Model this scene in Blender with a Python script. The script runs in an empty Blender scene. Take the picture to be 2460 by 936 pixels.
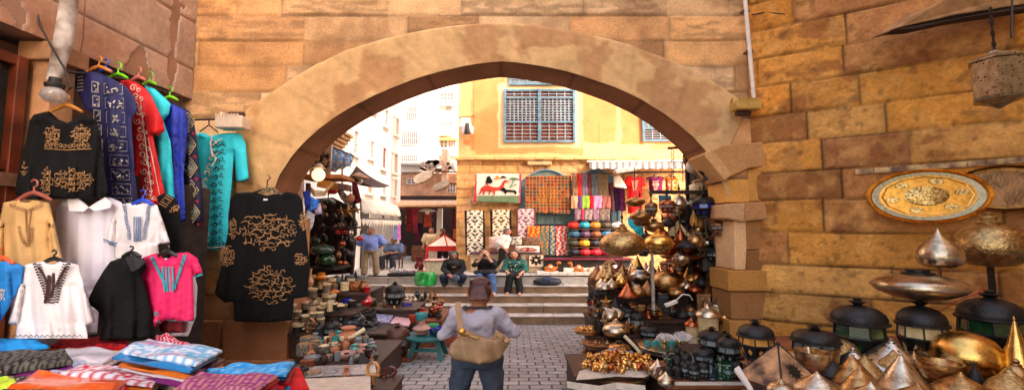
import bpy, math, random
import numpy as np
from mathutils import Vector, Matrix, geometry
C = bpy.context.scene.collection
S = bpy.context.scene
R = math.radians
rnd = random.Random(7)
# ---------------------------------------------------------------- camera
F = 1035.0
TILT = math.atan(84.0/F)
CZ = 2.9
cam_d = bpy.data.cameras.new('camera'); cam = bpy.data.objects.new('camera', cam_d); C.objects.link(cam)
cam.location = (0, 0, CZ); cam.rotation_euler = (R(90)+TILT, 0, 0)
cam_d.sensor_width = 36; cam_d.sensor_fit = 'HORIZONTAL'; cam_d.lens = 36*F/2460
cam_d.clip_start = 0.05; cam_d.clip_end = 3000
S.camera = cam
ct, st = math.cos(TILT), math.sin(TILT)
def P(px, py, Y):
 u = (px-1230)/F; v = (468-py)/F
 dy = ct - v*st; dz = st + v*ct
 return Vector((u*Y/dy, Y, CZ + dz*Y/dy))
def gz(Y):
 return 0.65*(13.5-Y)/8.8 if Y < 13.5 else 0.0
PLZ = 1.26
# ---------------------------------------------------------------- materials
_M = {}
def srgb(c):
 return tuple(((v/255)/12.92 if v/255 <= 0.04045 else (((v/255)+0.055)/1.055)**2.4) for v in c)
def N(nt, t, **k):
 n = nt.nodes.new(t)
 for a, b in k.items(): setattr(n, a, b)
 return n
def mat(name, col, rough=0.6, metal=0.0, var=0.25, scale=8.0, bump=0.0, bscale=40.0, coat=0.0, col2=None, emis=0.0, alpha=1.0, spec=0.5, pierce=0.0, pscale=14, sheen=0, trans=0.0):
 if name in _M: return _M[name]
 m = bpy.data.materials.new(name); m.use_nodes = True
 nt = m.node_tree; b = nt.nodes['Principled BSDF']
 tc = N(nt, 'ShaderNodeTexCoord')
 nz = N(nt, 'ShaderNodeTexNoise'); nz.inputs['Scale'].default_value = scale; nz.inputs['Detail'].default_value = 5
 nt.links.new(tc.outputs['Object'], nz.inputs['Vector'])
 rp = N(nt, 'ShaderNodeValToRGB')
 c2 = col2 if col2 else tuple(v*(1-var) for v in col)
 c1 = col if col2 else tuple(min(1, v*(1+var*0.6)) for v in col)
 rp.color_ramp.elements[0].position = 0.35; rp.color_ramp.elements[1].position = 0.65
 rp.color_ramp.elements[0].color = (*c2, 1); rp.color_ramp.elements[1].color = (*c1, 1)
 nt.links.new(nz.outputs['Fac'], rp.inputs['Fac'])
 out = rp.outputs['Color']
 if pierce:
  vo = N(nt, 'ShaderNodeTexVoronoi'); vo.inputs['Scale'].default_value = pscale
  nt.links.new(tc.outputs['Object'], vo.inputs['Vector'])
  lt = N(nt, 'ShaderNodeMath', operation='LESS_THAN'); lt.inputs[1].default_value = pierce
  nt.links.new(vo.outputs['Distance'], lt.inputs[0])
  mx = N(nt, 'ShaderNodeMix', data_type='RGBA'); mx.inputs['B'].default_value = (0.008, 0.006, 0.004, 1)
  nt.links.new(lt.outputs[0], mx.inputs['Factor']); nt.links.new(out, mx.inputs['A'])
  out = mx.outputs['Result']
 nt.links.new(out, b.inputs['Base Color'])
 mr = N(nt, 'ShaderNodeMapRange'); mr.inputs['To Min'].default_value = max(0.03, rough-0.1); mr.inputs['To Max'].default_value = min(1, rough+0.12)
 nt.links.new(nz.outputs['Fac'], mr.inputs['Value']); nt.links.new(mr.outputs[0], b.inputs['Roughness'])
 b.inputs['Metallic'].default_value = metal
 b.inputs['Coat Weight'].default_value = coat; b.inputs['Coat Roughness'].default_value = 0.12
 b.inputs['Specular IOR Level'].default_value = spec
 if sheen: b.inputs['Sheen Weight'].default_value = sheen
 if trans: b.inputs['Transmission Weight'].default_value = trans
 if emis:
  b.inputs['Emission Color'].default_value = (*col, 1); b.inputs['Emission Strength'].default_value = emis
 if alpha < 1: b.inputs['Alpha'].default_value = alpha
 if bump:
  n2 = N(nt, 'ShaderNodeTexNoise'); n2.inputs['Scale'].default_value = bscale; n2.inputs['Detail'].default_value = 6
  nt.links.new(tc.outputs['Object'], n2.inputs['Vector'])
  bp = N(nt, 'ShaderNodeBump'); bp.inputs['Strength'].default_value = bump; bp.inputs['Distance'].default_value = 0.02
  nt.links.new(n2.outputs['Fac'], bp.inputs['Height']); nt.links.new(bp.outputs[0], b.inputs['Normal'])
 _M[name] = m
 return m
def matv(name, rough=0.85, metal=0, bump=0.3, bscale=25, mott=0.25, mscale=3.0, coat=0, fine=0.18):
 """material whose colour comes from the mesh's own painted colours, mottled by noise"""
 if name in _M: return _M[name]
 m = bpy.data.materials.new(name); m.use_nodes = True
 nt = m.node_tree; b = nt.nodes['Principled BSDF']
 at = N(nt, 'ShaderNodeAttribute', attribute_name='tint')
 tc = N(nt, 'ShaderNodeTexCoord')
 def noise(sc, det, lo, hi):
  nz = N(nt, 'ShaderNodeTexNoise'); nz.inputs['Scale'].default_value = sc; nz.inputs['Detail'].default_value = det; nz.inputs['Roughness'].default_value = 0.65
  nt.links.new(tc.outputs['Object'], nz.inputs['Vector'])
  mr = N(nt, 'ShaderNodeMapRange'); mr.inputs['From Min'].default_value = 0.3; mr.inputs['From Max'].default_value = 0.7
  mr.inputs['To Min'].default_value = lo; mr.inputs['To Max'].default_value = hi
  nt.links.new(nz.outputs['Fac'], mr.inputs['Value']); return nz, mr
 n1, m1 = noise(mscale, 6, 1-mott, 1+mott*0.6)
 n2, m2 = noise(bscale, 8, 1-fine, 1+fine)
 mu = N(nt, 'ShaderNodeMath', operation='MULTIPLY'); nt.links.new(m1.outputs[0], mu.inputs[0]); nt.links.new(m2.outputs[0], mu.inputs[1])
 vm = N(nt, 'ShaderNodeVectorMath', operation='SCALE')
 nt.links.new(at.outputs['Color'], vm.inputs[0]); nt.links.new(mu.outputs[0], vm.inputs['Scale'])
 nt.links.new(vm.outputs[0], b.inputs['Base Color'])
 b.inputs['Roughness'].default_value = rough; b.inputs['Metallic'].default_value = metal; b.inputs['Coat Weight'].default_value = coat
 b.inputs['Specular IOR Level'].default_value = 0.25
 if bump:
  bp = N(nt, 'ShaderNodeBump'); bp.inputs['Strength'].default_value = bump; bp.inputs['Distance'].default_value = 0.03
  nt.links.new(n2.outputs['Fac'], bp.inputs['Height']); nt.links.new(bp.outputs[0], b.inputs['Normal'])
 _M[name] = m
 return m
# ---------------------------------------------------------------- numpy noise
_L = {}
def vnoise(u, v, seed=0):
 if seed not in _L: _L[seed] = np.random.RandomState(seed).rand(256, 256)
 L = _L[seed]
 iu = np.floor(u).astype(int); iv = np.floor(v).astype(int)
 fu = u-iu; fv = v-iv; fu = fu*fu*(3-2*fu); fv = fv*fv*(3-2*fv)
 a = L[iu % 256, iv % 256]; b = L[(iu+1) % 256, iv % 256]; c = L[iu % 256, (iv+1) % 256]; d = L[(iu+1) % 256, (iv+1) % 256]
 return a*(1-fu)*(1-fv)+b*fu*(1-fv)+c*(1-fu)*fv+d*fu*fv
def fbm(u, v, sc, seed=0, oc=4):
 r = 0; a = 0.5; t = 0
 for k in range(oc):
  r = r + a*vnoise(u*sc*2**k+11*k, v*sc*2**k+7*k, seed+k); t += a; a *= 0.5
 return r/t
# ---------------------------------------------------------------- objects
ROOT = {}
def tag(o, label=None, cat=None, group=None, kind=None):
 if label: o['label'] = label
 if cat: o['category'] = cat
 if group: o['group'] = group
 if kind: o['kind'] = kind
 return o
def thing(name, label, cat, loc=(0, 0, 0), group=None, kind=None):
 o = bpy.data.objects.new(name, None); C.objects.link(o); o.empty_display_size = 0.1
 o.location = loc; ROOT[o.name] = Vector(loc)
 return tag(o, label, cat, group, kind)
def rootloc(p):
 while p is not None:
  if p.name in ROOT: return ROOT[p.name]
  p = p.parent
 return Vector((0, 0, 0))
class MB:
 def __init__(s): s.v = []; s.f = []; s.c = []; s.mi = []; s.mats = []
 def add(s, vs, fs, mi=0):
  n = len(s.v); s.v += [tuple(v) for v in vs]; s.f += [tuple(i+n for i in f) for f in fs]; s.mi += [mi]*len(fs); return s
 def box(s, c, d, rot=None, taper=1.0, mi=0):
  x, y, z = d[0]/2, d[1]/2, d[2]/2
  vs = [Vector((a*x*(taper if e > 0 else 1), b*y*(taper if e > 0 else 1), e*z)) for e in (-1, 1) for a, b in ((-1, -1), (1, -1), (1, 1), (-1, 1))]
  if rot is not None:
   M = rot if isinstance(rot, Matrix) else Matrix.Rotation(rot, 3, 'Z')
   vs = [M @ v for v in vs]
  vs = [v+Vector(c) for v in vs]
  return s.add(vs, [(3, 2, 1, 0), (4, 5, 6, 7), (0, 1, 5, 4), (1, 2, 6, 5), (2, 3, 7, 6), (3, 0, 4, 7)], mi)
 def lathe(s, prof, seg=20, c=(0, 0, 0), sx=1, sy=1, ph=0, lobes=0, la=0.0, mi=0, caps=True):
  c = Vector(c); vs = []; fs = []
  for r, z in prof:
   for k in range(seg):
    a = 2*math.pi*(k+ph)/seg
    rr = r*(1+la*math.cos(lobes*a)) if lobes else r
    vs.append(c+Vector((rr*math.cos(a)*sx, rr*math.sin(a)*sy, z)))
  for i in range(len(prof)-1):
   for k in range(seg):
    k2 = (k+1) % seg
    fs.append((i*seg+k, i*seg+k2, (i+1)*seg+k2, (i+1)*seg+k))
  if caps and prof[0][0] > 1e-4: fs.append(tuple(range(seg-1, -1, -1)))
  if caps and prof[-1][0] > 1e-4: fs.append(tuple((len(prof)-1)*seg+k for k in range(seg)))
  return s.add(vs, fs, mi)
 def ell(s, c, r, seg=16, rings=10, M=None):
  c = Vector(c); vs = []; fs = []
  for i in range(rings+1):
   t = math.pi*i/rings
   for k in range(seg):
    a = 2*math.pi*k/seg
    w = Vector((r[0]*math.sin(t)*math.cos(a), r[1]*math.sin(t)*math.sin(a), -r[2]*math.cos(t)))
    if M is not None: w = M @ w
    vs.append(c+w)
  for i in range(rings):
   for k in range(seg):
    k2 = (k+1) % seg
    fs.append((i*seg+k, i*seg+k2, (i+1)*seg+k2, (i+1)*seg+k))
  return s.add(vs, fs)
 def tube(s, pts, r, seg=6, closed=False):
  pts = [Vector(p) for p in pts]; n = len(pts)
  rs = r if isinstance(r, (list, tuple)) else [r]*n
  vs = []; fs = []; up = None
  for i, p in enumerate(pts):
   t = (pts[min(i+1, n-1)]-pts[max(i-1, 0)])
   if t.length < 1e-9: t = Vector((0, 0, 1))
   t.normalize()
   if up is None or abs(up.dot(t)) > 0.95: up = Vector((0, 0, 1)) if abs(t.z) < 0.9 else Vector((1, 0, 0))
   a = t.cross(up).normalized(); b = t.cross(a).normalized(); up = -b if False else up
   for k in range(seg):
    an = 2*math.pi*k/seg
    vs.append(p+(a*math.cos(an)+b*math.sin(an))*rs[i])
  for i in range(n-1):
   for k in range(seg):
    k2 = (k+1) % seg
    fs.append((i*seg+k, i*seg+k2, (i+1)*seg+k2, (i+1)*seg+k))
  fs.append(tuple(range(seg-1, -1, -1))); fs.append(tuple((n-1)*seg+k for k in range(seg)))
  return s.add(vs, fs)
 def capsule(s, p, q, r1, r2, seg=12):
  p = Vector(p); q = Vector(q); d = (q-p)
  L = d.length; d = d.normalized() if L > 1e-6 else Vector((0, 0, 1))
  pts = [p-d*r1*math.cos(a) for a in (0.0, 0.45, 0.9)]; rs = [r1*math.sin(a)+1e-4 for a in (0.0, 0.45, 0.9)]
  pts += [p, p.lerp(q, 0.5), q]; rs += [r1, (r1+r2)/2, r2]
  pts += [q+d*r2*math.cos(a) for a in (0.9, 0.45, 0.0)]; rs += [r2*math.sin(a)+1e-4 for a in (0.9, 0.45, 0.0)]
  return s.tube(pts, rs, seg)
 def poly(s, pts, ext):
  """polygon (list of 3-D points) extruded by vector ext"""
  n = len(pts); e = Vector(ext); a = [Vector(p) for p in pts]
  vs = a+[p+e for p in a]
  fs = [tuple(range(n-1, -1, -1)), tuple(range(n, 2*n))]+[(i, (i+1) % n, (i+1) % n+n, i+n) for i in range(n)]
  return s.add(vs, fs)
 def bend(s, fn):
  s.v = [tuple(fn(Vector(v))) for v in s.v]; return s
 def build(s, name, m, parent=None, smooth=False, bevel=0, colors=None, sub=0, label=None, solid=0, angle=None):
  me = bpy.data.meshes.new(name)
  o_ = rootloc(parent) if parent is not None else Vector((0, 0, 0))
  me.from_pydata([(v[0]-o_.x, v[1]-o_.y, v[2]-o_.z) for v in s.v], [], s.f)
  ms = m if isinstance(m, (list, tuple)) else [m]
  for q in ms: me.materials.append(q)
  if len(ms) > 1: me.polygons.foreach_set('material_index', s.mi)
  if colors is not None:
   at = me.color_attributes.new('tint', 'FLOAT_COLOR', 'POINT')
   at.data.foreach_set('color', np.asarray([(*c, 1) for c in colors], dtype=np.float32).ravel())
  me.update()
  if smooth:
   me.polygons.foreach_set('use_smooth', [True]*len(me.polygons))
  o = bpy.data.objects.new(name, me); C.objects.link(o)
  if smooth and angle is None: me.set_sharp_from_angle(angle=R(50))
  elif smooth: me.set_sharp_from_angle(angle=R(angle))
  if parent is not None: o.parent = parent
  if solid:
   b = o.modifiers.new('solid', 'SOLIDIFY'); b.thickness = solid; b.offset = 0
  if bevel:
   b = o.modifiers.new('bevel', 'BEVEL'); b.width = bevel; b.segments = 2; b.limit_method = 'ANGLE'; b.angle_limit = R(40)
  if sub:
   b = o.modifiers.new('sub', 'SUBSURF'); b.levels = sub; b.render_levels = sub
  if label: o['label'] = label
  return o
def kids(o): return [c for c in C.objects if c.parent == o]
_K = {}
def children_of(o):
 if o.name not in _K: _K[o.name] = list(o.children)
 return _K[o.name]
def dup(root, loc, sc=(1, 1, 1), rot=(0, 0, 0), label=None, group=None, mats=None, cat=None):
 r = root.copy(); C.objects.link(r); r.location = loc; r.scale = sc; r.rotation_euler = rot
 if label: r['label'] = label
 if cat: r['category'] = cat
 if group: r['group'] = group
 elif 'group' in r: del r['group']
 def cp(src, dst):
  for ch in children_of(src):
   c = ch.copy(); C.objects.link(c); c.parent = dst
   base = ch.name.split('.')[0]
   if mats and base in mats and c.type == 'MESH':
    c.material_slots[0].link = 'OBJECT'; c.material_slots[0].material = mats[base]
   cp(ch, c)
 if root.type == 'MESH' and mats and 'self' in mats:
  r.material_slots[0].link = 'OBJECT'; r.material_slots[0].material = mats['self']
 cp(root, r)
 return r
# ---------------------------------------------------------------- relief walls
def relief(name, O, U, W, z0, z1, step, hfun, cfun, keep, m, parent=None, back=0.25):
 """a wall face as a fine grid: hfun gives the relief in metres, cfun the painted colours, keep cuts openings"""
 nu = int(W/step)+1; nz = int((z1-z0)/step)+1
 u, z = np.meshgrid(np.linspace(0, W, nu), np.linspace(z0, z1, nz), indexing='ij')
 U = Vector(U).normalized(); Nn = Vector((U.y, -U.x, 0))
 h = hfun(u, z); col = cfun(u, z)
 X = O[0]+U.x*u+Nn.x*h; Yy = O[1]+U.y*u+Nn.y*h
 vs = np.stack([X, Yy, z], -1).reshape(-1, 3)
 uc = (u[:-1, :-1]+u[1:, 1:])/2; zc = (z[:-1, :-1]+z[1:, 1:])/2
 kp = keep(uc, zc) if keep is not None else np.ones_like(uc, bool)
 ii, jj = np.nonzero(kp)
 a = ii*nz+jj
 fs = np.stack([a, a+nz, a+nz+1, a+1], -1)
 me = bpy.data.meshes.new(name)
 if parent is not None: vs = vs-np.array(rootloc(parent))
 me.vertices.add(len(vs)); me.vertices.foreach_set('co', vs.ravel())
 me.loops.add(len(fs)*4); me.loops.foreach_set('vertex_index', fs.ravel().astype(np.int32))
 me.polygons.add(len(fs)); me.polygons.foreach_set('loop_start', np.arange(0, len(fs)*4, 4, dtype=np.int32))
 me.update(calc_edges=True); me.validate()
 at = me.color_attributes.new('tint', 'FLOAT_COLOR', 'POINT')
 cc = np.concatenate([np.clip(col, 0, 1), np.ones(col.shape[:-1]+(1,))], -1).reshape(-1, 4).astype(np.float32)
 at.data.foreach_set('color', cc.ravel())
 me.materials.append(m)
 o = bpy.data.objects.new(name, me); C.objects.link(o)
 if parent is not None: o.parent = parent
 return o
def masonry(courses, wmin, wmax, cols, seed, W, mort=0.02, depth=0.03, rough=0.02, mcol=(0.16, 0.09, 0.04), patch=None, edge=0.5):
 """hfun and cfun of coursed stone: every block has its own size, tint, setting depth"""
 rs = np.random.RandomState(seed)
 rows = []
 for i in range(len(courses)-1):
  x = -rs.rand()*wmax; js = []; tn = []; dp = []
  while x < W+wmax:
   w = wmin+(wmax-wmin)*rs.rand()
   js.append(x); tn.append(cols[rs.randint(len(cols))]*(0.82+0.36*rs.rand())); dp.append(rs.rand()); x += w
  rows.append((np.array(js), np.array(tn), np.array(dp)))
 cz = np.array(courses)
 def look(u, z):
  zz = z+0.03*(fbm(u, z, 0.5, seed+5)-0.5)+0.008*np.sin(u*2.1+seed)
  uu = u+0.03*(fbm(u, z, 1.1, seed+6)-0.5)
  r = np.clip(np.searchsorted(cz, zz)-1, 0, len(cz)-2)
  e = np.minimum(zz-cz[r], cz[r+1]-zz)
  tint = np.zeros(u.shape+(3,)); dp = np.zeros(u.shape)
  for i, (js, tn, d) in enumerate(rows):
   mk = r == i
   if not mk.any(): continue
   k = np.clip(np.searchsorted(js, uu[mk])-1, 0, len(js)-2)
   ev = np.minimum(uu[mk]-js[k], js[k+1]-uu[mk])
   e[mk] = np.minimum(e[mk], ev); tint[mk] = tn[k]; dp[mk] = d[k]
  return e, tint, dp
 def hf(u, z):
  e, t, d = look(u, z)
  s = np.clip(e/(mort+0.03*fbm(u, z, 4, seed+9)), 0, 1)
  n = fbm(u, z, 5, seed+1)-0.5; n2 = fbm(u, z, 1.2, seed+2)-0.5
  return (s-1)*depth+(d-0.5)*0.03+rough*n*(0.4+1.6*d)+rough*n2
 def cf(u, z):
  e, t, d = look(u, z)
  s = np.clip(e/(mort+0.02*fbm(u, z, 4, seed+9)), 0, 1)[..., None]
  c = t*(0.78+0.5*fbm(u, z, 3, seed+3)[..., None])
  if patch is not None: c = patch(u, z, c, d)
  er = np.clip(e/0.12, 0, 1)[..., None]
  c = c*(0.85+0.15*er)
  return c*s+np.array(mcol)*(1-s)*edge+c*(1-s)*(1-edge)
 return hf, cf
# ================================================================ SKY AND LIGHT
w = bpy.data.worlds.new('World'); S.world = w; w.use_nodes = True
nt = w.node_tree; bg = nt.nodes['Background']
sky = N(nt, 'ShaderNodeTexSky', sky_type='NISHITA'); sky.sun_disc = False
SUN = Vector((0.56, -0.60, 0.56)).normalized()
sky.sun_elevation = math.asin(SUN.z); sky.sun_rotation = math.atan2(SUN.x, SUN.y)
sky.dust_density = 3.0; sky.ozone_density = 0.6
tintn = N(nt, 'ShaderNodeMix', data_type='RGBA', blend_type='MULTIPLY'); tintn.inputs['Factor'].default_value = 1
tintn.inputs['B'].default_value = (1.12, 0.97, 0.84, 1)
nt.links.new(sky.outputs[0], tintn.inputs['A']); nt.links.new(tintn.outputs['Result'], bg.inputs['Color'])
bg.inputs['Strength'].default_value = 0.86
sl = bpy.data.lights.new('sun', 'SUN'); so = bpy.data.objects.new('sun', sl); C.objects.link(so)
sl.energy = 3.7; sl.angle = R(0.6); sl.color = (1.0, 0.93, 0.82)
so.rotation_euler = SUN.to_track_quat('Z', 'Y').to_euler()
S.view_settings.view_transform = 'Standard'; S.view_settings.look = 'None'; S.view_settings.exposure = 0
S.cycles.max_bounces = 8; S.cycles.diffuse_bounces = 5; S.cycles.transparent_max_bounces = 8
S.cycles.use_denoising = True
# ================================================================ GROUND
sand = mat('sandy_ground', (0.35, 0.27, 0.18), 0.95)
g = MB().add([(-900, -900, -0.06), (900, -900, -0.06), (900, 900, -0.06), (-900, 900, -0.06)], [(0, 1, 2, 3)]).build('ground', sand); tag(g, kind='structure')
def paving(name, c1, c2, mort, bw, bh, off=0.5, rough=0.55):
 m = bpy.data.materials.new(name); m.use_nodes = True; nt = m.node_tree; b = nt.nodes['Principled BSDF']
 tc = N(nt, 'ShaderNodeTexCoord')
 n0 = N(nt, 'ShaderNodeTexNoise'); n0.inputs['Scale'].default_value = 1.7; n0.inputs['Detail'].default_value = 4
 nt.links.new(tc.outputs['Object'], n0.inputs['Vector'])
 mixv = N(nt, 'ShaderNodeMix', data_type='VECTOR'); mixv.inputs['Factor'].default_value = 0.09
 nt.links.new(tc.outputs['Object'], mixv.inputs['A']); nt.links.new(n0.outputs['Color'], mixv.inputs['B'])
 br = N(nt, 'ShaderNodeTexBrick'); br.offset = off
 br.inputs['Color1'].default_value = (*c1, 1); br.inputs['Color2'].default_value = (*c2, 1); br.inputs['Mortar'].default_value = (*mort, 1)
 br.inputs['Scale'].default_value = 1; br.inputs['Brick Width'].default_value = bw; br.inputs['Row Height'].default_value = bh
 br.inputs['Mortar Size'].default_value = 0.016; br.inputs['Mortar Smooth'].default_value = 0.6; br.inputs['Bias'].default_value = -0.1
 nt.links.new(mixv.outputs['Result'], br.inputs['Vector'])
 n1 = N(nt, 'ShaderNodeTexNoise'); n1.inputs['Scale'].default_value = 0.9; n1.inputs['Detail'].default_value = 8; n1.inputs['Roughness'].default_value = 0.7
 nt.links.new(tc.outputs['Object'], n1.inputs['Vector'])
 mr = N(nt, 'ShaderNodeMapRange'); mr.inputs['From Min'].default_value = 0.3; mr.inputs['From Max'].default_value = 0.7; mr.inputs['To Min'].default_value = 0.65; mr.inputs['To Max'].default_value = 1.25
 nt.links.new(n1.outputs['Fac'], mr.inputs['Value'])
 vm = N(nt, 'ShaderNodeVectorMath', operation='SCALE'); nt.links.new(br.outputs['Color'], vm.inputs[0]); nt.links.new(mr.outputs[0], vm.inputs['Scale'])
 nt.links.new(vm.outputs[0], b.inputs['Base Color'])
 b.inputs['Roughness'].default_value = rough; b.inputs['Specular IOR Level'].default_value = 0.4
 n2 = N(nt, 'ShaderNodeTexNoise'); n2.inputs['Scale'].default_value = 14; n2.inputs['Detail'].default_value = 5
 nt.links.new(tc.outputs['Object'], n2.inputs['Vector'])
 su = N(nt, 'ShaderNodeMath', operation='MULTIPLY_ADD'); su.inputs[1].default_value = -1.3
 nt.links.new(br.outputs['Fac'], su.inputs[0]); nt.links.new(n2.outputs['Fac'], su.inputs[2])
 bp = N(nt, 'ShaderNodeBump'); bp.inputs['Strength'].default_value = 0.7; bp.inputs['Distance'].default_value = 0.03
 nt.links.new(su.outputs[0], bp.inputs['Height']); nt.links.new(bp.outputs[0], b.inputs['Normal'])
 return m
setts = paving('stone_setts', (0.33, 0.315, 0.305), (0.22, 0.215, 0.215), (0.045, 0.038, 0.035), 0.30, 0.20)
flag = paving('plaza_flagstones', (0.50, 0.475, 0.44), (0.42, 0.40, 0.37), (0.22, 0.2, 0.17), 1.3, 0.9)
st_ = MB()
xs = (-14, 14); ys = [-14, 0, 4.7, 8, 11, 13.6]
for a, b in zip(ys[:-1], ys[1:]):
 z = [gz(max(0, q)) for q in (a, b)]
 st_.add([(xs[0], a, z[0]), (xs[1], a, z[0]), (xs[1], b, z[1]), (xs[0], b, z[1])], [(0, 1, 2, 3)])
tag(st_.build('street', setts), kind='structure')
tag(MB().box((-1, 40.3, PLZ-0.66), (60, 50, 1.32)).build('plaza_pavement', flag), kind='structure')
# steps
riser = mat('step_stone', (0.24, 0.15, 0.085), 0.85, var=0.35, scale=2.5, bump=0.4, bscale=14)
tread = mat('step_tread_stone', (0.52, 0.46, 0.40), 0.7, var=0.3, scale=3, bump=0.2)
ny = [13.5, 13.95, 14.4, 14.85, 15.3]; nz_ = [0.27, 0.51, 0.76, 1.01, PLZ]
sb = MB(); tb = MB()
zp = 0.0
for k, (y, z) in enumerate(zip(ny, nz_)):
 y2 = 15.31
 x = -5.2
 while x < 5.2:
  L = 1.6+rnd.random()*1.5; x2 = min(5.2, x+L)
  sb.box(((x+x2)/2, (y+y2+0.05)/2+0.004*rnd.random(), (zp+z-0.03)/2), (x2-x-0.012, y2-y+0.05+0.02*rnd.random(), z-0.03-zp*0+0.0)) if False else sb.box(((x+x2)/2, y+0.27, (zp+z-0.035)/2-0.02), (x2-x-0.012, 0.5, z-0.035-zp+0.04))
  tb.box(((x+x2)/2, y+0.235, z-0.0175), (x2-x-0.008, 0.51, 0.035))
  x = x2
 zp = z-0.035
stp = thing('stone_steps', None, None, (0, 13.5, 0), kind='structure')
sb.build('riser', riser, stp, bevel=0.008); tb.build('tread', tread, stp, bevel=0.01)
# ================================================================ ARCH WALL
YA = 8.44; YB = 9.3
stone_m = matv('old_stone', 0.9, bump=0.5, bscale=22, mott=0.14, mscale=2.2)
def c3(*v): return np.array(srgb(v))
def xa(px): return (px-1230)/F*YA
archf = [(652, 520), (655, 480), (660, 458), (672, 425), (688, 398), (708, 370), (735, 340), (765, 312), (800, 285), (840, 260), (890, 235), (940, 212), (1000, 190), (1060, 172), (1120, 159), (1165, 152), (1203, 148),
         (1245, 152), (1300, 160), (1360, 172), (1420, 190), (1480, 212), (1540, 240), (1590, 270), (1630, 300), (1662, 328), (1688, 356), (1700, 372), (1722, 402), (1740, 432), (1750, 450), (1752, 486)]
outer = [(560, 520), (562, 420), (566, 340), (572, 300), (590, 265), (640, 230), (700, 190), (760, 155), (830, 122), (900, 100), (980, 80), (1060, 66), (1130, 58), (1200, 55),
         (1280, 60), (1360, 72), (1440, 88), (1520, 110), (1600, 140), (1670, 172), (1730, 205), (1775, 238), (1792, 262), (1780, 285), (1740, 300), (1700, 318), (1690, 330)]
def resample(pl, n):
 pts = [Vector((a, b)) for a, b in pl]; d = [0]
 for a, b in zip(pts[:-1], pts[1:]): d.append(d[-1]+(b-a).length)
 out = []
 for k in range(n):
  t = d[-1]*k/(n-1); i = 0
  while i < len(d)-2 and d[i+1] < t: i += 1
  out.append(pts[i].lerp(pts[i+1], (t-d[i])/max(1e-9, d[i+1]-d[i])))
 return out
aw = thing('arched_stone_wall', 'tall sandstone wall with a wide pointed arch over the lane', 'arch', (0, YA, 0))
inner3 = [P(a, b, YA) for a, b in archf]
ix = np.array([p.x for p in inner3]); iz = np.array([p.z for p in inner3])
XL, XR = xa(697), xa(1762)
WX0, WX1 = -6.6, 5.05; ZT = 12.2
order = np.argsort(ix)
def arch_z(x): return np.interp(x, ix[order], iz[order])
def zrow(py): return P(1000, py, YA).z
crs = sorted([0.2, 0.7, 1.2, 1.65, 2.1, 2.55, 3.0, 3.45, 3.9, 4.35]+[zrow(v) for v in (345, 285, 220, 157, 97, 38, -25)]+[8.5, 9.1, 9.7, 10.3, 10.9, 11.5, 12.3])
acols = [c3(230, 182, 130), c3(222, 168, 114), c3(236, 192, 142), c3(214, 158, 104), c3(206, 156, 106), c3(230, 172, 112)]
def apatch(u, z, c, d):
 n = fbm(u, z, 1.3, 91)
 k = np.clip((n-0.55)*7, 0, 1)[..., None]*0.5
 c = c*(1-k)+np.array(c3(150, 105, 68))*k
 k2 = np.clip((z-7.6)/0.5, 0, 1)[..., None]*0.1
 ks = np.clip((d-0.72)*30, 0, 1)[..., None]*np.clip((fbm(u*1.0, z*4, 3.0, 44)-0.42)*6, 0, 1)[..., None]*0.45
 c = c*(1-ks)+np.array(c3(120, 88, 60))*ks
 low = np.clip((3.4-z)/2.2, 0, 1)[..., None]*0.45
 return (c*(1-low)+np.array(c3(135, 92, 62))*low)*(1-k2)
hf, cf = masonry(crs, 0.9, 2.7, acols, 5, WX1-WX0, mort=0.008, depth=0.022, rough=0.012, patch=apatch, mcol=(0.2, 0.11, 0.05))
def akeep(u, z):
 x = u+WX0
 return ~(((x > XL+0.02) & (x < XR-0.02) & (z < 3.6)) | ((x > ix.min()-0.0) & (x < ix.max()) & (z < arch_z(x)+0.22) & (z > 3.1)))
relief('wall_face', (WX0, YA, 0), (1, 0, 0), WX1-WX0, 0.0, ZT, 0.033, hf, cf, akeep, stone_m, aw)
# archivolt band (front) and soffit, painted per vertex
def sstep(x): return max(0, min(1, (x-.55)*22))
n = 150
pi_ = resample(archf, n); po_ = resample(outer, n)
vs = []; cols = []; fs = []
m_ = 26
for i in range(n):
 for j in range(m_+1):
  q = pi_[i].lerp(po_[i], j/m_)
  p = P(q.x, q.y, YA-0.022)
  nn = float(fbm(np.array([q.x]), np.array([q.y]), 0.012, 31)[0]); n3 = float(fbm(np.array([q.x]), np.array([q.y]), 0.05, 37)[0])
  p.y -= 0.014*(1-sstep(nn))+0.035*n3-0.03*(j == m_)
  c = c3(222, 177, 122)*(1-sstep(nn))+c3(198, 148, 100)*sstep(nn)
  if q.y > 400: c = c*0.9
  if i % 13 == 6 and j > 2: c = c*.84
  cr = abs(math.sin(i*0.0)) ; vs.append(p); cols.append(np.clip(c*(0.85+0.3*n3), 0, 1))
for i in range(n-1):
 for j in range(m_):
  a = i*(m_+1)+j
  fs.append((a, a+1, a+m_+2, a+m_+1))
b = MB(); b.add(vs, fs); b.build('archivolt', matv('arch_plaster', 0.9, bump=0.45, bscale=9, mott=0.16, mscale=1.5, fine=0.1), aw, smooth=True, colors=cols)
vs = []; cols = []; fs = []
for i in range(n):
 for j in range(9):
  yy = YA-0.035+(YB-YA+0.035)*j/8
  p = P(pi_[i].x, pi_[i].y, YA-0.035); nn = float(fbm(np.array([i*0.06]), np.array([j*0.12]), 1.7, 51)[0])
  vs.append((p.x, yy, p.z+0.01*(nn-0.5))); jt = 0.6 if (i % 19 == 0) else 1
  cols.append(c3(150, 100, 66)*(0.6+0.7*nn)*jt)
for i in range(n-1):
 for j in range(8):
  a = i*9+j; fs.append((a, a+9, a+10, a+1))
b = MB(); b.add(vs, fs); b.build('soffit', stone_m, aw, smooth=True, colors=cols)
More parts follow.
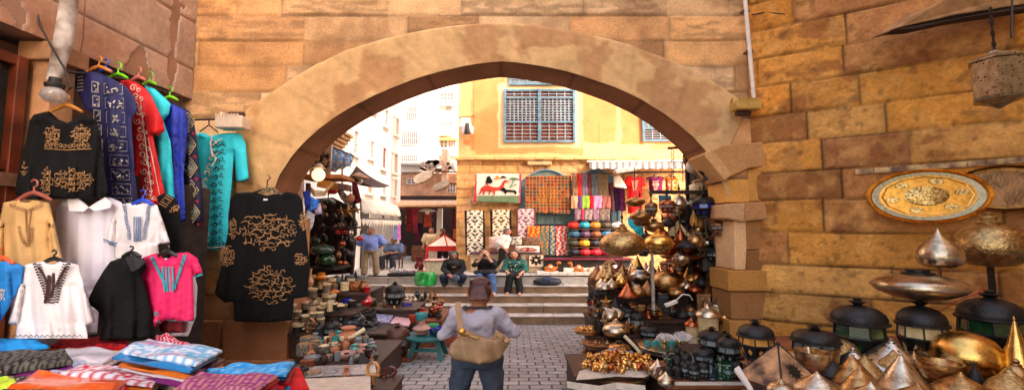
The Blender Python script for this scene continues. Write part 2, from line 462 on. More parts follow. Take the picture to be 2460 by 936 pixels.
# core: solid mass behind the faces, cut by the opening
pl = [(WX0, YA+0.07, -0.2), (XL, YA+0.07, -0.2), (XL, YA+0.07, 3.15)]
pl += [(p.x, YA+0.07, p.z+0.012) for p in inner3]
pl += [(XR, YA+0.07, inner3[-1].z), (XR, YA+0.07, -0.2), (WX1, YA+0.07, -0.2), (WX1, YA+0.07, ZT), (WX0, YA+0.07, ZT)]
b = MB(); b.poly(pl, (0, YB-YA-0.07, 0)); b.build('wall_core', mat('core_stone', srgb((165, 118, 76)), 0.9, var=0.35, scale=1.5, bump=0.4, bscale=9), aw)
# left pier: projecting base block and jamb stones
def blocks(lst, name, par, cA, seed, Yf, dep):
 rs = random.Random(seed); bb = MB(); cc = []
 for (x0, y0, x1, y1, pr) in lst:
  a = P(x0, y1, Yf-pr); d = P(x1, y0, Yf-pr)
  nseg = 1
  bb.box(((a.x+d.x)/2, Yf-pr+dep/2, (a.z+d.z)/2), (d.x-a.x-0.015, dep, d.z-a.z-0.015)); t = cA[rs.randrange(len(cA))]*(0.8+0.35*rs.random()); cc += [t]*8
 return bb.build(name, stone_m, par, bevel=0.02, colors=cc)
brn = [c3(160, 108, 72), c3(140, 92, 62), c3(176, 122, 80)]
blocks([(445, 770, 530, 868, 0.10), (531, 770, 692, 868, 0.14), (470, 865, 700, 930, 0.2)], 'pier_base', aw, brn, 3, YA, 0.9)
blocks([(560, 700, 694, 768, 0.04), (620, 620, 697, 700, 0.045), (560, 520, 690, 620, 0.04)], 'jamb_stone', aw, brn, 4, YA, 0.8)
# right side corbel, capital and jamb
rc = [c3(205, 150, 95), c3(178, 125, 80), c3(190, 140, 90)]
def slab3(pts, name, par, m, dep, colr, Yf, cols_=None):
 bb = MB(); bb.poly([P(a, b_, Yf) for a, b_ in pts], (0, dep, 0)); return bb.build(name, m, par, bevel=0.025, colors=[colr]*(2*len(pts)))
slab3([(1692, 372), (1738, 348), (1832, 340), (1845, 398), (1800, 404), (1744, 430)], 'corbel', aw, stone_m, 0.85, c3(200, 146, 92), YA-0.12)
slab3([(1690, 370), (1712, 356), (1760, 420), (1742, 434)], 'corbel', aw, stone_m, 0.8, c3(212, 162, 108), YA-0.16)
slab3([(1742, 489), (1860, 484), (1858, 526), (1802, 530), (1790, 534), (1744, 524)], 'capital', aw, stone_m, 0.9, c3(190, 136, 88), YA-0.13)
slab3([(1742, 489), (1790, 487), (1790, 534), (1744, 524)], 'capital', aw, stone_m, 0.5, c3(206, 158, 112), YA-0.16)
slab3([(1764, 530), (1793, 530), (1795, 590), (1792, 648), (1766, 648)], 'jamb_plaster', aw, stone_m, 0.8, c3(232, 184, 132), YA-0.10)
blocks([(1792, 529, 1872, 600, 0.06), (1792, 600, 1870, 650, 0.05), (1750, 648, 1872, 700, 0.10), (1757, 700, 1880, 768, 0.06), (1755, 768, 1878, 850, 0.07)], 'jamb_stone', aw, [c3(178, 122, 70), c3(160, 108, 62), c3(215, 150, 75)], 8, YA, 0.8)
blocks([(1745, 430, 1800, 487, 0.05), (1800, 405, 1850, 484, 0.06)], 'jamb_stone', aw, [c3(220, 165, 90), c3(226, 160, 80)], 9, YA, 0.8)
# ================================================================ RIGHT WALL
rw = thing('side_stone_wall', 'sandstone block wall turning toward the viewer beside the brass lamps', 'wall', (4.78, 8.40, 0))
Ur = Vector((0.844, -0.536, 0)).normalized()
rz = sorted([-0.1, 0.35]+[P(1840, v, 8.40).z for v in (830, 768, 700, 633, 558, 484, 418, 348, 284, 214, 148, 80, 12, -60)]+[8.7, 9.3, 9.9, 10.5, 11.1, 11.7, 12.3])
rcols = [c3(226, 152, 68), c3(220, 142, 56), c3(232, 166, 88), c3(188, 124, 68), c3(176, 114, 62), c3(224, 150, 64), c3(208, 142, 78), c3(182, 120, 70)]
def rpatch(u, z, c, d):
 n = fbm(u, z*1.4, 1.5, 61)
 k = np.clip((n-0.56)*14, 0, 1)[..., None]*0.7*(d > 0.45)[..., None]
 c = c*(1-k)+np.array(c3(150, 90, 48))*k
 n = fbm(u, z, 4.2, 67)
 k = np.clip((n-0.56)*9, 0, 1)[..., None]*0.6
 c = c*(1-k*.45)+np.array(c3(240, 180, 100))*k*.45
 n = fbm(u, z, 9, 69)
 k = np.clip((n-0.64)*12, 0, 1)[..., None]*0.45
 c = c*(1-k)+np.array(c3(110, 68, 36))*k
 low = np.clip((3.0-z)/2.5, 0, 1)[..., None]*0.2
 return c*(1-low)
hf2, cf2 = masonry(rz, 0.8, 2.3, rcols, 23, 9.0, mort=0.010, depth=0.05, rough=0.045, mcol=(0.04, 0.02, 0.008), patch=rpatch, edge=0.85)
rstone = matv('ochre_stone', 0.88, bump=0.7, bscale=18, mott=0.16, mscale=4, fine=0.2)
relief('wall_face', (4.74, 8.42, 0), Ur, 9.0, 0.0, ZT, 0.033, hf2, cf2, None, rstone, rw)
bq = MB(); o_ = Vector((4.80, 8.5, 0))
bq.poly([o_, o_+Ur*9.0, o_+Ur*9.0+Vector((0.8, 1.2, 0)), o_+Vector((0.3, 1.2, 0))], (0, 0, ZT)); bq.build('wall_core', _M['core_stone'], rw)
# ================================================================ LEFT SHOP WALL (plastered overhang, pillar, door)
XW = -6.5
lw = thing('plastered_corner_wall', 'peeling brown plaster house front above the hanging robes', 'building', (XW, 7, 0))
def pw(px, py=None, z=None):
 Y = XW*F/(px-1230) if True else 0
 return Y
plm = matv('old_plaster', 0.9, bump=0.35, bscale=12, mott=0.2, mscale=1.6)
def lh(u, z):
 n = fbm(u, z, 0.9, 71); ln = (np.abs(z-7.05+0.02*np.sin(u*3)) < 0.025)*0.02+(np.abs(z-6.1) < 0.02)*0.015
 nearR = np.clip(1-np.abs(u-2.9)/0.35, 0, 1)
 pch = ((n > 0.60)|(nearR+0.5*fbm(u, z, 3, 75) > 1.05))*0.03
 return -ln-pch+0.01*fbm(u, z, 4, 72)
def lc(u, z):
 n = fbm(u, z, 0.9, 71); n2 = fbm(u, z, 2.5, 73)[..., None]
 c = np.array(c3(172, 142, 122))*(0.75+0.5*n2)
 k = np.clip((fbm(u, z, 0.7, 78)-0.48)*5, 0, 1)[..., None]*0.55
 c = c*(1-k)+np.array(c3(178, 120, 84))*k
 nearR = np.clip(1-np.abs(u-2.9)/0.35, 0, 1)
 k = ((n > 0.60)|(nearR+0.5*fbm(u, z, 3, 75) > 1.05))[..., None]
 c = np.where(k, np.array(c3(190, 186, 184)), c)
 ln = ((np.abs(z-7.05+0.02*np.sin(u*3)) < 0.02)|(np.abs(z-6.1) < 0.015))[..., None]
 return np.where(ln, c*0.35, c)
relief('overhang_face', (XW+0.10, 5.0, 0), (0, 1, 0), 3.42, 5.5, ZT, 0.035, lh, lc, None, plm, lw)
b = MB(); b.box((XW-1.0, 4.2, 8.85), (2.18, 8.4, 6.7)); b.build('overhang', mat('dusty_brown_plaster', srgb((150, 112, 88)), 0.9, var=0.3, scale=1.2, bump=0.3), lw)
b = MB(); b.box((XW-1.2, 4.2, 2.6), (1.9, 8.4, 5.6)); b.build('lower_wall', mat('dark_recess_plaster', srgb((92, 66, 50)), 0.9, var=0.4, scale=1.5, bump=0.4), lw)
b = MB(); b.box((XW-0.05, 5.95, 2.75), (0.40, 0.34, 5.5)); b.box((XW-0.0, 5.95, 5.35), (0.5, 0.5, 0.26)); b.build('pillar', mat('pillar_plaster', srgb((176, 128, 88)), 0.9, var=0.35, scale=3, bump=0.4), lw, bevel=0.02)
wood_r = mat('varnished_red_wood', srgb((120, 52, 24)), 0.4, var=0.5, scale=2, coat=0.3, col2=srgb((70, 28, 14)))
dk = mat('dark_glass', (0.02, 0.022, 0.022), 0.15, var=0.3)
dr = thing('shop_door', 'reddish brown wooden shop door with dark panes at the left', 'door', (XW+0.0, 5.2, 0.6))
b = MB()
for y in (4.55, 5.20, 5.62): b.box((XW-0.12, y, 2.9), (0.14, 0.13, 4.6))
for z in (0.7, 2.0, 3.15, 3.75, 5.15): b.box((XW-0.13, 5.1, z), (0.11, 1.15, 0.14))
b.build('frame', wood_r, dr, bevel=0.01)
MB().box((XW-0.18, 5.1, 2.9), (0.03, 1.1, 4.5)).build('pane', dk, dr)
b = MB(); b.box((XW-0.02, 5.3, 3.55), (0.06, 1.3, 0.17)); b.build('crossbar', mat('worn_plank', srgb((122, 84, 64)), 0.8, var=0.3), dr)
# white flaking column with wires
fl = thing('flaking_pipe', 'thick white flaking pipe slanting up beside the bare bulb', 'pipe', P(140, 190, 5.7))
b = MB(); b.tube([P(128, 196, 5.7), P(140, 150, 5.7), P(152, 100, 5.7), P(162, 40, 5.7), P(170, -40, 5.7)], [0.075, 0.085, 0.1, 0.1, 0.09], 12)
b.build('pipe', mat('flaking_white', srgb((214, 206, 200)), 0.8, var=0.0, scale=4, col2=srgb((120, 98, 84)), bump=0.6, bscale=12), fl, smooth=True)
b = MB(); b.tube([P(78, -30, 5.6), P(95, 60, 5.6), P(128, 120, 5.55), P(158, 170, 5.5), P(172, 210, 5.5), P(150, 230, 5.5), P(132, 205, 5.5)], 0.012)
b.build('wire', mat('black_rubber', (0.012, 0.011, 0.01), 0.6), fl)
b = MB(); b.tube([P(205, -20, 6.1), P(203, 30, 6.1), P(200, 90, 6.1), P(192, 140, 6.1), P(188, 165, 6.1)], 0.009)
b.build('cable', mat('brown_cable', srgb((130, 78, 50)), 0.6), fl)
bl = thing('bare_light_bulb', 'unlit clear glass bulb in a black socket by the robes', 'light bulb', P(128, 250, 5.4))
b = MB(); c0 = P(130, 224, 5.4)
b.lathe([(0.001, -0.13), (0.09, -0.11), (0.135, -0.04), (0.12, 0.02), (0.07, 0.07), (0.055, 0.09)], 18, c0); b.build('bulb_glass', mat('bulb_glass', (0.75, 0.72, 0.7), 0.08, var=0.05, trans=0.6, alpha=0.75), bl, smooth=True)
b = MB(); b.lathe([(0.09, 0.07), (0.10, 0.09), (0.10, 0.12), (0.065, 0.135), (0.06, 0.2), (0.02, 0.21)], 16, c0); b.build('socket', _M['black_rubber'], bl, smooth=True)
# drain pipes
def leanpipe(name, label, px0, py0, px1, py1, Y, r, m, par_extra=None):
 o = thing(name, label, 'pipe', P(px1, py1, Y)); b = MB(); a = P(px0, py0, Y); d = P(px1, py1, Y)
 b.tube([a+(a-d)*0.4, a, d], r, 10); b.build('pipe', m, o, smooth=True)
 b = MB()
 for t in (0.15, 0.55): q = a.lerp(d, t); b.box((q.x, q.y+0.05, q.z), (2*r+0.06, 0.12, 0.04))
 b.build('bracket', mat('grey_metal', srgb((120, 110, 100)), 0.5, 0.7), o)
 return o
leanpipe('drain_pipe', 'pale grey drain pipe in the corner above the robes', 451, -10, 424, 228, 8.25, 0.055, mat('pale_pipe', srgb((206, 196, 186)), 0.6))
leanpipe('conduit_pipe', 'thin white conduit pipe running down to the floodlight', 1789, -10, 1811, 236, 8.2, 0.04, mat('cream_conduit', srgb((236, 222, 204)), 0.6, var=0.15))
b = MB(); b.tube([P(1806, 36, 8.3), P(1840, 30, 8.25), P(1880, 34, 8.1), P(1950, 38, 7.95), P(2010, 35, 7.8)], 0.012); o = b.build('electric_cable', _M['black_rubber']); tag(o, 'thin black cable stapled along the upper wall stones', 'cable')
def floodlight(px, py, w_, h_, Y, label, colr, flip):
 c0 = P(px, py, Y); k = Y/F
 o = thing('floodlight', label, 'floodlight', c0)
 b = MB(); b.box(c0, (w_*k, 0.30, h_*k*0.72)); b.build('housing', colr, o, bevel=0.025)
 b = MB()
 for i in range(8): b.box((c0.x-w_*k*0.42+i*w_*k*0.11, c0.y-0.16, c0.z+h_*k*0.36), (0.012, 0.05, 0.05))
 b.build('louvre', colr, o)
 b = MB(); z = c0.z+(h_*k*0.5 if not flip else -h_*k*0.5); b.tube([(c0.x-w_*k*0.2*(-1 if flip else 1), c0.y+0.02, z), (c0.x+w_*k*0.35*(-1 if flip else 1), c0.y+0.02, z)], 0.06, 10); b.build('ballast', mat('dark_red_ballast', srgb((74, 48, 40)), 0.5), o, smooth=True)
 b = MB(); b.tube([(c0.x-w_*k*0.48, c0.y-0.05, c0.z+h_*k*0.1), (c0.x-w_*k*0.46, c0.y+0.0, c0.z+h_*k*0.62), (c0.x-w_*k*0.3, c0.y+0.25, c0.z+h_*k*0.5)], 0.025, 8); b.build('bracket', colr, o)
 return o
floodlight(560, 296, 66, 42, 8.0, 'cream floodlight box on the wall above the turquoise robe', mat('cream_enamel', srgb((226, 204, 180)), 0.5, var=0.1), False)
floodlight(1790, 255, 60, 34, 8.1, 'yellowish floodlight box where the conduit ends', mat('yellow_enamel', srgb((205, 160, 80)), 0.5, var=0.15), True)
# ================================================================ UNSEEN BLOCK ADDED OUT OF FRAME TO KEEP THE SUN OFF THE NEAR LANE
bb_ = thing('lane_house', 'plain ochre house across the lane behind the viewer', 'building', (13, -4, 0))
och = mat('ochre_render', srgb((214, 168, 112)), 0.9, var=0.2, scale=0.8)
hp = Vector((0.731, 0.682, 0)); hn = Vector((0.682, -0.731, 0)); cc = Vector((8.4, -2.6, 0))
b = MB(); q = [cc-hp*9.5, cc+hp*9.5, cc+hp*9.5+hn*6, cc-hp*9.5+hn*6]; b.poly(q, (0, 0, 23.0)); b.build('wall', och, bb_)
for i in range(6):
 for z in (4, 8, 12):
  p = cc+hp*(-8+3.1*i)-hn*0.03; b = MB(); b.box((p.x, p.y, z), (1.5, 0.1, 2), math.atan2(hp.y, hp.x)); b.build('window', dk, bb_)
# ================================================================ YELLOW BUILDING
YF = 18.3
yb = thing('yellow_house', 'yellow plastered house over rubble stone with blue lattice windows', 'house', (2, YF, PLZ))
X0 = P(1100, 400, YF).x; X1 = 9.5; zl = P(1300, 379, YF).z
def rect_px(px0, py0, px1, py1): a = P(px0, py1, YF); d = P(px1, py0, YF); return a.x, a.z, d.x, d.z
wins = [(1213, 218, 1378, 340), (1226, 150, 1392, 203), (1545, 262, 1706, 338)]
def yh(u, z): return 0.012*fbm(u, z, 3, 81)
def yc(u, z):
 x = u+X0; n = fbm(u, z, 0.9, 83); n2 = fbm(u, z, 2.5, 84)[..., None]
 cream = np.array(c3(238, 190, 134)); oran = np.array(c3(222, 148, 90)); base = cream*(0.9+0.15*n2)
 k = np.zeros(u.shape)
 # darker orange patches round the windows, as repaired plaster
 for (a, c_, d, e, s) in [(1130, 190, 1205, 360, 1), (1140, 345, 1400, 372, 1), (1400, 200, 1480, 345, 1), (1490, 235, 1545, 350, 1), (1105, 195, 1150, 280, .5), (1560, 345, 1640, 360, 0.6), (1110, 335, 1200, 350, 1)]:
  xa0, za0, xa1, za1 = rect_px(a, c_, d, e)
  dd = np.minimum(np.minimum(x-xa0, xa1-x), np.minimum(z-za0, za1-z))+0.55*(n-0.5)
  k = np.maximum(k, np.clip(dd/0.03+0.5, 0, 1)*s)
 c = base*(1-k[..., None])+oran*(0.85+0.3*n2)*k[..., None]
 for px in (1137, 1437, 1482):
  xx = P(px, 300, YF).x; c = np.where((np.abs(x-xx+0.03*(n-0.5)) < 0.02)[..., None], c*0.72, c)
 for px, w_ in ((1210, 0.0),):
  pass
 xa0, za0, xa1, za1 = rect_px(*wins[0])
 dd = np.maximum(np.maximum(xa0-x, x-xa1), np.maximum(za0-z, z-za1))
 kk = (np.clip((0.28+0.5*(n-0.5)-dd)/0.05, 0, 1)*(1 if True else 0))[..., None]*0.8
 c = c*(1-kk)+np.array(c3(246, 212, 158))*kk
 return c
ypl = matv('yellow_plaster', 0.85, bump=0.25, bscale=8, mott=0.10, mscale=1.5, fine=0.06)
relief('upper_wall', (X0, YF, 0), (1, 0, 0), X1-X0, zl, 15.5, 0.05, yh, yc, None, ypl, yb)
scr = [PLZ-0.1]
while scr[-1] < zl: scr.append(scr[-1]+0.28+0.16*rnd.random())
scr[-1] = zl+0.05
def spatch(u, z, c, d):
 n = fbm(u, z, 1.2, 95); k = np.clip((n-0.5)*6, 0, 1)[..., None]*0.8
 return c*(1-k)+np.array(c3(226, 180, 112))*k
hf3, cf3 = masonry(scr, 0.4, 1.1, [c3(216, 166, 112), c3(226, 180, 128), c3(206, 152, 100), c3(210, 156, 98)], 41, X1-X0, mort=0.03, depth=0.03, rough=0.06, patch=spatch, mcol=(0.32, 0.2, 0.1))
relief('stone_base_wall', (X0-0.04, YF-0.03, 0), (1, 0, 0), X1-X0, PLZ-0.1, zl+0.02, 0.045, hf3, cf3, None, rstone, yb)
b = MB(); b.box(((X0+X1)/2, YF+2.6, 8.2), (X1-X0, 5.0, 15)); b.build('house_core', mat('yellow_side', srgb((220, 172, 104)), 0.9), yb)
b = MB(); a = P(1094, 380, YF-0.2)
for i in range(14):
 x0 = X0-0.12+(X1-X0)/14*i; b.box((x0+(X1-X0)/28, YF-0.06, a.z+0.01*rnd.uniform(-1, 1)), ((X1-X0)/14-0.01, 0.34, 0.15))
b.build('ledge', mat('ledge_stone', srgb((226, 176, 112)), 0.85, var=0.25, scale=2), yb, bevel=0.03)
blue = mat('weathered_blue_paint', srgb((112, 146, 164)), 0.7, var=0.3, scale=6, col2=srgb((84, 114, 134)))
redsh = mat('red_brown_shutter', srgb((130, 56, 26)), 0.7, var=0.5, scale=5)
dkin = mat('dark_opening', (0.03, 0.015, 0.008), 0.9)
for (a_, c_, d_, e_), lab in zip(wins, ('blue lattice window in full view', 'upper blue window cut by the arch', 'blue window at the right under the arch')):
 x0, z0, x1, z1 = rect_px(a_, c_, d_, e_)
 wd = MB(); cx, cz = (x0+x1)/2, (z0+z1)/2
 for x in (x0, cx, x1): wd.box((x, YF-0.07, cz), (0.10 if x != cx else 0.14, 0.12, z1-z0+0.1))
 H = z1-z0
 for t in (0, 0.375, 0.85, 1.0): wd.box((cx, YF-0.06, z0+t*H), (x1-x0, 0.10, 0.09 if t in (0, 1) else 0.07))
 wo = wd.build('window', blue, yb, label=lab)
 lt = MB()
 def grid(za, zb, nx, nz, tk):
  for s0, s1 in ((x0+0.05, cx-0.06), (cx+0.06, x1-0.05)):
   for i in range(1, nx): x = s0+(s1-s0)*i/nx; lt.box((x, YF-0.05, (za+zb)/2), (tk, 0.05, zb-za))
   for j in range(0, nz+1): z = za+(zb-za)*j/nz; lt.box(((s0+s1)/2, YF-0.052, z), (s1-s0, 0.045, tk*0.8))
 grid(z0+0.02, z0+0.36*H, 4, 5, 0.035); grid(z0+0.39*H, z0+0.83*H, 8, 9, 0.045); grid(z0+0.87*H, z0+0.98*H, 4, 2, 0.04)
 lt.build('lattice', mat('pale_lattice', srgb((140, 156, 166)), 0.75, var=0.2), wo)
 bk = MB(); bk.box((cx, YF-0.012, z0+0.18*H), (x1-x0, 0.02, 0.37*H)); bk.box((cx, YF-0.012, z0+0.93*H), (x1-x0, 0.02, 0.14*H)); bk.build('shutter', redsh, wo)
 bk = MB()
 for i in range(9):
  for j in range(3):
   if (i*j+i) % 3: bk.box((x0+(x1-x0)*(i+0.5)/9, YF-0.025, z0+(0.44+0.14*j)*H), ((x1-x0)/11, 0.02, 0.11*H))
 bk.build('opening', dkin, wo)
 MB().box((cx, YF-0.010, z0+0.61*H), (x1-x0, 0.015, 0.48*H)).build('shutter', redsh, wo)
dgr = mat('grey_blue_door', srgb((110, 140, 136)), 0.7, var=0.25, scale=3)
def archdoor(px0, px1, py, name, label, m, rise=28):
 a = P(px0, py, YF-0.1); d = P(px1, py, YF-0.1); o = thing(name, label, 'door', ((a.x+d.x)/2, YF-0.1, PLZ))
 pts = [(a.x, YF-0.10, PLZ), (d.x, YF-0.10, PLZ)]; r = rise/F*YF
 for k in range(13):
  t = k/12; x = d.x+(a.x-d.x)*t; pts.append((x, YF-0.10, a.z+r*math.sin(math.pi*t)))
 MB().poly(pts, (0, 0.06, 0)).build('panel', m, o)
 b = MB(); b.tube([(x, YF-0.12, z) for x, y, z in pts[2:]], 0.05, 6); n_ = 6
 for i in range(n_+1): x = a.x+(d.x-a.x)*i/n_; b.box((x, YF-0.11, (PLZ+a.z)/2), (0.04 if 0 < i < n_ else 0.12, 0.06, a.z-PLZ))
 b.build('frame', blue, o)
archdoor(1252, 1374, 436, 'arched_door', 'grey blue arched door behind the patchwork hanging', dgr)
archdoor(1380, 1486, 436, 'arched_door', 'blue arched door behind the rows of scarves', blue)
# fittings on the facade
o = thing('fluorescent_lamp', 'short strip lamp above the grey blue arched door', 'lamp', P(1296, 392, YF-0.1)); c0 = P(1296, 392, YF-0.15)
MB().box(c0, (1.02, 0.14, 0.16)).build('casing', mat('peach_enamel', srgb((226, 178, 130)), 0.6), o, bevel=0.02)
MB().box(c0+Vector((0, -0.02, 0.12)), (0.3, 0.12, 0.1)).build('bracket', mat('rust', srgb((110, 70, 44)), 0.8), o)
o = thing('wall_lantern', 'white boxed wall lantern at the corner of the yellow house', 'lantern', P(1122, 318, YF-0.1)); c0 = P(1122, 302, YF-0.35)
MB().box(c0+Vector((-0.05, 0, 0.1)), (0.5, 0.4, 0.42), taper=0.75).build('hood', mat('pale_blue_tin', srgb((206, 226, 230)), 0.6), o, bevel=0.02)
MB().box(c0+Vector((0.03, 0, -0.2)), (0.42, 0.34, 0.30), taper=1.2).build('shade', mat('white_tin', srgb((240, 240, 236)), 0.6), o, bevel=0.02)
b = MB(); b.lathe([(0.02, 0.1), (0.08, 0.05), (0.10, -0.15), (0.14, -0.35), (0.12, -0.38)], 10, c0+Vector((0.03, -0.22, -0.02))); b.build('lamp', mat('dark_iron', (0.03, 0.022, 0.02), 0.5), o, smooth=True)
b = MB(); b.tube([c0+Vector((-0.6, 0.3, 0.42)), c0+Vector((0.3, 0.3, 0.5))], 0.015); b.build('wire', _M['rust'], o)
# ---------------------------------------------------------------- white houses behind
wht = mat('sunlit_white_render', (0.86, 0.82, 0.78), 0.9, var=0.06, scale=0.6)
wht2 = mat('cream_white_render', (0.84, 0.78, 0.72), 0.9, var=0.08, scale=0.5)
pinkg = mat('faded_shutter', srgb((206, 176, 168)), 0.8, var=0.2)
winm = mat('pale_window_dark', srgb((120, 116, 116)), 0.6, var=0.3)
redw = mat('brick_red_shutter', srgb((176, 104, 100)), 0.7)
lh_ = thing('white_house', 'bright white house along the left side with tall shuttered windows', 'house', (XW, 19, PLZ))
b = MB(); b.box((XW-2.5, 19.2, 9), (5, 11.6, 17)); b.build('wall', wht, lh_)
def leftwin(px, py0, py1, wpx, m):
 Y = XW*F/(px-1230); Yb_ = XW*F/(px+wpx-1230)
 z0 = P(px, py1, Y).z; z1 = P(px, py0, Y).z
 fr = MB(); fr.box((XW+0.05, (Y+Yb_)/2, z1+0.06), (0.14, Yb_-Y+0.3, 0.12)); fr.box((XW+0.07, (Y+Yb_)/2, z0-0.05), (0.2, Yb_-Y+0.3, 0.12))
 for y in (Y, Yb_): fr.box((XW+0.05, y, (z0+z1)/2), (0.12, 0.12, z1-z0))
 f = fr.build('window', wht2, lh_)
 sh = MB(); n_ = int((z1-z0)/0.12)
 for i in range(n_): sh.box((XW+0.03, (Y+Yb_)/2, z0+(i+0.5)*(z1-z0)/n_), (0.05, Yb_-Y, 0.085), None)
 sh.build('shutter', m, f)
for a in [(838, 312, 368, 14, pinkg), (880, 337, 378, 11, pinkg), (911, 353, 403, 10, redw), (940, 368, 414, 9, pinkg), (915, 262, 300, 9, pinkg), (942, 282, 322, 8, pinkg), (876, 428, 462, 14, pinkg), (913, 442, 466, 10, pinkg), (882, 240, 262, 12, pinkg), (941, 430, 470, 8, pinkg)]: leftwin(*a)
YW = 33
tw = thing('apartment_block', 'white apartment block with balconies at the end of the square', 'building', P(1030, 480, YW), None)
def brect(px0, py0, px1, py1, Y, dep, name, m, par, out=0.0):
 a = P(px0, py1, Y); d = P(px1, py0, Y); return MB().box(((a.x+d.x)/2, Y-out+dep/2, (a.z+d.z)/2), (d.x-a.x, dep, d.z-a.z)).build(name, m, par)
brect(950, 120, 1054, 500, YW, 6, 'wall', wht2, tw); brect(1052, 120, 1140, 500, YW+1.2, 6, 'wall', wht, tw)
def gridwin(px0, py0, px1, py1, par, m, Y, bars=8, out=0.05):
 f = brect(px0, py0, px1, py1, Y, 0.1, 'window', m, par, out)
 a = P(px0, py1, Y); d = P(px1, py0, Y); b = MB()
 for i in range(bars+1): b.box((a.x+(d.x-a.x)*i/bars, Y-out-0.05, (a.z+d.z)/2), (0.05, 0.04, d.z-a.z))
 for i in range(3): b.box(((a.x+d.x)/2, Y-out-0.05, a.z+(d.z-a.z)*i/2), (d.x-a.x, 0.04, 0.05))
 b.build('grille', mat('white_grille', srgb((226, 210, 206)), 0.7), f)
gridwin(978, 257, 1002, 284, tw, redw, YW, 5); gridwin(961, 316, 1004, 348, tw, winm, YW, 9); gridwin(961, 373, 1004, 388, tw, winm, YW, 9)
for (a0, b0, a1, b1, m) in [(1058, 224, 1090, 243, winm), (1072, 254, 1084, 266, winm), (1042, 294, 1088, 304, winm), (1043, 336, 1075, 356, winm), (1078, 334, 1095, 354, redw)]: gridwin(a0, b0, a1, b1, tw, m, YW+1.2, 4)
for (a0, b0, a1, b1) in [(1040, 304, 1082, 325), (1040, 357, 1096, 372), (1040, 243, 1096, 249)]: brect(a0, b0, a1, b1, YW+0.4, 0.9, 'balcony', wht2, tw)
brect(1044, 330, 1096, 334, YW+0.5, 0.8, 'balcony_slab', mat('yellow_trim', srgb((240, 214, 120)), 0.8), tw)
# brown low houses in front of the block
lo = thing('brick_house', 'low brown unfinished house below the apartment block', 'house', P(1030, 480, 29))
brn_r = mat('brown_render', srgb((200, 152, 122)), 0.9, var=0.35, scale=1.5)
brect(955, 416, 1110, 500, 29, 3, 'wall', brn_r, lo); brect(1060, 358, 1075, 440, 28.4, 1, 'chimney', mat('pale_brick', srgb((222, 184, 156)), 0.9), lo)
brect(958, 388, 1030, 412, 28.5, 2, 'roof_room', wht2, lo); b = MB(); b.poly([P(955, 392, 28), P(1040, 394, 28), P(1044, 398, 28), P(955, 397, 28)], (0, 2, 0)); b.build('roof', mat('grey_sheet', srgb((150, 140, 134)), 0.7), lo)
gridwin(978, 430, 1000, 442, lo, winm, 29, 2); gridwin(1075, 442, 1095, 462, lo, winm, 29, 3)
b = MB()
for i in range(22):
 q = P(rnd.uniform(1015, 1090), rnd.uniform(388, 412), 28.2); b.box(q, (rnd.uniform(.2, .7), .3, rnd.uniform(.08, .3)), Matrix.Rotation(rnd.uniform(-.6, .6), 3, 'Y'))
tag(b.build('rooftop_rubble', mat('rubble_grey', srgb((216, 190, 176)), 0.9, var=0.5, scale=2)), 'pale heap of rubbish on the low brown roof', 'rubble', kind='stuff')
# street lamps on arms
def streetlamp(px, py, w_, h_, Y, ax, ay, label):
 c0 = P(px, py, Y); o = thing('street_lamp', label, 'street lamp', c0); k = Y/F
 b = MB(); Mr = Matrix.Rotation(R(-24), 3, 'Y') @ Matrix.Rotation(R(55), 3, 'X')
 vs = []
 for t in range(12):
  a = 2*math.pi*t/12; vs.append((math.copysign(abs(math.cos(a))**0.7, math.cos(a))*w_*k/2, math.copysign(abs(math.sin(a))**0.7, math.sin(a))*h_*k*0.8, 0))
 b.poly([c0+Mr @ Vector(v) for v in vs], Mr @ Vector((0, 0, 0.14))); b.build('head', mat('grey_lamp_head', srgb((170, 158, 142)), 0.6, 0.0, var=0.3), o, bevel=0.02)
 b = MB(); b.poly([c0+Mr @ (Vector(v)*0.8-Vector((0, 0, 0.01))) for v in vs], Mr @ Vector((0, 0, -0.04))); b.build('lens', mat('lamp_lens', srgb((176, 172, 160)), 0.3), o)
 b = MB(); b.tube([c0+Mr @ Vector((w_*k*0.4, 0, 0.1)), P(ax, ay, Y), P(1101, ay+2, Y+1)], 0.045, 8); b.build('arm', _M['rust'], o)
streetlamp(1018, 428, 48, 20, 21, 1045, 411, 'grey street lamp head on a longer arm from the yellow house')
streetlamp(1062, 448, 42, 14, 21.5, 1075, 440, 'lower grey street lamp head nearer the yellow house')
# far shop row
fs = thing('far_shop', 'dark shop front with a corrugated awning at the end of the square', 'shop', (-5, 25, PLZ))
YS = 24.5
brect(900, 470, 1110, 640, YS+3, 0.3, 'wall', mat('shop_dark', srgb((50, 30, 24)), 0.9), fs)
brect(905, 489, 948, 640, YS+0.4, 0.5, 'shop_pillar', wht2, fs)
brect(945, 486, 962, 620, YS+0.6, 0.4, 'shop_pillar', dkin, fs)
brect(1048, 500, 1062, 600, YS+1.2, 0.3, 'shop_pillar', wht2, fs)
b = MB(); a = P(905, 480, YS-1.2); d = P(1100, 481, YS-1.2); nn = 40; vs = []; fsx = []
for i in range(nn*4+1):
 x = a.x+(d.x-a.x)*i/(nn*4); r = 0.05*math.sin(i*math.pi/2)
 vs += [(x, YS-1.5, a.z-0.35+r), (x, YS+1.6, a.z+0.15+r)]
for i in range(nn*4): fsx.append((2*i, 2*i+2, 2*i+3, 2*i+1))
b.add(vs, fsx); b.build('corrugated_awning', mat('corrugated_tan', srgb((222, 182, 140)), 0.8, var=0.25), fs, smooth=True, solid=0.02)
brect(905, 492, 1098, 500, YS-1.3, 0.1, 'beam', mat('rust2', srgb((120, 80, 56)), 0.8), fs)
c0 = P(1027, 504, YS-0.5); o = thing('pendant_lamp', 'white dish pendant lamp under the far shop awning', 'lamp', c0)
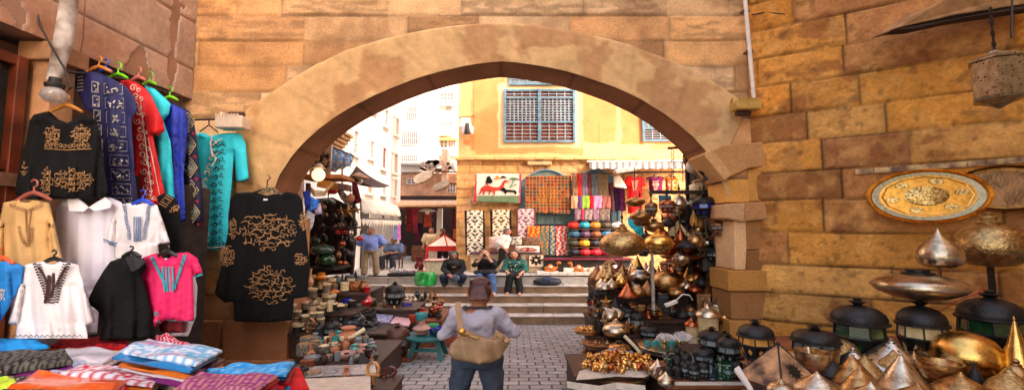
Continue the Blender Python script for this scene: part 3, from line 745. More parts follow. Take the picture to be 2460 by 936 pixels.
b = MB(); b.lathe([(0.01, 0.1), (0.15, 0.08), (0.45, -0.04), (0.46, -0.07), (0.2, -0.08)], 18, c0); b.build('lamp_shade', _M['white_tin'], o, smooth=True)
b = MB(); b.lathe([(0.12, -0.08), (0.13, -0.16), (0.06, -0.24), (0.01, -0.26)], 12, c0); b.build('bulb', _M['white_tin'], o, smooth=True)
# clothes in the far shop
cl = [((150, 40, 50), 983, 495, 18, 60), ((200, 60, 90), 997, 498, 16, 40), ((120, 90, 80), 1008, 505, 18, 30), ((170, 60, 80), 998, 520, 14, 40), ((220, 190, 40), 978, 518, 9, 20), ((200, 90, 60), 1027, 505, 24, 40), ((90, 60, 90), 1043, 498, 16, 26), ((150, 100, 110), 1015, 500, 14, 30), ((60, 30, 70), 1010, 535, 20, 26), ((110, 30, 60), 1002, 540, 12, 40), ((140, 130, 140), 1036, 505, 10, 24), ((90, 20, 40), 1090, 490, 12, 60), ((200, 100, 60), 1092, 548, 10, 26)]
nm = {0: 'dark red', 1: 'pink', 2: 'dull brown', 3: 'rose', 4: 'small yellow', 5: 'orange', 6: 'purple grey', 7: 'dusty mauve', 8: 'deep violet', 9: 'wine red', 10: 'pale grey', 11: 'tall crimson', 12: 'bright terracotta'}
for i, (c_, px, py, w_, h_) in enumerate(cl):
 Y = YS+0.9+0.04*i; a = P(px-w_/2, py, Y); d = P(px+w_/2, py+h_, Y); cx = (a.x+d.x)/2; ww = d.x-a.x
 b = MB(); pts = [(a.x+ww*0.35, a.z), (a.x+ww*.65, a.z), (d.x, a.z-ww*.2), (d.x-ww*.08, a.z-ww*.5), (d.x-ww*.2, a.z-ww*.45), (d.x-ww*.1, d.z), (a.x+ww*.1, d.z), (a.x+ww*.2, a.z-ww*.45), (a.x+ww*.08, a.z-ww*.5), (a.x, a.z-ww*.2)]
 b.poly([(x, Y, z) for x, z in pts], (0, 0.06, 0)); tag(b.build('dress', mat('far_cloth_%d' % i, srgb(c_), 0.8, var=0.4, scale=6)), nm[i]+' garment hanging in the far dark shop', 'garment', 'clothes hanging in the far shop')
for i in range(9):
 px = rnd.uniform(985, 1095); Y = rnd.uniform(22.5, 24); c0 = Vector(P(px, 600, Y)); c0.z = PLZ
 if px < 1050:
  hgt = rnd.uniform(.3, .8); o = MB().box((c0.x, Y, PLZ+hgt/2), (rnd.uniform(.5, 1.0), .5, hgt), rnd.uniform(-.3, .3)).build('crate', mat('crate_brown', srgb((110, 66, 50)), 0.8, var=0.5), bevel=0.02); tag(o, 'brown crate of goods on the ground by the far shop', 'crate', 'crates by the far shop')
# ---------------------------------------------------------------- left side stall canopies
MC = matv('painted_cloth', 0.85, bump=0.15, bscale=30, mott=0.12, mscale=3, fine=0.08)
def quadgrid(p00, p10, p01, p11, nu, nv, fn=None, cf=None):
 vs = []; fs = []; cs = []
 for i in range(nu+1):
  for j in range(nv+1):
   u, v = i/nu, j/nv
   p = p00.lerp(p10, u).lerp(p01.lerp(p11, u), v)
   if fn: p = p+fn(u, v)
   vs.append(p); cs.append(cf(u, v) if cf else (1, 1, 1))
 for i in range(nu):
  for j in range(nv):
   a = i*(nv+1)+j; fs.append((a, a+nv+1, a+nv+2, a+1))
 return vs, fs, cs
# white awning of the left shop
o = thing('shop_awning', 'off white canvas awning with scalloped edge over the left shops', 'awning', P(910, 500, 15))
vs, fx, cs = quadgrid(P(835, 482, 18.5)+Vector((0, 0, 0)), P(862, 478, 14.5), P(900, 522, 18.6), P(905, 528, 14.2), 16, 8, None, None)
A0, A1 = P(866, 480, 14.6), P(945, 496, 19.8); B0, B1 = P(868, 524, 13.6), P(963, 529, 18.6)
vs, fx, cs = quadgrid(A0, A1, B0, B1, 20, 8, lambda u, v: Vector((0, 0, 0.35*math.sin(v*math.pi*0.8)-0.05*abs(math.sin(u*6*math.pi))*v)))
b = MB(); b.add(vs, fx); b.build('canvas', mat('off_white_canvas', srgb((214, 206, 192)), 0.85, var=0.15, scale=2), o, smooth=True, solid=0.02)
b = MB()
for i in range(14):
 p = B0.lerp(B1, (i+.5)/14); q = B0.lerp(B1, (i+.95)/14); r_ = B0.lerp(B1, (i+.05)/14)
 b.poly([r_, q, q-Vector((0, 0, .12)), p-Vector((0, 0, .24)), r_-Vector((0, 0, .12))], (0.02, 0.02, 0))
b.build('valance', _M['off_white_canvas'], o)
b = MB(); b.tube([A0-Vector((0, 0, .1)), B0], .03); b.tube([A1-Vector((0, 0, .1)), B1], .03); b.tube([A0.lerp(A1, .5)-Vector((0, 0, .1)), B0.lerp(B1, .5)], .03); b.tube([B0, B1], .03); b.build('frame', _M['dark_iron'], o)
# dark brown canopy
o = thing('sagging_canopy', 'dark brown cloth canopy pitched over the left stalls', 'canopy', P(860, 430, 12))
vs, fx, cs = quadgrid(P(856, 399, 12.5), P(936, 446, 15.5), P(817, 426, 11.3), P(852, 425, 10.6), 14, 8, lambda u, v: Vector((0, 0, -0.25*math.sin(u*math.pi)*0.3-0.15*math.sin(v*math.pi))))
b = MB(); b.add(vs, fx); b.build('cloth', mat('dark_brown_canvas', srgb((66, 44, 42)), 0.9, var=0.3, scale=3), o, smooth=True, solid=0.02)
# blue patterned umbrella panel
o = thing('patterned_parasol', 'light blue parasol with white and yellow floral pattern', 'parasol', P(820, 390, 11))
def bf(u, v):
 n = math.sin(u*37+3*math.sin(v*13))*math.sin(v*31+2*math.cos(u*17)); n2 = math.sin(u*19+5)*math.sin(v*17+1)
 if n2 > 0.72: return c3(236, 206, 140)
 if n > 0.55: return c3(226, 236, 240)
 return c3(112, 164, 210)*(0.85+0.15*v)
vs, fx, cs = quadgrid(P(795, 352, 11.6), P(850, 375, 11.0), P(788, 420, 11.0), P(842, 402, 10.6), 60, 60, lambda u, v: Vector((0, -0.15*math.sin(u*math.pi)*math.sin(v*math.pi), 0.05*abs(math.sin(u*3*math.pi)))), bf)
b = MB(); b.add(vs, fx); b.build('canopy', MC, o, smooth=True, colors=cs)
b = MB(); b.tube([P(795, 352, 11.55), P(822, 363, 11.2), P(850, 375, 10.95)], .02); b.tube([P(792, 385, 11.2), P(846, 388, 10.75)], .015); b.tube([P(822, 405, 11.1), P(822, 480, 11.1)], .02); b.build('rib', _M['rust'], o)
# white lettered sign
o = thing('lettered_sign', 'white hanging signboard covered in dark decorative letters', 'sign', P(765, 390, 10.8))
pts = [P(742, 398, 10.8), P(772, 345, 10.8), P(797, 348, 10.8), P(792, 420, 10.8), P(744, 424, 10.8)]
MB().poly(pts, (0, .06, 0)).build('board', mat('sign_white', srgb((216, 206, 196)), 0.8, var=0.1), o)
b = MB()
for k in range(34):
 px = rnd.uniform(748, 788); py = rnd.uniform(364, 412); L = rnd.uniform(6, 14)
 if py < 398-(px-742)*1.5+8: continue
 a = P(px, py, 10.77); d = P(px+rnd.uniform(-2, 3), py-L*0.8, 10.77); e = P(px+rnd.uniform(2, 6), py-L*0.5, 10.77); b.tube([a, d, e], .02, 4)
b.build('lettering', _M['dark_iron'], o)
# left lane building carrying the small balcony, from the arch back to the white house
lh2 = thing('lane_side_house', 'dark weathered house side behind the crowded left stall', 'house', (XW-0.2, 12, 0))
MB().box((XW-1.6, 11.4, 4.4), (3.0, 4.2, 8.8)).build('wall', mat('warm_dark_plaster', srgb((150, 104, 74)), 0.9, var=0.4, scale=1.2, bump=0.4), lh2)
b = MB()
for k in range(5): b.box(P(812, 322, 12.6)+Vector((-0.25+0.02*k, 0, -0.1*k)), (1.1-0.2*k, 0.9, 0.09))
b.build('corbel', mat('tan_carved', srgb((206, 164, 116)), 0.9, var=0.4, bump=0.5), lh2, bevel=0.01)
# small pavement stalls of left shops (doors under the awning)
for i, (px0, px1, c_) in enumerate([(866, 885, (60, 52, 50)), (888, 918, (150, 146, 140)), (920, 944, (170, 166, 160))]):
 Ya_ = XW*F/(px0-1230); Yb_ = XW*F/(px1-1230)
 MB().box((XW+0.04, (Ya_+Yb_)/2, PLZ+1.2), (0.06, Yb_-Ya_-0.15, 2.4)).build('shop_shutter', mat('shutter_%d' % i, srgb(c_), 0.7, var=0.2), lh_)
# hanging scarves by awning
for i, (px, c_, n_) in enumerate([(952, (196, 204, 226), 'pale blue'), (956, (210, 120, 190), 'pink'), (948, (110, 130, 190), 'blue')]):
 a = P(px, 532, 18.4-.1*i); d = P(px+3.5, 575, 18.4-.1*i)
 b = MB(); b.poly([a, (d.x, a.y, a.z), (d.x+.05, a.y, d.z), (a.x-.04, a.y, d.z)], (0, .05, 0)); tag(b.build('scarf', mat('awn_scarf%d' % i, srgb(c_), 0.8)), n_+' scarf hanging at the corner of the white awning', 'scarf')
# ================================================================ CLOTH
def xs_at(poly, y):
 xs = []
 n = len(poly)
 for i in range(n):
  a, b_ = poly[i], poly[(i+1) % n]
  if (a[1] <= y < b_[1]) or (b_[1] <= y < a[1]):
   xs.append(a[0]+(b_[0]-a[0])*(y-a[1])/(b_[1]-a[1]))
 return sorted(xs)
def folds(poly, Y, amp, nf, seed, bulge, lean=0.0):
 ymin = min(p[1] for p in poly); ymax = max(p[1] for p in poly); xmin = min(p[0] for p in poly); xmax = max(p[0] for p in poly)
 rs = random.Random(seed); ph = [rs.uniform(0, 6.28) for _ in range(6)]; k1 = rs.uniform(1.1, 1.7); bulge *= .55
 def f(px, py):
  y_ = min(max(py, ymin+0.5), ymax-0.5); xs = xs_at(poly, y_)
  if len(xs) >= 2:
   # the span px sits in
   lo, hi = xs[0], xs[-1]
   for a, b_ in zip(xs[::2], xs[1::2]):
    if a-1 <= px <= b_+1: lo, hi = a, b_
   s = (px-lo)/max(1, hi-lo)*2-1
  else: s = 0
  s = max(-1, min(1, s)); t = (py-ymin)/(ymax-ymin); u = (px-xmin)/(xmax-xmin)
  w_ = u*nf*6.28*k1+ph[0]+0.9*math.sin(t*3.1+ph[1])
  d = amp*(0.25+0.75*t)*(math.sin(w_)+0.45*math.sin(2.3*w_+ph[2]+1.5*t)+0.3*math.sin(5.1*w_+ph[3]))
  d += amp*0.5*math.sin(t*9+u*5+ph[4])*(0.4+0.6*math.sin(u*7+ph[5]))+amp*.9*(.3+.7*t)*(abs(math.sin(w_*.8+ph[5]+t))**.5-.5)
  return Y-bulge*(1-s*s)-d+lean*t
 return f
def sheet(poly, fY, name, m, parent=None, res=7.0, cf=None, thick=0.012, label=None, lift=0.0, hole=None):
 pts = []; n = len(poly)
 for i in range(n):
  a = Vector(poly[i]); b_ = Vector(poly[(i+1) % n]); L = (b_-a).length; k = max(1, int(L/res))
  for j in range(k): pts.append(a.lerp(b_, j/k))
 nb = len(pts); edges = [(i, (i+1) % nb) for i in range(nb)]
 xmin = min(p[0] for p in poly); xmax = max(p[0] for p in poly); ymin = min(p[1] for p in poly); ymax = max(p[1] for p in poly)
 y = ymin+res*.6; r = 0; edgepts = list(pts)
 while y < ymax:
  xs = xs_at(poly, y+0.013)
  for a, b_ in zip(xs[::2], xs[1::2]):
   x = a+res*0.6+(r % 2)*res*0.4
   while x < b_-res*0.45:
    pts.append(Vector((x, y))); x += res
  y += res*0.87; r += 1
 vo, eo, fo, *_ = geometry.delaunay_2d_cdt(pts, edges, [], 1, 1e-4)
 vs = [P(p.x, p.y, fY(p.x, p.y)-lift) for p in vo]
 b = MB(); b.add(vs, [tuple(reversed(f)) for f in fo])
 cs = [cf(p.x, p.y) for p in vo] if cf else None
 return b.build(name, m, parent, smooth=True, colors=cs, solid=thick, label=label, angle=180)
def ribbons(lines, fY, name, m, parent, w_=2.0, lift=0.022, thick=0.006):
 """flat embroidered strokes lying on a cloth"""
 b = MB()
 for L in lines:
  wd = w_
  if isinstance(L, tuple): L, wd = L
  n = len(L)
  if n < 2: continue
  vs = []
  for i, (x, y) in enumerate(L):
   a = L[max(0, i-1)]; c = L[min(n-1, i+1)]; dx, dy = c[0]-a[0], c[1]-a[1]; l_ = math.hypot(dx, dy) or 1
   q = wd*(0.35+0.65*math.sin(math.pi*(i+0.35)/(n-0.3))) if n > 4 else wd
   nx, ny_ = -dy/l_*q/2, dx/l_*q/2
   for s in (1, -1): vs.append(P(x+nx*s, y+ny_*s, fY(x, y)-lift))
  b.add(vs, [(2*i, 2*i+1, 2*i+3, 2*i+2) for i in range(n-1)])
 return b.build(name, m, parent)
def spiral(cx, cy, r, turns=1.4, ph=0.0, dr=1, n=14, ax=1.0):
 return [(cx+ax*r*(1-0.8*i/n)*math.cos(ph+dr*turns*6.28*i/n), cy+r*(1-0.8*i/n)*math.sin(ph+dr*turns*6.28*i/n)) for i in range(n+1)]
def medallion(cx, cy, rx, ry, seed, k=70):
 rs = random.Random(seed); out = []; st_ = max(5.5, min(rx, ry)*.24); n_ = int(max(rx, ry)/st_)+1
 for i in range(-n_, n_+1):
  for j in range(-n_, n_+1):
   x = cx+(i+.5*(j % 2))*st_*1.25+rs.uniform(-1, 1); y = cy+j*st_+rs.uniform(-1, 1)
   if ((x-cx)/rx)**2+((y-cy)/ry)**2 > .98: continue
   t = rs.random(); s = st_*.62
   if t < .4: out.append((spiral(x, y, s, rs.uniform(.6, 1.1), rs.uniform(0, 6.28), rs.choice((1, -1)), 10, 1.3), 2.0))
   elif t < .75: a = rs.choice((1, -1)); out.append(([(x-s*1.6+3.2*s*q/8, y+a*math.sin(q/8*3.14)*s*.7) for q in range(9)], 2.6))
   elif t < .9: out.append(([(x-1, y-s), (x+1, y-s*.3), (x+.5, y+s*.4), (x-2, y+s*.9), (x-s, y+s*.8)], 2.6))
   else: out.append(([(x-1.4, y), (x+1.4, y+.4)], 2.6)); out.append(([(x-1.4, y-4), (x+1.4, y-3.6)], 2.4))
 return out
def hanger(cx, cy, w_, Y, col, parent, name='hanger', hook=22):
 b = MB(); pts = [P(cx-w_/2, cy+w_*.22, Y), P(cx-w_*.2, cy+w_*.06, Y), P(cx, cy, Y), P(cx+w_*.2, cy+w_*.06, Y), P(cx+w_/2, cy+w_*.22, Y)]
 b.tube(pts, [0.018, .026, .028, .026, .018], 8)
 hk = [P(cx, cy, Y), P(cx, cy-hook*.45, Y), P(cx+hook*.28, cy-hook*.6, Y), P(cx+hook*.3, cy-hook*.95, Y), P(cx, cy-hook*1.1, Y), P(cx-hook*.22, cy-hook*.95, Y)]
 b.tube(hk, 0.011, 6)
 return b.build(name, mat('hanger_%s' % ''.join('%d' % c for c in col), srgb(col), 0.35, coat=0.3), parent, smooth=True)
CL = dict(
 black=mat('black_cloth', (0.006, 0.006, 0.007), 0.9, var=0.3, bump=0.5, bscale=6, spec=0.25),
 gold=mat('gold_print', srgb((176, 134, 88)), 0.55, 0.15, var=0.3, scale=30),
 turq=mat('turquoise_cloth', srgb((44, 212, 232)), 0.7, var=0.12, scale=5, bump=0.35, bscale=7),
 navyp=mat('navy_cloth', srgb((26, 30, 88)), 0.7, var=0.3, bump=0.5, bscale=6),
 silver=mat('silver_print', srgb((206, 200, 186)), 0.4, 0.4, var=0.3, scale=20),
 red=mat('red_cloth', srgb((214, 20, 26)), 0.7, var=0.15, bump=0.5, bscale=6),
 royal=mat('royal_blue_cloth', srgb((20, 50, 176)), 0.6, var=0.25, bump=0.5, bscale=6),
 navy2=mat('dark_navy_cloth', srgb((18, 24, 66)), 0.7, var=0.3),
 tan=mat('tan_cloth', srgb((208, 168, 110)), 0.75, var=0.12, scale=4, bump=0.5, bscale=6),
 tand=mat('tan_embroidery', srgb((158, 118, 80)), 0.8),
 white=mat('white_cloth', srgb((226, 224, 238)), 0.85, var=0.05, scale=3, bump=0.5, bscale=6),
 white2=mat('warm_white_cloth', srgb((232, 228, 232)), 0.85, var=0.05, scale=3, bump=0.5, bscale=6),
 blue=mat('sky_blue_cloth', srgb((26, 130, 214)), 0.7, var=0.15, bump=0.5, bscale=6),
 pink=mat('hot_pink_cloth', srgb((230, 30, 104)), 0.7, var=0.12, bump=0.5, bscale=6),
 wht=mat('white_stitch', srgb((226, 214, 200)), 0.8),
 blk=mat('black_stitch', (0.012, 0.012, 0.02), 0.7),
 brn=mat('brown_stitch', srgb((62, 36, 34)), 0.8),
 steel=mat('steel_blue_stitch', srgb((104, 128, 170)), 0.8),
 tq2=mat('turquoise_stitch', srgb((40, 160, 176)), 0.8),
 maroon=mat('maroon_cloth', srgb((110, 14, 30)), 0.8),
)
def garment(name, label, cat, poly, Y, m, amp=.035, nf=3, seed=1, bulge=.12, lean=0.0, res=7, cf=None, group=None):
 xmin = min(p[0] for p in poly); xmax = max(p[0] for p in poly); ymax = max(p[1] for p in poly)
 o = thing(name, label, cat, P((xmin+xmax)/2, ymax, Y), group)
 fY = folds(poly, Y, amp, nf, seed, bulge, lean)
 sheet(poly, fY, 'cloth', m, o, res=res, cf=cf)
 # back panel
 fB = folds(poly, Y+0.10, amp*.5, nf, seed+9, -bulge*.4, lean)
 sheet([((x-(xmin+xmax)/2)*0.97+(xmin+xmax)/2, y) for x, y in poly], fB, 'back_panel', m, o, res=res*2.2, cf=cf)
 return o, fY
# --- the row of robes along the left wall
def gY(px): return -5.95*F/(px-1230)
# rail
o = thing('clothes_rail', 'dark rail under the plaster overhang carrying the robes', 'rail', P(240, 180, 6.1))
b = MB(); b.tube([P(160, 172, gY(160)+.1), P(300, 190, gY(300)+.1), P(430, 232, gY(430)+.1)], .02, 8); b.build('rail', _M['dark_iron'], o)
# A navy foil print galabeya
poly = [(166, 172), (178, 165), (200, 164), (212, 174), (232, 172), (262, 186), (300, 205), (322, 232), (330, 262), (318, 285), (316, 300), (322, 400), (330, 486), (322, 500), (250, 492), (246, 400), (238, 300), (222, 270), (205, 262), (190, 225), (176, 200)]
A, fA = garment('robe', 'navy blue robe printed with silver pharaonic panels, first of the long row', 'robe', poly, 6.15, CL['navyp'], .04, 3, 3, .1)
L = []
for r in range(9):
 y = 196+r*34
 for cx, w_ in ((228+r*2.5, 15), (272+r*2.8, 44)):
  if cx+w_/2 > 322 or (w_ == 15 and y > 470): continue
  y2 = y+(cx-230)*0.10
  L.append(([(cx-w_/2, y2), (cx+w_/2, y2+2), (cx+w_/2, y2+26), (cx-w_/2, y2+25), (cx-w_/2, y2)], 1.6 if w_ > 20 else 2.6))
  rs = random.Random(r*7+w_)
  for q in range(9 if w_ > 20 else 3):
   a, c = cx+rs.uniform(-w_*.36, w_*.36), y2+rs.uniform(5, 22); L.append(([(a, c), (a+rs.uniform(-4, 4), c+rs.uniform(-3, 3)), (a+rs.uniform(-6, 6), c+rs.uniform(2, 6))], rs.uniform(2, 4)))
L += [([(185, 178+8*i), (200, 176+8*i)], 3) for i in range(6)]
ribbons(L, fA, 'foil_print', CL['silver'], A, 2)
hanger(238, 160, 60, 6.12, (206, 130, 60), A)
# B red robe
poly = [(288, 196), (310, 192), (330, 200), (352, 216), (366, 236), (392, 292), (396, 315), (380, 326), (366, 322), (378, 380), (400, 486), (330, 500), (322, 400), (316, 300), (306, 240)]
B, fB_ = garment('robe', 'bright red robe with white scroll embroidery down the front', 'robe', poly, 6.6, CL['red'], .04, 2, 5, .12)
L = []
for i in range(14):
 y = 205+i*20; cx = 322+i*2.6+(2 if i % 2 else -2); L.append((spiral(cx, y+6, 9, 1.3, i, 1 if i % 2 else -1), 2.6))
 L.append((spiral(cx+12, y+12, 6, 1.2, i*2, -1), 2.2))
L.append(([(336+i*2.4, 230+i*20) for i in range(13)], 2.2)); L.append(([(356+i*2.4, 330+i*12) for i in range(13)], 2.2))
ribbons(L, fB_, 'embroidery', CL['wht'], B, 2.5)
ribbons([[(345+i*2.2, 270+i*18) for i in range(12)]], fB_, 'piping', CL['blk'], B, 2.5)
hanger(333, 185, 34, 6.58, (216, 120, 110), B)
# C royal/turquoise shoulder robe
poly = [(348, 206), (372, 214), (396, 236), (410, 250), (405, 275), (392, 290), (410, 340), (420, 486), (385, 490), (372, 400), (368, 300), (352, 240)]
Cc, fC = garment('robe', 'bright turquoise short sleeved robe squeezed between red and royal blue', 'robe', poly, 6.85, CL['turq'], .03, 2, 6, .1)
poly = [(372, 300), (392, 262), (402, 245), (425, 256), (446, 268), (452, 300), (440, 420), (446, 530), (408, 536), (400, 440), (386, 346)]
D_, fD = garment('robe', 'royal blue robe with sheen hanging beside the diamond pattern robe', 'robe', poly, 7.0, CL['royal'], .05, 3, 7, .12)
hanger(360, 196, 34, 6.8, (130, 200, 40), Cc); hanger(284, 178, 46, 6.4, (120, 220, 30), B, hook=26)
hanger(255, 166, 30, 6.28, (30, 80, 200), A)
# E dark navy with gold diamonds
poly = [(410, 246), (430, 252), (456, 268), (466, 296), (474, 340), (472, 380), (484, 430), (486, 530), (470, 536), (442, 532), (436, 400), (430, 300)]
E_, fE = garment('robe', 'dark navy robe with a column of gold diamond motifs', 'robe', poly, 7.25, CL['navy2'], .03, 2, 8, .1)
L = []; L2 = []; L3 = []
for i in range(5):
 cx, cy = 451+i*3.0, 294+i*54
 for q, li in ((21, L), (14, L), (8, L2), (4, L)):
  li.append(([(cx, cy-q*1.15), (cx+q*.8, cy), (cx, cy+q*1.15), (cx-q*.8, cy), (cx, cy-q*1.15)], 3.0))
 for s in (-1, 1): L3.append((spiral(cx+s*14, cy+27, 4, 1, 0), 3.5))
ribbons(L, fE, 'diamond_embroidery', mat('pale_gold_thread', srgb((206, 190, 140)), 0.6), E_, 3)
ribbons(L2, fE, 'diamond_centre', mat('pale_blue_thread', srgb((150, 184, 200)), 0.6), E_, 3)
ribbons(L3, fE, 'flower_embroidery', mat('rose_thread', srgb((190, 40, 70)), 0.6), E_, 3)
hanger(408, 232, 40, 7.1, (130, 210, 30), E_)
# F turquoise caftan on the arch wall
poly = [(470, 322), (490, 319), (505, 328), (528, 322), (550, 320), (580, 322), (590, 345), (597, 425), (596, 432), (571, 437), (566, 400), (562, 360), (556, 450), (548, 520), (549, 592), (520, 600), (480, 598), (444, 592), (440, 560), (458, 540), (476, 520), (476, 400)]
Fo, fF = garment('robe', 'turquoise caftan with black and cream scroll embroidery on the arch wall', 'robe', poly, 8.1, CL['turq'], .025, 3, 11, .12, res=6)
L = []; K = []
for i in range(14):
 y = 345+i*18; x = 487+4*math.sin(i*1.7)+ (14 if i < 4 else 0)
 L.append((spiral(x+(10-i if i < 6 else 6), y, 10, .9, i*.3, 1 if i % 2 else -1), 3.6))
for i in range(13):
 x = 500+(14-i*1.5 if i < 5 else 6)
 K.append((spiral(x+10, 348+i*19, 8, 1.3, i, -1), 2.4)); K.append((spiral(x+22, 342+i*19, 5, 1.2, i, 1), 1.8)); K.append(([(x-4, 352+i*19), (x+8, 346+i*19), (x+30, 350+i*19)], 1.6))
L.append(([(508+2*i, 352-2.2*i+0.25*i*i*.2) for i in range(0, 14)], 3.0)); L.append(([(486, 440+10*i) for i in range(16)], 3)); L.append(([(446+10*i, 590+4*math.sin(i*.3)) for i in range(11)], 3))
for i in range(5):
 K.append((spiral(456+3*i, 575-14*i if i < 3 else 590, 8, 1.2, i, 1), 2.4)); K.append((spiral(505+9*i, 585, 6, 1.2, i, -1), 2.2)); L.append((spiral(458+7*i, 578-9*i, 8, 1, i), 3))
K.append(([(571, 434), (584, 436), (597, 430)], 3))
ribbons(L, fF, 'cream_braid', CL['wht'], Fo, 3, lift=.03); ribbons(K, fF, 'black_braid', CL['blk'], Fo, 2.4, lift=.026)
b = MB(); b.tube([P(512, 322, 8.0), P(505, 345, 7.9), P(510, 372, 7.9), P(520, 380, 7.9), P(508, 400, 7.88)], .01); b.build('drawstring', CL['wht'], Fo)
b = MB(); b.tube([P(468, 288, 8.15), P(540, 286, 8.15)], .018); b.tube([P(502, 288, 8.1), P(502, 300, 8.1), P(480, 316, 8.1)], .012); b.tube([P(502, 300, 8.1), P(524, 318, 8.1)], .012); b.build('hanger', _M['dark_iron'], Fo)
# G black abaya with calligraphy on the arch wall
poly = [(564, 464), (612, 461), (640, 470), (690, 461), (716, 466), (726, 480), (736, 560), (744, 640), (738, 712), (706, 716), (702, 768), (640, 773), (564, 771), (562, 722), (540, 726), (516, 704), (532, 640), (548, 560), (554, 480)]
G_, fG = garment('abaya', 'large black abaya with two gold calligraphy medallions', 'dress', poly, 7.75, CL['black'], .03, 4, 13, .10, res=6)
for a_ in ((643, 555, 68, 44, 5, 95), (648, 684, 56, 44, 9, 80)): ribbons(medallion(*a_), fG, 'calligraphy_medallion', CL['gold'], G_, 3, lift=.03)
for a_ in ((560, 548, 10, 24, 3, 60), (729, 530, 9, 26, 4, 60), (545, 615, 18, 26, 8, 60), (722, 622, 14, 14, 10, 40)): ribbons(medallion(*a_), fG, 'sleeve_print', CL['gold'], G_, 2, lift=.03)
b = MB(); b.add([P(622, 464, 7.7), P(640, 447, 7.68), P(660, 450, 7.68), P(676, 466, 7.7)], [(0, 3, 2, 1)]); b.build('folded_scarf', mat('zebra_cloth', srgb((190, 160, 120)), 0.8, col2=(0.01, 0.01, 0.01), scale=25), G_, solid=.02)
b = MB(); b.tube([P(600, 466, 7.72), P(640, 452, 7.72), P(682, 466, 7.72)], .02); b.tube([P(642, 452, 7.72), P(642, 434, 7.72), P(650, 426, 7.72), P(644, 420, 7.72)], .012); b.build('hanger', _M['dark_iron'], G_)
MB().box(P(638, 479, 7.55), (.07, .01, .03)).build('neck_label', CL['white'], G_)
# H black top with gold camel print
poly = [(82, 276), (118, 268), (140, 288), (162, 296), (186, 286), (204, 274), (232, 290), (240, 320), (258, 460), (252, 474), (205, 476), (60, 478), (36, 462), (48, 400), (66, 330), (72, 290)]
H_, fH = garment('top', 'black long sleeved top with gold flower and camel print', 'shirt', poly, 5.55, CL['black'], .03, 3, 17, .18)
for a_ in ((125, 326, 18, 22, 21, 60), (194, 324, 24, 24, 22, 60), (175, 432, 48, 26, 23, 110), (112, 436, 12, 36, 24, 60), (58, 405, 6, 18, 25, 30)): ribbons(medallion(*a_), fH, 'gold_print', CL['gold'], H_, 3, lift=.03)
ribbons([(spiral(112+i*11, 350, 6, 1.2, i, 1 if i % 2 else -1), 2.4) for i in range(10)]+[([(106, 357), (160, 360), (220, 357)], 2)], fH, 'border_print', CL['gold'], H_, 2.4, lift=.03)
hanger(160, 252, 76, 5.5, (214, 140, 60), H_)
# second row
def shirt(name, label, cx, y0, w_, h_, Y, m, seed, neck=.2, slv=.55, slw=.22, flare=1.0, amp=.025, tilt=0, cat='shirt', res=6):
 hw = w_/2; b_ = hw*0.62
 pl = [(cx-neck*hw, y0+2), (cx, y0+h_*.05), (cx+neck*hw, y0+2), (cx+b_, y0+h_*.05), (cx+hw, y0+h_*slv), (cx+hw-slw*hw*1.3, y0+h_*slv+h_*.04), (cx+b_*1.02, y0+h_*.30), (cx+b_*flare*1.0, y0+h_), (cx-b_*flare, y0+h_), (cx-b_*1.02, y0+h_*.30), (cx-hw+slw*hw*1.3, y0+h_*slv+h_*.04), (cx-hw, y0+h_*slv), (cx-b_, y0+h_*.05)]
 pl = [(x+tilt*(y-y0), y) for x, y in pl]
 return garment(name, label, cat, pl, Y, m, amp, 2.5, seed, .13, res=res)
I_, fI = shirt('shirt', 'tan shirt with brown embroidery down its neckline', 64, 478, 176, 176, 5.35, CL['tan'], 31, slv=.9, slw=.35, flare=1.05)
L = [(spiral(64+14*math.cos(a)*(1+.2*i/9), 540+46*math.sin(a), 5, 1.3, i), 2) for i, a in enumerate([.2*k for k in range(1, 16)])]+[(spiral(26+i*9, 494+abs(i-4)*-4+14, 5, 1.2, i), 2) for i in range(9)]
ribbons(L+[([(60, 500), (62, 540), (66, 580)], 3), ([(74, 500), (70, 540), (68, 580)], 3)], fI, 'embroidery', CL['tand'], I_, 2)
hanger(82, 462, 84, 5.3, (176, 96, 84), I_, hook=28)
poly = [(150, 478), (176, 474), (196, 486), (212, 500), (234, 484), (262, 474), (292, 486), (300, 520), (296, 640), (286, 680), (240, 690), (232, 800), (150, 806), (128, 660), (134, 560), (136, 500)]
J_, fJ = garment('shirt', 'plain white collared shirt hanging behind the smaller shirts', 'shirt', poly, 5.75, CL['white'], .03, 3, 33, .14)
b = MB(); b.poly([P(162, 478, 5.55), P(182, 472, 5.55), P(212, 498, 5.53), P(200, 508, 5.5), P(166, 506, 5.52)], (0, .02, 0)); b.poly([P(212, 498, 5.53), P(252, 474, 5.55), P(266, 486, 5.55), P(262, 500, 5.52), P(228, 506, 5.5)], (0, .02, 0)); b.build('collar', CL['white2'], J_)
hanger(216, 462, 84, 5.62, (176, 96, 84), J_, hook=28)
K_, fK = shirt('shirt', 'white short sleeved shirt with steel blue embroidered bib', 328, 486, 160, 134, 5.7, CL['white2'], 35, slv=.72, slw=.4, flare=1.06)
L = [(spiral(328+s*(30-i*1.2), 494+i*7, 5, 1.2, i, s), 2.4) for i in range(12) for s in (-1, 1)]+[([(322+dx, 520), (322+dx, 580)], 3) for dx in (0, 5, 10, 15)]+[([(248, 574), (262, 580), (282, 584)], 4), ([(249, 580), (262, 586), (280, 590)], 3)]
ribbons(L, fK, 'embroidery', CL['steel'], K_, 3)
hanger(343, 480, 50, 5.66, (30, 80, 210), K_)
L2_, fL2 = garment('robe', 'black garment with gold striped cuff tucked behind the white shirt', 'robe', [(378, 472), (396, 464), (420, 476), (432, 500), (436, 540), (446, 610), (404, 620), (398, 560), (386, 500)], 6.1, CL['black'], .02, 2, 36, .1)
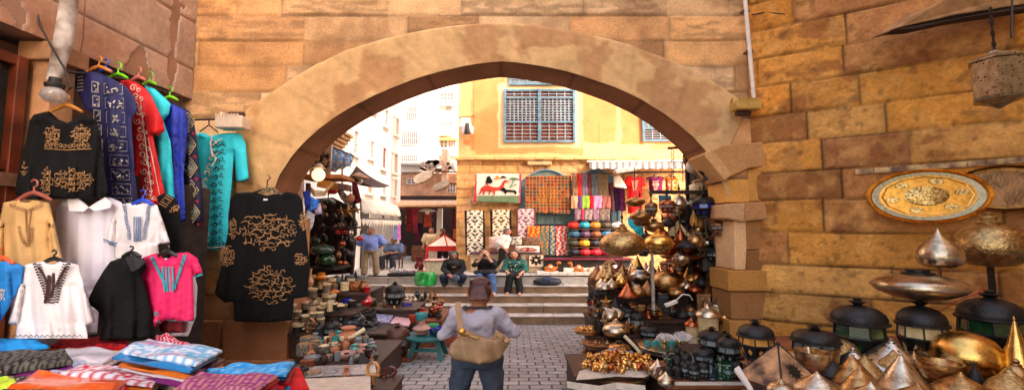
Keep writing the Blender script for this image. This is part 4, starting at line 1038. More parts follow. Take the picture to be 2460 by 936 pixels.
ribbons([([(382+4*i, 488-5*i), (400+4*i, 498-5*i)], 2.2) for i in range(5)]+medallion(420, 502, 12, 10, 6, 30), fL2, 'gold_stripe', CL['gold'], L2_, 2.2)
M_, fM = shirt('shirt', 'white long sleeved shirt with dark brown embroidered placket', 124, 626, 206, 186, 5.0, CL['white2'], 37, slv=.80, slw=.3, flare=1.35)
L = []
for i in range(15):
 for s in (-1, 1):
  x = 124+s*(40-i*2.4) if i < 9 else 124+s*(18-(i-9)*1.5); y = 632+i*6.5+abs(s)*0
  L.append(([(x, y), (x-s*8, y+4), (x-s*14, y+2)], 3)); L.append(([(x, y), (x+s*5, y+3)], 4))
L += [([(118, 660), (114, 700), (108, 728)], 8), ([(128, 655), (128, 690), (122, 715)], 6), ([(92, 640), (106, 662), (116, 690)], 5), ([(158, 640), (144, 664), (132, 690)], 5)]
L += [([(30+i*13, 809), (36+i*13, 803), (41+i*13, 808)], 1.6) for i in range(13)]
ribbons(L, fM, 'embroidery', CL['brn'], M_, 3)
hanger(130, 620, 58, 4.97, (28, 30, 30), M_, hook=18)
N_, fN = garment('shirt', 'sky blue top cut off by the left edge', 'shirt', [(-40, 640), (-10, 628), (30, 628), (56, 640), (50, 680), (20, 740), (0, 770), (-40, 775)], 4.95, CL['blue'], .03, 2, 38, .12)
hanger(-6, 615, 80, 4.9, (214, 90, 50), N_)
ribbons(medallion(2, 705, 10, 16, 6, 30), fN, 'print', CL['wht'], N_, 2)
O_, fO = garment('jacket', 'black collared shirt hanging open beside the pink top', 'shirt', [(290, 620), (310, 612), (345, 622), (352, 640), (340, 664), (352, 700), (372, 790), (376, 812), (240, 816), (250, 770), (236, 745), (210, 726), (226, 690), (250, 650), (266, 628)], 5.25, CL['black'], .035, 3, 39, .15)
b = MB(); b.poly([P(300, 618, 5.08), P(318, 612, 5.08), P(350, 628, 5.08), P(330, 646, 5.02), P(316, 652, 5.02)], (0, .02, 0)); b.build('collar', mat('black_collar', (.016, .016, .018), .8), O_)
hanger(316, 606, 44, 5.2, (28, 30, 30), O_, hook=14)
Q_, fQ = garment('shirt', 'white shirt showing below the pink top', 'shirt', [(380, 620), (460, 622), (474, 690), (470, 760), (452, 806), (400, 806), (390, 700)], 5.65, CL['white'], .02, 2, 43, .08)
R_, fR = garment('shirt', 'dark maroon garment hem hanging under the pink top', 'shirt', [(380, 700), (440, 700), (444, 798), (384, 796)], 5.5, CL['maroon'], .02, 2, 44, .06)
P_, fP = garment('top', 'hot pink short sleeved top with turquoise embroidered neck', 'shirt', [(346, 618), (376, 608), (398, 625), (424, 608), (452, 606), (474, 620), (487, 656), (466, 664), (462, 640), (464, 700), (466, 770), (400, 768), (362, 790), (350, 720), (342, 680), (330, 678), (332, 640)], 5.35, CL['pink'], .025, 3, 45, .13)
L = [([(368+i*2.4, 616+i*5.2), (362+i*3, 622+i*5.6)], 5) for i in range(14)]+[([(440-i*1.6, 612+i*5.6), (448-i*2.2, 616+i*6)], 5) for i in range(14)]+[([(398+dx, 640), (400+dx, 676), (402+dx*.8, 700)], 4) for dx in (-8, 0, 8, 16)]
L += [([(330, 676), (340, 682)], 5), ([(466, 664), (486, 658)], 5), ([(402, 768), (464, 770)], 3), (spiral(376, 752, 7, 1.2), 3), (spiral(380, 770, 6, 1.2), 3)]
ribbons(L, fP, 'embroidery', CL['tq2'], P_, 4)
hanger(402, 604, 54, 5.3, (28, 30, 30), P_, hook=14)
# support rails for second and third rows
# backing cloth wall behind the garments
o = thing('stall_backing', 'dark wooden stall backing behind the hanging shirts', 'stall', (-5.5, 7, 0))
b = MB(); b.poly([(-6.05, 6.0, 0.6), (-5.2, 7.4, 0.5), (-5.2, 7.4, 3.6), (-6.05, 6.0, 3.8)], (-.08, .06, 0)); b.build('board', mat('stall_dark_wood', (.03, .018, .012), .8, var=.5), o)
# ================================================================ TEXTILE TABLE
tcol = matv('textile', 0.75, bump=0.2, bscale=60, mott=.12, mscale=6, fine=.1)
tplas = matv('textile_in_plastic', 0.35, bump=0.35, bscale=9, mott=.12, mscale=6, coat=.8, fine=.08)
tb_ = thing('textile_table', 'cloth covered table under the folded textiles', 'table', (-4.2, 4.6, gz(4.6)))
TZ = 1.42
pl = [(-6.4, 3.0), (-1.75, 3.0), (-2.2, 4.0), (-3.3, 4.7), (-4.9, 5.8), (-5.6, 6.1), (-6.4, 6.1)]
MB().poly([(x, y, TZ-.06) for x, y in pl], (0, 0, .06)).build('top', mat('table_cloth_grey', srgb((96, 84, 84)), .9), tb_)
MB().poly([(x*.985, y+.04, TZ-.62) for x, y in pl], (0, 0, .56)).build('skirt', mat('red_skirt_cloth', srgb((150, 24, 26)), .85, var=.4, scale=4), tb_)
b = MB()
for x, y in ((-2.1, 3.2), (-2.6, 4.6), (-5.8, 5.6), (-5.8, 3.2)): b.box((x, y, (TZ+gz(y))/2-.1), (.1, .1, TZ-gz(y)-.1))
b.build('frame', wood_r, tb_)
def pack(name, label, corners, Y_of, th, cfun, m, layers=1, seed=0, cat='folded textile', parent=None, group=None):
 """folded textile: corners in picture order (far left, far right, near right, near left) at real heights"""
 th *= .62; layers += 2 if layers > 1 else 1
 A_, B_, C_, D__ = corners
 o = thing(name, label, cat, (A_+C_)/2-Vector((0, 0, th*layers)), group)
 rs = random.Random(seed)
 for k in range(layers):
  off = Vector((rs.uniform(-.03, .03), rs.uniform(-.03, .03), -k*th))
  nu, nv = 26, 18; vs = []; cs = []; fs = []
  for i in range(nu+1):
   for j in range(nv+1):
    u, v = i/nu, j/nv; p = A_.lerp(B_, u).lerp(D__.lerp(C_, u), v)+off
    e = min(u, 1-u, v, 1-v); edge = 1-max(0, 1-e/.035)**2
    h = th*(.55+.45*edge)+.012*(math.sin(u*9+seed)+math.sin(v*7+u*4+seed*2))*edge
    p.z += h-th; vs.append(p); cs.append(cfun(u, v) if k == 0 else (np.array(LAYC[(seed+k) % len(LAYC)])))
  for i in range(nu):
   for j in range(nv):
    a = i*(nv+1)+j; fs.append((a+1, a+nv+2, a+nv+1, a))
  # sides
  n0 = len(vs); ring = [i*(nv+1) for i in range(nu+1)]+[nu*(nv+1)+j for j in range(1, nv+1)]+[i*(nv+1)+nv for i in range(nu-1, -1, -1)]+[j for j in range(nv-1, 0, -1)]
  for r_ in ring:
   v0 = vs[r_]; vs.append(Vector((v0.x, v0.y, v0.z-th*.55))); cs.append(np.array(cs[r_])*(.7+.3*rs.random()))
  for q in range(len(ring)): fs.append((ring[q], ring[(q+1) % len(ring)], n0+(q+1) % len(ring), n0+q))
  bb = MB(); bb.add(vs, fs); bb.build('fold', m, o, smooth=True, colors=cs, angle=60)
 return o
LAYC = [c3(200, 40, 50), c3(40, 130, 190), c3(60, 30, 40), c3(230, 120, 40), c3(220, 210, 215), c3(120, 40, 110), c3(30, 60, 90), c3(150, 30, 40)]
def T(px, py, z):
 u = (px-1230)/F; v = (468-py)/F; dy = ct-v*st; dz = st+v*ct; Y = (z-CZ)/(dz/dy); return P(px, py, Y)
def stripes(base, acc, f, axis=0, duty=.3):
 def g(u, v):
  t = (u if axis == 0 else v)*f; n = math.sin(u*40+v*23)*math.sin(v*61-u*13)
  return (acc if (t % 1) < duty and n > -.5 else base)
 return g
def speck(base, acc, th=.4, fu=47, fv=61, border=None):
 def g(u, v):
  n = math.sin(u*fu+3*math.sin(v*19))*math.sin(v*fv+2*math.sin(u*23))
  if border is not None and (v > .82 or v < .06): return border if math.sin(u*110) > -.4 else base
  return acc if n > th else base
 return g
Z1 = 1.62
pack('folded_textile', 'bright sky blue folded cloth at the far left corner', [T(-60, 805, 1.66), T(85, 812, 1.66), T(118, 826, 1.66), T(-60, 850, 1.66)], None, .08, stripes(c3(30, 150, 225), c3(24, 130, 210), 3), tcol, 1, 1)
pack('folded_textile', 'dark red folded cloth with tiny black pattern', [T(150, 806, 1.58), T(290, 812, 1.58), T(322, 832, 1.58), T(112, 826, 1.58)], None, .08, speck(c3(170, 16, 26), c3(50, 6, 10), .3, 140, 120), tcol, 1, 2)
pack('folded_textile', 'white folded cloth behind the crimson bordered pack', [T(165, 832, 1.57), T(300, 838, 1.57), T(250, 866, 1.57), T(120, 862, 1.57)], None, .08, speck(c3(226, 222, 230), c3(214, 212, 222), .7), tplas, 1, 3)
pack('folded_textile', 'grey and black brocade bundle with speckled pattern', [T(0, 838, 1.66), T(165, 832, 1.66), T(186, 856, 1.66), T(20, 880, 1.66)], None, .11, speck(c3(104, 100, 92), c3(30, 28, 26), .05, 70, 90), tcol, 2, 4)
pack('folded_textile', 'darker speckled bundle under the brocade bundle', [T(-50, 872, 1.58), T(100, 874, 1.58), T(120, 900, 1.58), T(-50, 920, 1.58)], None, .1, speck(c3(70, 64, 60), c3(196, 180, 150), .5, 70, 90), tcol, 1, 5)
pack('folded_textile', 'lime green folded cloth at the left edge', [T(-50, 905, 1.62), T(10, 905, 1.62), T(32, 922, 1.62), T(-50, 930, 1.62)], None, .09, stripes(c3(190, 214, 60), c3(170, 200, 50), 3), tcol, 1, 6)
pack('folded_textile', 'orange folded cloth in clear plastic near the front', [T(95, 888, 1.70), T(314, 906, 1.70), T(262, 946, 1.70), T(22, 930, 1.70)], None, .07, speck(c3(238, 92, 20), c3(246, 120, 40), .6), tplas, 3, 7)
pack('folded_textile', 'white and blue embroidered textile pack on the tallest pile', [T(352, 812, 1.88), T(534, 838, 1.88), T(470, 872, 1.88), T(284, 840, 1.88)], None, .055, speck(c3(120, 186, 226), c3(232, 240, 248), .1, 41, 37, c3(236, 240, 248)), tplas, 4, 8)
pack('folded_textile', 'crimson and white textile peeking out behind the blue pack', [T(376, 800, 1.84), T(420, 804, 1.84), T(474, 830, 1.84), T(400, 830, 1.84)], None, .1, speck(c3(196, 40, 62), c3(230, 214, 220), .35, 60, 50), tcol, 1, 9)
pack('folded_textile', 'white and crimson embroidered textile pack with a toothed border', [T(200, 872, 1.70), T(398, 888, 1.70), T(366, 918, 1.70), T(130, 892, 1.70)], None, .06, speck(c3(206, 24, 58), c3(236, 226, 236), .1, 50, 44, c3(240, 236, 244)), tplas, 3, 10)
pack('folded_textile', 'lilac and white textile pack in clear plastic', [T(300, 862, 1.64), T(486, 882, 1.64), T(430, 912, 1.64), T(360, 900, 1.64)], None, .07, speck(c3(160, 130, 206), c3(226, 220, 240), .1, 44, 40), tplas, 3, 11)
pack('folded_textile', 'pale blue and grey pack half hidden under the white textiles', [T(120, 866, 1.56), T(210, 862, 1.56), T(190, 892, 1.56), T(100, 894, 1.56)], None, .09, speck(c3(176, 186, 214), c3(120, 150, 210), .3), tplas, 1, 12)
pack('folded_textile', 'blue scarf cloth with fine silver pattern on the right hand pile', [T(560, 878, 1.78), T(712, 864, 1.78), T(690, 896, 1.78), T(490, 892, 1.78)], None, .05, speck(c3(36, 144, 214), c3(120, 180, 210), .2, 70, 90), tcol, 5, 13)
pack('folded_textile', 'purple striped shawl folded on the right hand pile', [T(480, 892, 1.80), T(672, 898, 1.80), T(618, 936, 1.80), T(430, 926, 1.80)], None, .05, stripes(c3(136, 44, 116), c3(196, 130, 120), 13, 0, .25), tcol, 4, 14)
pack('folded_textile', 'scarlet folded cloth hanging over the right table end', [T(640, 905, 1.72), T(716, 872, 1.72), T(742, 930, 1.60), T(690, 960, 1.60)], None, .07, speck(c3(214, 20, 28), c3(170, 30, 40), .3), tcol, 4, 15)
pack('folded_textile', 'red and cream cloth at the bottom of the picture', [T(420, 928, 1.70), T(640, 934, 1.70), T(620, 965, 1.70), T(380, 965, 1.70)], None, .06, stripes(c3(206, 30, 34), c3(226, 160, 130), 6, 0, .25), tcol, 3, 16)
pack('folded_textile', 'black cloth with gold dots along the bottom edge', [T(0, 930, 1.73), T(250, 940, 1.73), T(240, 970, 1.73), T(-40, 970, 1.73)], None, .05, speck(c3(30, 34, 46), c3(170, 160, 140), .6, 80, 40), tcol, 2, 17)
# ================================================================ PEOPLE
def wrinkle(ob, s):
 tx = bpy.data.textures.get('cloth_wrinkles')
 if tx is None: tx = bpy.data.textures.new('cloth_wrinkles', 'CLOUDS'); tx.noise_scale = .14; tx.noise_depth = 3
 d = ob.modifiers.new('wrinkles', 'DISPLACE'); d.texture = tx; d.strength = s; d.mid_level = .5; d.texture_coords = 'LOCAL'
def person(loc, yaw, J, label, tw=1.0, hs=1.0, wk=.045, skin=(186, 130, 100), sleeve=1.0, shirt=None, pants=None, hair=None, shoe=None, belly=0.0, hscale=1.0, hairfn=None, lean_head=(0, 0, 0), pantlen=1.0, group=None, vox=.017, hairlong=0, name='person', shirt_long=0.0, slvloose=.012, bare_feet=False, flare=0.0):
 loc = Vector(loc); Rz = Matrix.Rotation(yaw, 3, 'Z')
 o = thing(name, label, 'person', loc, group)
 j = {k: (Vector(v)/hscale if k[:2] != 'hd' else Vector(v)) for k, v in J.items()}
 def W(v):
  if hs != 1 and v.z > j['head'].z-.115: v = j['head']+(v-j['head'])*hs
  q = Rz @ (v*hscale)
  return Vector((q.x*1.5, q.y*1.5, q.z))+loc
 def A(v): return W(Vector(v)/hscale)
 def fin(mb, nm_, m, par, v=vox, it=3, remesh=True):
  mb.bend(W); ob = mb.build(nm_, m, par, smooth=True, angle=180)
  if remesh:
   r = ob.modifiers.new('skin', 'REMESH'); r.mode = 'VOXEL'; r.voxel_size = v; r.use_smooth_shade = True
   s = ob.modifiers.new('smooth', 'SMOOTH'); s.factor = .5; s.iterations = it
  return ob
 def loft(mb, rings, seg=18):
  vs = []; fs = []
  for c, rx, ry in rings:
   for k in range(seg):
    a = 2*math.pi*k/seg; vs.append(Vector(c)+Vector((rx*math.cos(a), ry*math.sin(a), 0)))
  for i in range(len(rings)-1):
   for k in range(seg): fs.append((i*seg+k, i*seg+(k+1) % seg, (i+1)*seg+(k+1) % seg, (i+1)*seg+k))
  fs.append(tuple(range(seg-1, -1, -1))); fs.append(tuple((len(rings)-1)*seg+k for k in range(seg)))
  mb.add(vs, fs)
 pel = j['pelvis']; nk = j['neck']; hd = j['head']
 sp = nk-pel
 def torso(mb, e, low=0.0):
  prof = [(-0.12-low, .135+flare, .10), (-.05, .155, .115), (.10, .150, .115), (.28, .135, .10+belly*.7), (.45, .135, .10+belly), (.65, .155, .115+belly*.5), (.82, .172, .11), (.93, .15, .085), (1.0, .075, .06)]
  loft(mb, [(pel+sp*t+Vector((0, -belly*.6*math.sin(max(0, min(1, t))*math.pi), 0)), rx*tw+e, ry+e) for t, rx, ry in prof])
 def arm(mb, s, e, frac=1.0):
  sh, el, wr = j['sh'+s], j['el'+s], j['wr'+s]
  if frac > .5:
   mb.capsule(sh, el, .048+e, .038+e); q = el.lerp(wr, (frac-.5)*2); mb.capsule(el, q, .038+e, .038+e-(.012 if frac == 1 else .004))
  else: mb.capsule(sh, sh.lerp(el, frac*2), .050+e*1.5, .044+e*1.8)
  mb.capsule(nk+Vector((0, 0, -.06)), sh, .05+e, .05+e)
 def leg(mb, s, e, frac=1.0):
  h, k, a = j['hip'+s], j['kn'+s], j['an'+s]
  mb.capsule(h, k, .080+e, .052+e); mb.capsule(k, k.lerp(a, frac), .052+e, .036+e+(.02 if e > .01 else 0))
 bm = MB(); torso(bm, 0)
 for s in 'LR': arm(bm, s, 0); leg(bm, s, 0)
 bm.capsule(nk-sp*.05, hd+Vector((0, .01, -.06)), .052, .047)
 # head
 hr = Matrix.Rotation(lean_head[2], 3, 'Z') @ Matrix.Rotation(lean_head[0], 3, 'X')
 def H(v): return hd+hr @ Vector(v)
 bm.ell(hd, (.074, .092, .112), 16, 12, hr); bm.ell(H((0, -.03, -.055)), (.052, .055, .055), 12, 8, hr)
 bm.capsule(H((0, -.088, .012)), H((0, -.108, -.022)), .009, .015, 8)
 for s in (-1, 1): bm.ell(H((s*.076, .008, -.008)), (.012, .02, .032), 8, 6, hr); bm.ell(H((s*.03, -.078, .02)), (.02, .014, .01), 8, 6, hr)
 # hands with five fingers
 for s, sg in (('L', 1), ('R', -1)):
  wr = j['wr'+s]; el = j['el'+s]; d = j.get('hd'+s, (wr-el)).normalized(); side = d.cross(Vector((0, 0, 1)))
  if side.length < .1: side = Vector((1, 0, 0))
  side.normalize(); nrm = side.cross(d)
  bm.capsule(wr, wr+d*.055, .026, .034, 10); pc = wr+d*.06
  for k in range(4):
   of = (k-1.5)*.019; a = pc+side*of+d*.025; ln = (.058, .070, .066, .05)[k]
   m_ = a+d*ln*.55-nrm*.008; bm.capsule(a-d*.02, m_, .010, .009, 6); bm.capsule(m_, m_+d*ln*.4-nrm*.02, .009, .0075, 6)
  a = wr+d*.025+side*.030*sg*-1; bm.capsule(a, a+d*.035-side*.022*sg, .012, .010, 6); bm.capsule(a+d*.035-side*.022*sg, a+d*.06-side*.026*sg, .010, .009, 6)
 for s in 'LR':
  an = j['an'+s]; tf = j.get('toe'+s, an+Vector((0, -.17, -.05))); bm.capsule(an+Vector((0, .03, -.035)), tf, .034, .028, 10); bm.capsule(an, an+Vector((0, 0, -.03)), .04, .036)
 sk = mat('skin_%d_%d' % (skin[0], skin[1]), srgb(skin), .5, var=.12, scale=12)
 fin(bm, 'body', sk, o)
 if shirt is not None:
  t = MB(); torso(t, .014, shirt_long)
  for s in 'LR': arm(t, s, slvloose, sleeve)
  wrinkle(fin(t, 'shirt', shirt, o, vox), wk)
 if pants is not None:
  t = MB(); loft(t, [(pel+Vector((0, 0, -.10)), .15, .115), (pel, .165, .128), (pel+sp*.18, .148, .118+belly*.6)])
  for s in 'LR': leg(t, s, .016, pantlen)
  wrinkle(fin(t, 'trousers', pants, o, vox), wk*.8)
 if shoe is not None:
  t = MB()
  for s in 'LR':
   an = j['an'+s]; tf = j.get('toe'+s, an+Vector((0, -.17, -.05))); t.capsule(an+Vector((0, .04, -.042)), tf, .044, .038, 10)
  fin(t, 'shoe', shoe, o, vox)
 # face
 if hair is not None:
  t = MB()
  if hairfn: hairfn(t, H, hr)
  else:
   t.ell(H((0, .018, .028)), (.081, .090, .100), 16, 12, hr); t.ell(H((0, .045, -.02)), (.076, .062, .075), 12, 8, hr)
  fin(t, 'hair', hair, o, .014, 2)
 for s in (-1, 1):
  t = MB(); t.ell(H((s*.029, -.083, .014)), (.012, .008, .0055), 8, 6, hr); fin(t, 'eye', mat('eye_dark', (.02, .012, .01), .2), o, remesh=False)
  t = MB(); t.capsule(H((s*.014, -.089, .034)), H((s*.045, -.076, .036)), .004, .003, 6); fin(t, 'eyebrow', mat('brow_dark', (.03, .018, .012), .8), o, remesh=False)
 t = MB(); t.capsule(H((-.02, -.084, -.062)), H((.02, -.084, -.062)), .006, .006, 6); fin(t, 'mouth', mat('lip', srgb((150, 70, 66)), .5), o, remesh=False)
 o['_'] = 0; del o['_']
 return o, A, fin, H, j
def stand(**k):
 J = dict(pelvis=(0, 0, .95), neck=(0, .01, 1.45), head=(0, -.01, 1.60), shL=(.175, 0, 1.38), shR=(-.175, 0, 1.38), elL=(.24, .03, 1.10), elR=(-.24, .03, 1.10), wrL=(.25, -.04, .86), wrR=(-.25, -.04, .86),
             hipL=(.09, 0, .92), hipR=(-.09, 0, .92), knL=(.105, -.01, .5), knR=(-.105, -.01, .5), anL=(.11, .02, .085), anR=(-.11, .02, .085))
 J.update(k); return J
def sit(seat=.45, **k):
 J = dict(pelvis=(0, 0, seat+.09), neck=(0, -.02, seat+.60), head=(0, -.05, seat+.76), shL=(.17, -.02, seat+.53), shR=(-.17, -.02, seat+.53), elL=(.23, -.12, seat+.27), elR=(-.23, -.12, seat+.27), wrL=(.08, -.34, seat+.20), wrR=(-.08, -.34, seat+.20),
             hipL=(.09, -.02, seat+.08), hipR=(-.09, -.02, seat+.08), knL=(.13, -.42, seat+.06), knR=(-.13, -.42, seat+.06), anL=(.12, -.40, .085), anR=(-.12, -.40, .085))
 J.update(k); return J
def cm(name, c, **k): return mat(name, srgb(c), k.pop('rough', .85), var=k.pop('var', .2), scale=k.pop('scale', 5), bump=k.pop('bump', .2), bscale=k.pop('bscale', 18), **k)
jeans = cm('denim', (58, 78, 112), scale=7, var=.4)
grey_shirt = cm('lilac_grey_cotton', (172, 164, 176), var=.14, scale=3, bump=.5, bscale=10)
# --- woman seen from behind in the lane
Yw = 4.75
base = P(1146, 1000, Yw); Gw = Vector((base.x, Yw, gz(Yw)))
def bun(t, H, hr):
 t.ell(H((0, .018, .022)), (.077, .092, .100), 18, 12, hr); t.ell(H((-.005, .03, .118)), (.052, .052, .036), 14, 8, hr); t.ell(H((.035, .045, .105)), (.034, .034, .028), 10, 6, hr); t.ell(H((-.045, .05, .10)), (.028, .03, .024), 10, 6, hr)
 for k in range(5): t.capsule(H((-.05+.025*k, .095, -.06)), H((-.03+.015*k, .09, .06)), .014, .02, 8)
J = stand(pelvis=(0, 0, .93), neck=(0, -.02, 1.42), head=(-.012, -.06, 1.555), shL=(.145, -.01, 1.36), shR=(-.145, -.01, 1.36), elL=(.245, -.06, 1.12), elR=(-.25, -.06, 1.13), wrL=(.13, -.30, 1.15), wrR=(-.13, -.30, 1.15), hipL=(.085, 0, .9), hipR=(-.085, 0, .9), knL=(.135, -.02, .48), knR=(-.12, -.02, .48), anL=(.12, .03, .09), anR=(-.07, .03, .09))
ww, W, fin, H, j = person(Gw, math.pi, J, 'woman in a lilac grey top seen from behind, with a tan shoulder bag', skin=(176, 112, 78), shirt=grey_shirt, pants=cm('grey_denim', (50, 60, 74), var=.4), hair=mat('auburn_hair', srgb((92, 32, 18)), .4, var=.6, scale=16, col2=srgb((20, 9, 8)), bump=.5, bscale=60), shoe=cm('dark_shoe', (40, 36, 34)), hairfn=bun, lean_head=(.25, 0, 0), shirt_long=.0, slvloose=.014, flare=.0, vox=.013, hscale=1.04, tw=.78, hs=1.12, wk=.075)
t = MB()
for p_, q_ in (((-.08, .035, 1.44), (.08, .035, 1.44)), ((-.08, .03, 1.44), (-.10, -.09, 1.40)), ((.08, .03, 1.44), (.10, -.09, 1.40))): t.capsule(Vector(p_)/1.04, Vector(q_)/1.04, .014, .014)
fin(t, 'camera_strap', mat('dark_strap', (.03, .02, .025), .7), ww, remesh=False)
# tan shoulder bag (her own left is picture left after the turn)
bagm = mat('tan_canvas_bag', srgb((158, 124, 88)), .7, var=.25, scale=3, bump=.3, bscale=14)
bag = thing('shoulder_bag', 'slouchy tan shoulder bag worn across the back of the woman in grey', 'bag', P(1148, 870, 4.35))
pts = [(1083, 826), (1104, 808), (1118, 796), (1128, 797), (1150, 806), (1180, 815), (1204, 806), (1218, 822), (1212, 838), (1202, 858), (1180, 868), (1150, 871), (1118, 866), (1090, 860), (1078, 846)]
fb = folds(pts, 4.34, .02, 1.2, 4, .20)
sheet(pts, fb, 'pouch', bagm, bag, res=5, thick=.02)
sheet([((x-1146)*1.01+1146, (y-835)*1.01+835) for x, y in pts], folds(pts, 4.36, .005, 1, 5, -.05), 'pouch_back', bagm, bag, res=8)
b = MB(); b.tube([P(1110, 803, 4.28), P(1130, 806, 4.2), P(1150, 812, 4.17)], .012, 6); b.build('zip', mat('brass_zip', srgb((176, 130, 70)), .3, .8), bag)
b = MB()
sl_ = [P(1108, 806, 4.32), P(1106, 780, 4.36), P(1103, 755, 4.40), P(1100, 735, 4.44), P(1101, 724, 4.62)]
for p, q in zip(sl_[:-1], sl_[1:]): b.poly([p+Vector((-.03, 0, 0)), p+Vector((.03, 0, 0)), q+Vector((.03, 0, 0)), q+Vector((-.03, 0, 0))], (0, -.012, 0))
b.build('strap', bagm, bag)
b = MB(); b.ell(P(1110, 796, 4.27), (.04, .02, .035)); b.ell(P(1120, 804, 4.26), (.03, .02, .02)); b.build('buckle', mat('gold_buckle', srgb((196, 140, 60)), .25, .9), bag, smooth=True)
b = MB(); b.tube([P(1188, 812, 4.3), P(1196, 800, 4.26), P(1206, 808, 4.26), P(1200, 818, 4.26)], .03, 8); b.tube([P(1206, 808, 4.3), P(1220, 820, 4.28), P(1212, 830, 4.28)], .035, 6); b.build('strap_knot', bagm, bag, smooth=True)
# --- three seated women on the top step
def seatloc(px, Y=15.45): p = P(px, 660, Y); return Vector((p.x, Y, PLZ-.45))
def hijab(t, H, hr):
 t.ell(H((0, .025, .02)), (.092, .100, .116), 18, 12, hr); t.ell(H((0, .03, -.09)), (.095, .085, .09), 14, 8, hr); t.capsule(H((0, .0, -.12)), H((0, -.03, -.21)), .08, .11, 14)
 t.capsule(H((-.066, -.03, .02)), H((-.055, -.04, -.07)), .022, .022, 8); t.capsule(H((.066, -.03, .02)), H((.055, -.04, -.07)), .022, .022, 8)
blackc = cm('black_knit', (18, 16, 18), var=.3)
fz = 1.01-PLZ+.45
J = sit(knL=(.23, -.36, .50), knR=(-.23, -.36, .50), anL=(.17, -.26, fz+.1), anR=(-.20, -.26, fz+.1), wrL=(.05, -.36, .55), wrR=(-.10, -.40, .60), head=(0, -.07, 1.18), neck=(0, -.03, 1.03))
a_, W, fin, H, j = person(seatloc(1090), 0.1, J, 'seated woman in a black headscarf and dark jeans holding a cloth bag', skin=(150, 96, 72), shirt=blackc, pants=cm('dark_denim', (32, 40, 66), var=.3), hair=mat('black_scarf', (.012, .011, .013), .8), shoe=cm('black_flat_shoe', (20, 16, 18)), hairfn=hijab, slvloose=.022, shirt_long=.05, hscale=1.28)
t = MB(); t.ell(H((0, -.02, .085)), (.06, .055, .02)); fin(t, 'headband', cm('teal_band', (40, 140, 140)), a_, .012)
t = MB(); t.ell(H((0, -.10, -.25)), (.05, .02, .07)); fin(t, 'chest_print', CL['gold'], a_, remesh=False)
pk = thing('cloth_bag', 'small dark flowered cloth bag in the lap of the woman in the headscarf', 'bag', W(Vector((.02, -.42, .45))))
b = MB(); b.ell(W(Vector((.03, -.42, .46))), (.20, .12, .13), 16, 10); b.build('pouch', mat('flower_cloth', srgb((34, 44, 70)), .8, scale=30, col2=srgb((90, 100, 120))), pk, smooth=True)
J = sit(knL=(.17, -.42, .54), knR=(-.12, -.42, .54), anL=(.22, -.56, .77-PLZ+.54), anR=(-.10, -.44, .77-PLZ+.54), head=(-.01, -.04, 1.27), neck=(0, -.01, 1.10), shL=(.17, 0, 1.0), shR=(-.17, 0, 1.0), elL=(.22, -.18, .86), elR=(-.24, -.18, .86), wrL=(.07, -.22, 1.14), wrR=(-.10, -.22, 1.12), hdL=(-.3, .0, 1), hdR=(.3, 0, 1))
def tied(t, H, hr): t.ell(H((0, .016, .030)), (.080, .090, .096), 16, 12, hr); t.ell(H((0, .045, -.02)), (.076, .062, .075), 12, 8, hr)
a_, W, fin, H, j = person(seatloc(1166), 0.0, J, 'seated woman in black raising a camera to her face', skin=(206, 150, 120), sleeve=.62, shirt=blackc, pants=cm('blue_denim', (66, 96, 142), var=.35), hair=mat('brown_hair', srgb((92, 58, 40)), .5, var=.5, scale=25), shoe=cm('pale_sandal', (190, 170, 170)), hairfn=tied, slvloose=.02, hscale=1.28)
ca = thing('photo_camera', 'small black camera held up by the seated woman in black', 'camera', W(Vector((0, -.22, 1.2))))
b = MB(); b.box(W(Vector((0, -.20, 1.195))), (.19, .07, .085)); b.box(W(Vector((0, -.20, 1.25))), (.07, .06, .03)); b.build('body', mat('camera_black', (.012, .012, .014), .35), ca, bevel=.008)
b = MB(); c0 = W(Vector((0, -.225, 1.19))); b.tube([c0, c0+Vector((0, -.08, 0))], .045, 14); b.build('lens', mat('camera_lens', (.03, .04, .06), .1), ca, smooth=True)
sb_ = thing('handbag', 'wide black handbag across the lap of the woman with the camera', 'bag', W(Vector((0, -.3, .6))))
b = MB(); b.ell(W(Vector((.02, -.30, .655))), (.44, .18, .085), 20, 10); b.box(W(Vector((.02, -.3, .64))), (.78, .26, .10)); o = b.build('pouch', cm('black_leather', (22, 20, 22), rough=.45), sb_, smooth=True); r_ = o.modifiers.new('r', 'REMESH'); r_.mode = 'VOXEL'; r_.voxel_size = .02; r_.use_smooth_shade = True
b = MB(); b.tube([W(Vector((-.2, -.36, .68))), W(Vector((-.1, -.42, .73))), W(Vector((.1, -.42, .72))), W(Vector((.22, -.36, .68)))], .014); b.build('strap', _M['black_leather'], sb_)
def curly(t, H, hr):
 t.ell(H((0, .022, .03)), (.088, .092, .104), 16, 12, hr)
 rs = random.Random(3)
 for k in range(26):
  s = rs.choice((-1, 1)); a = rs.uniform(0, 1); t.ell(H((s*rs.uniform(.07, .115), rs.uniform(-.03, .07), .04-.22*a)), (.028, .028, .035), 8, 6)
 t.ell(H((0, .06, -.08)), (.11, .05, .12), 14, 8, hr)
J = sit(knL=(.10, -.40, .54), knR=(-.07, -.42, .54), anL=(.16, -.50, .77-PLZ+.53), anR=(-.12, -.46, .77-PLZ+.53), head=(-.015, -.06, 1.22), neck=(0, -.02, 1.05), wrL=(.16, -.36, .60), wrR=(-.12, -.34, .62), elL=(.26, -.10, .72), elR=(-.24, -.12, .72))
teal = mat('teal_print_blouse', srgb((24, 112, 96)), .75, scale=16, col2=srgb((20, 70, 66)), bump=.2)
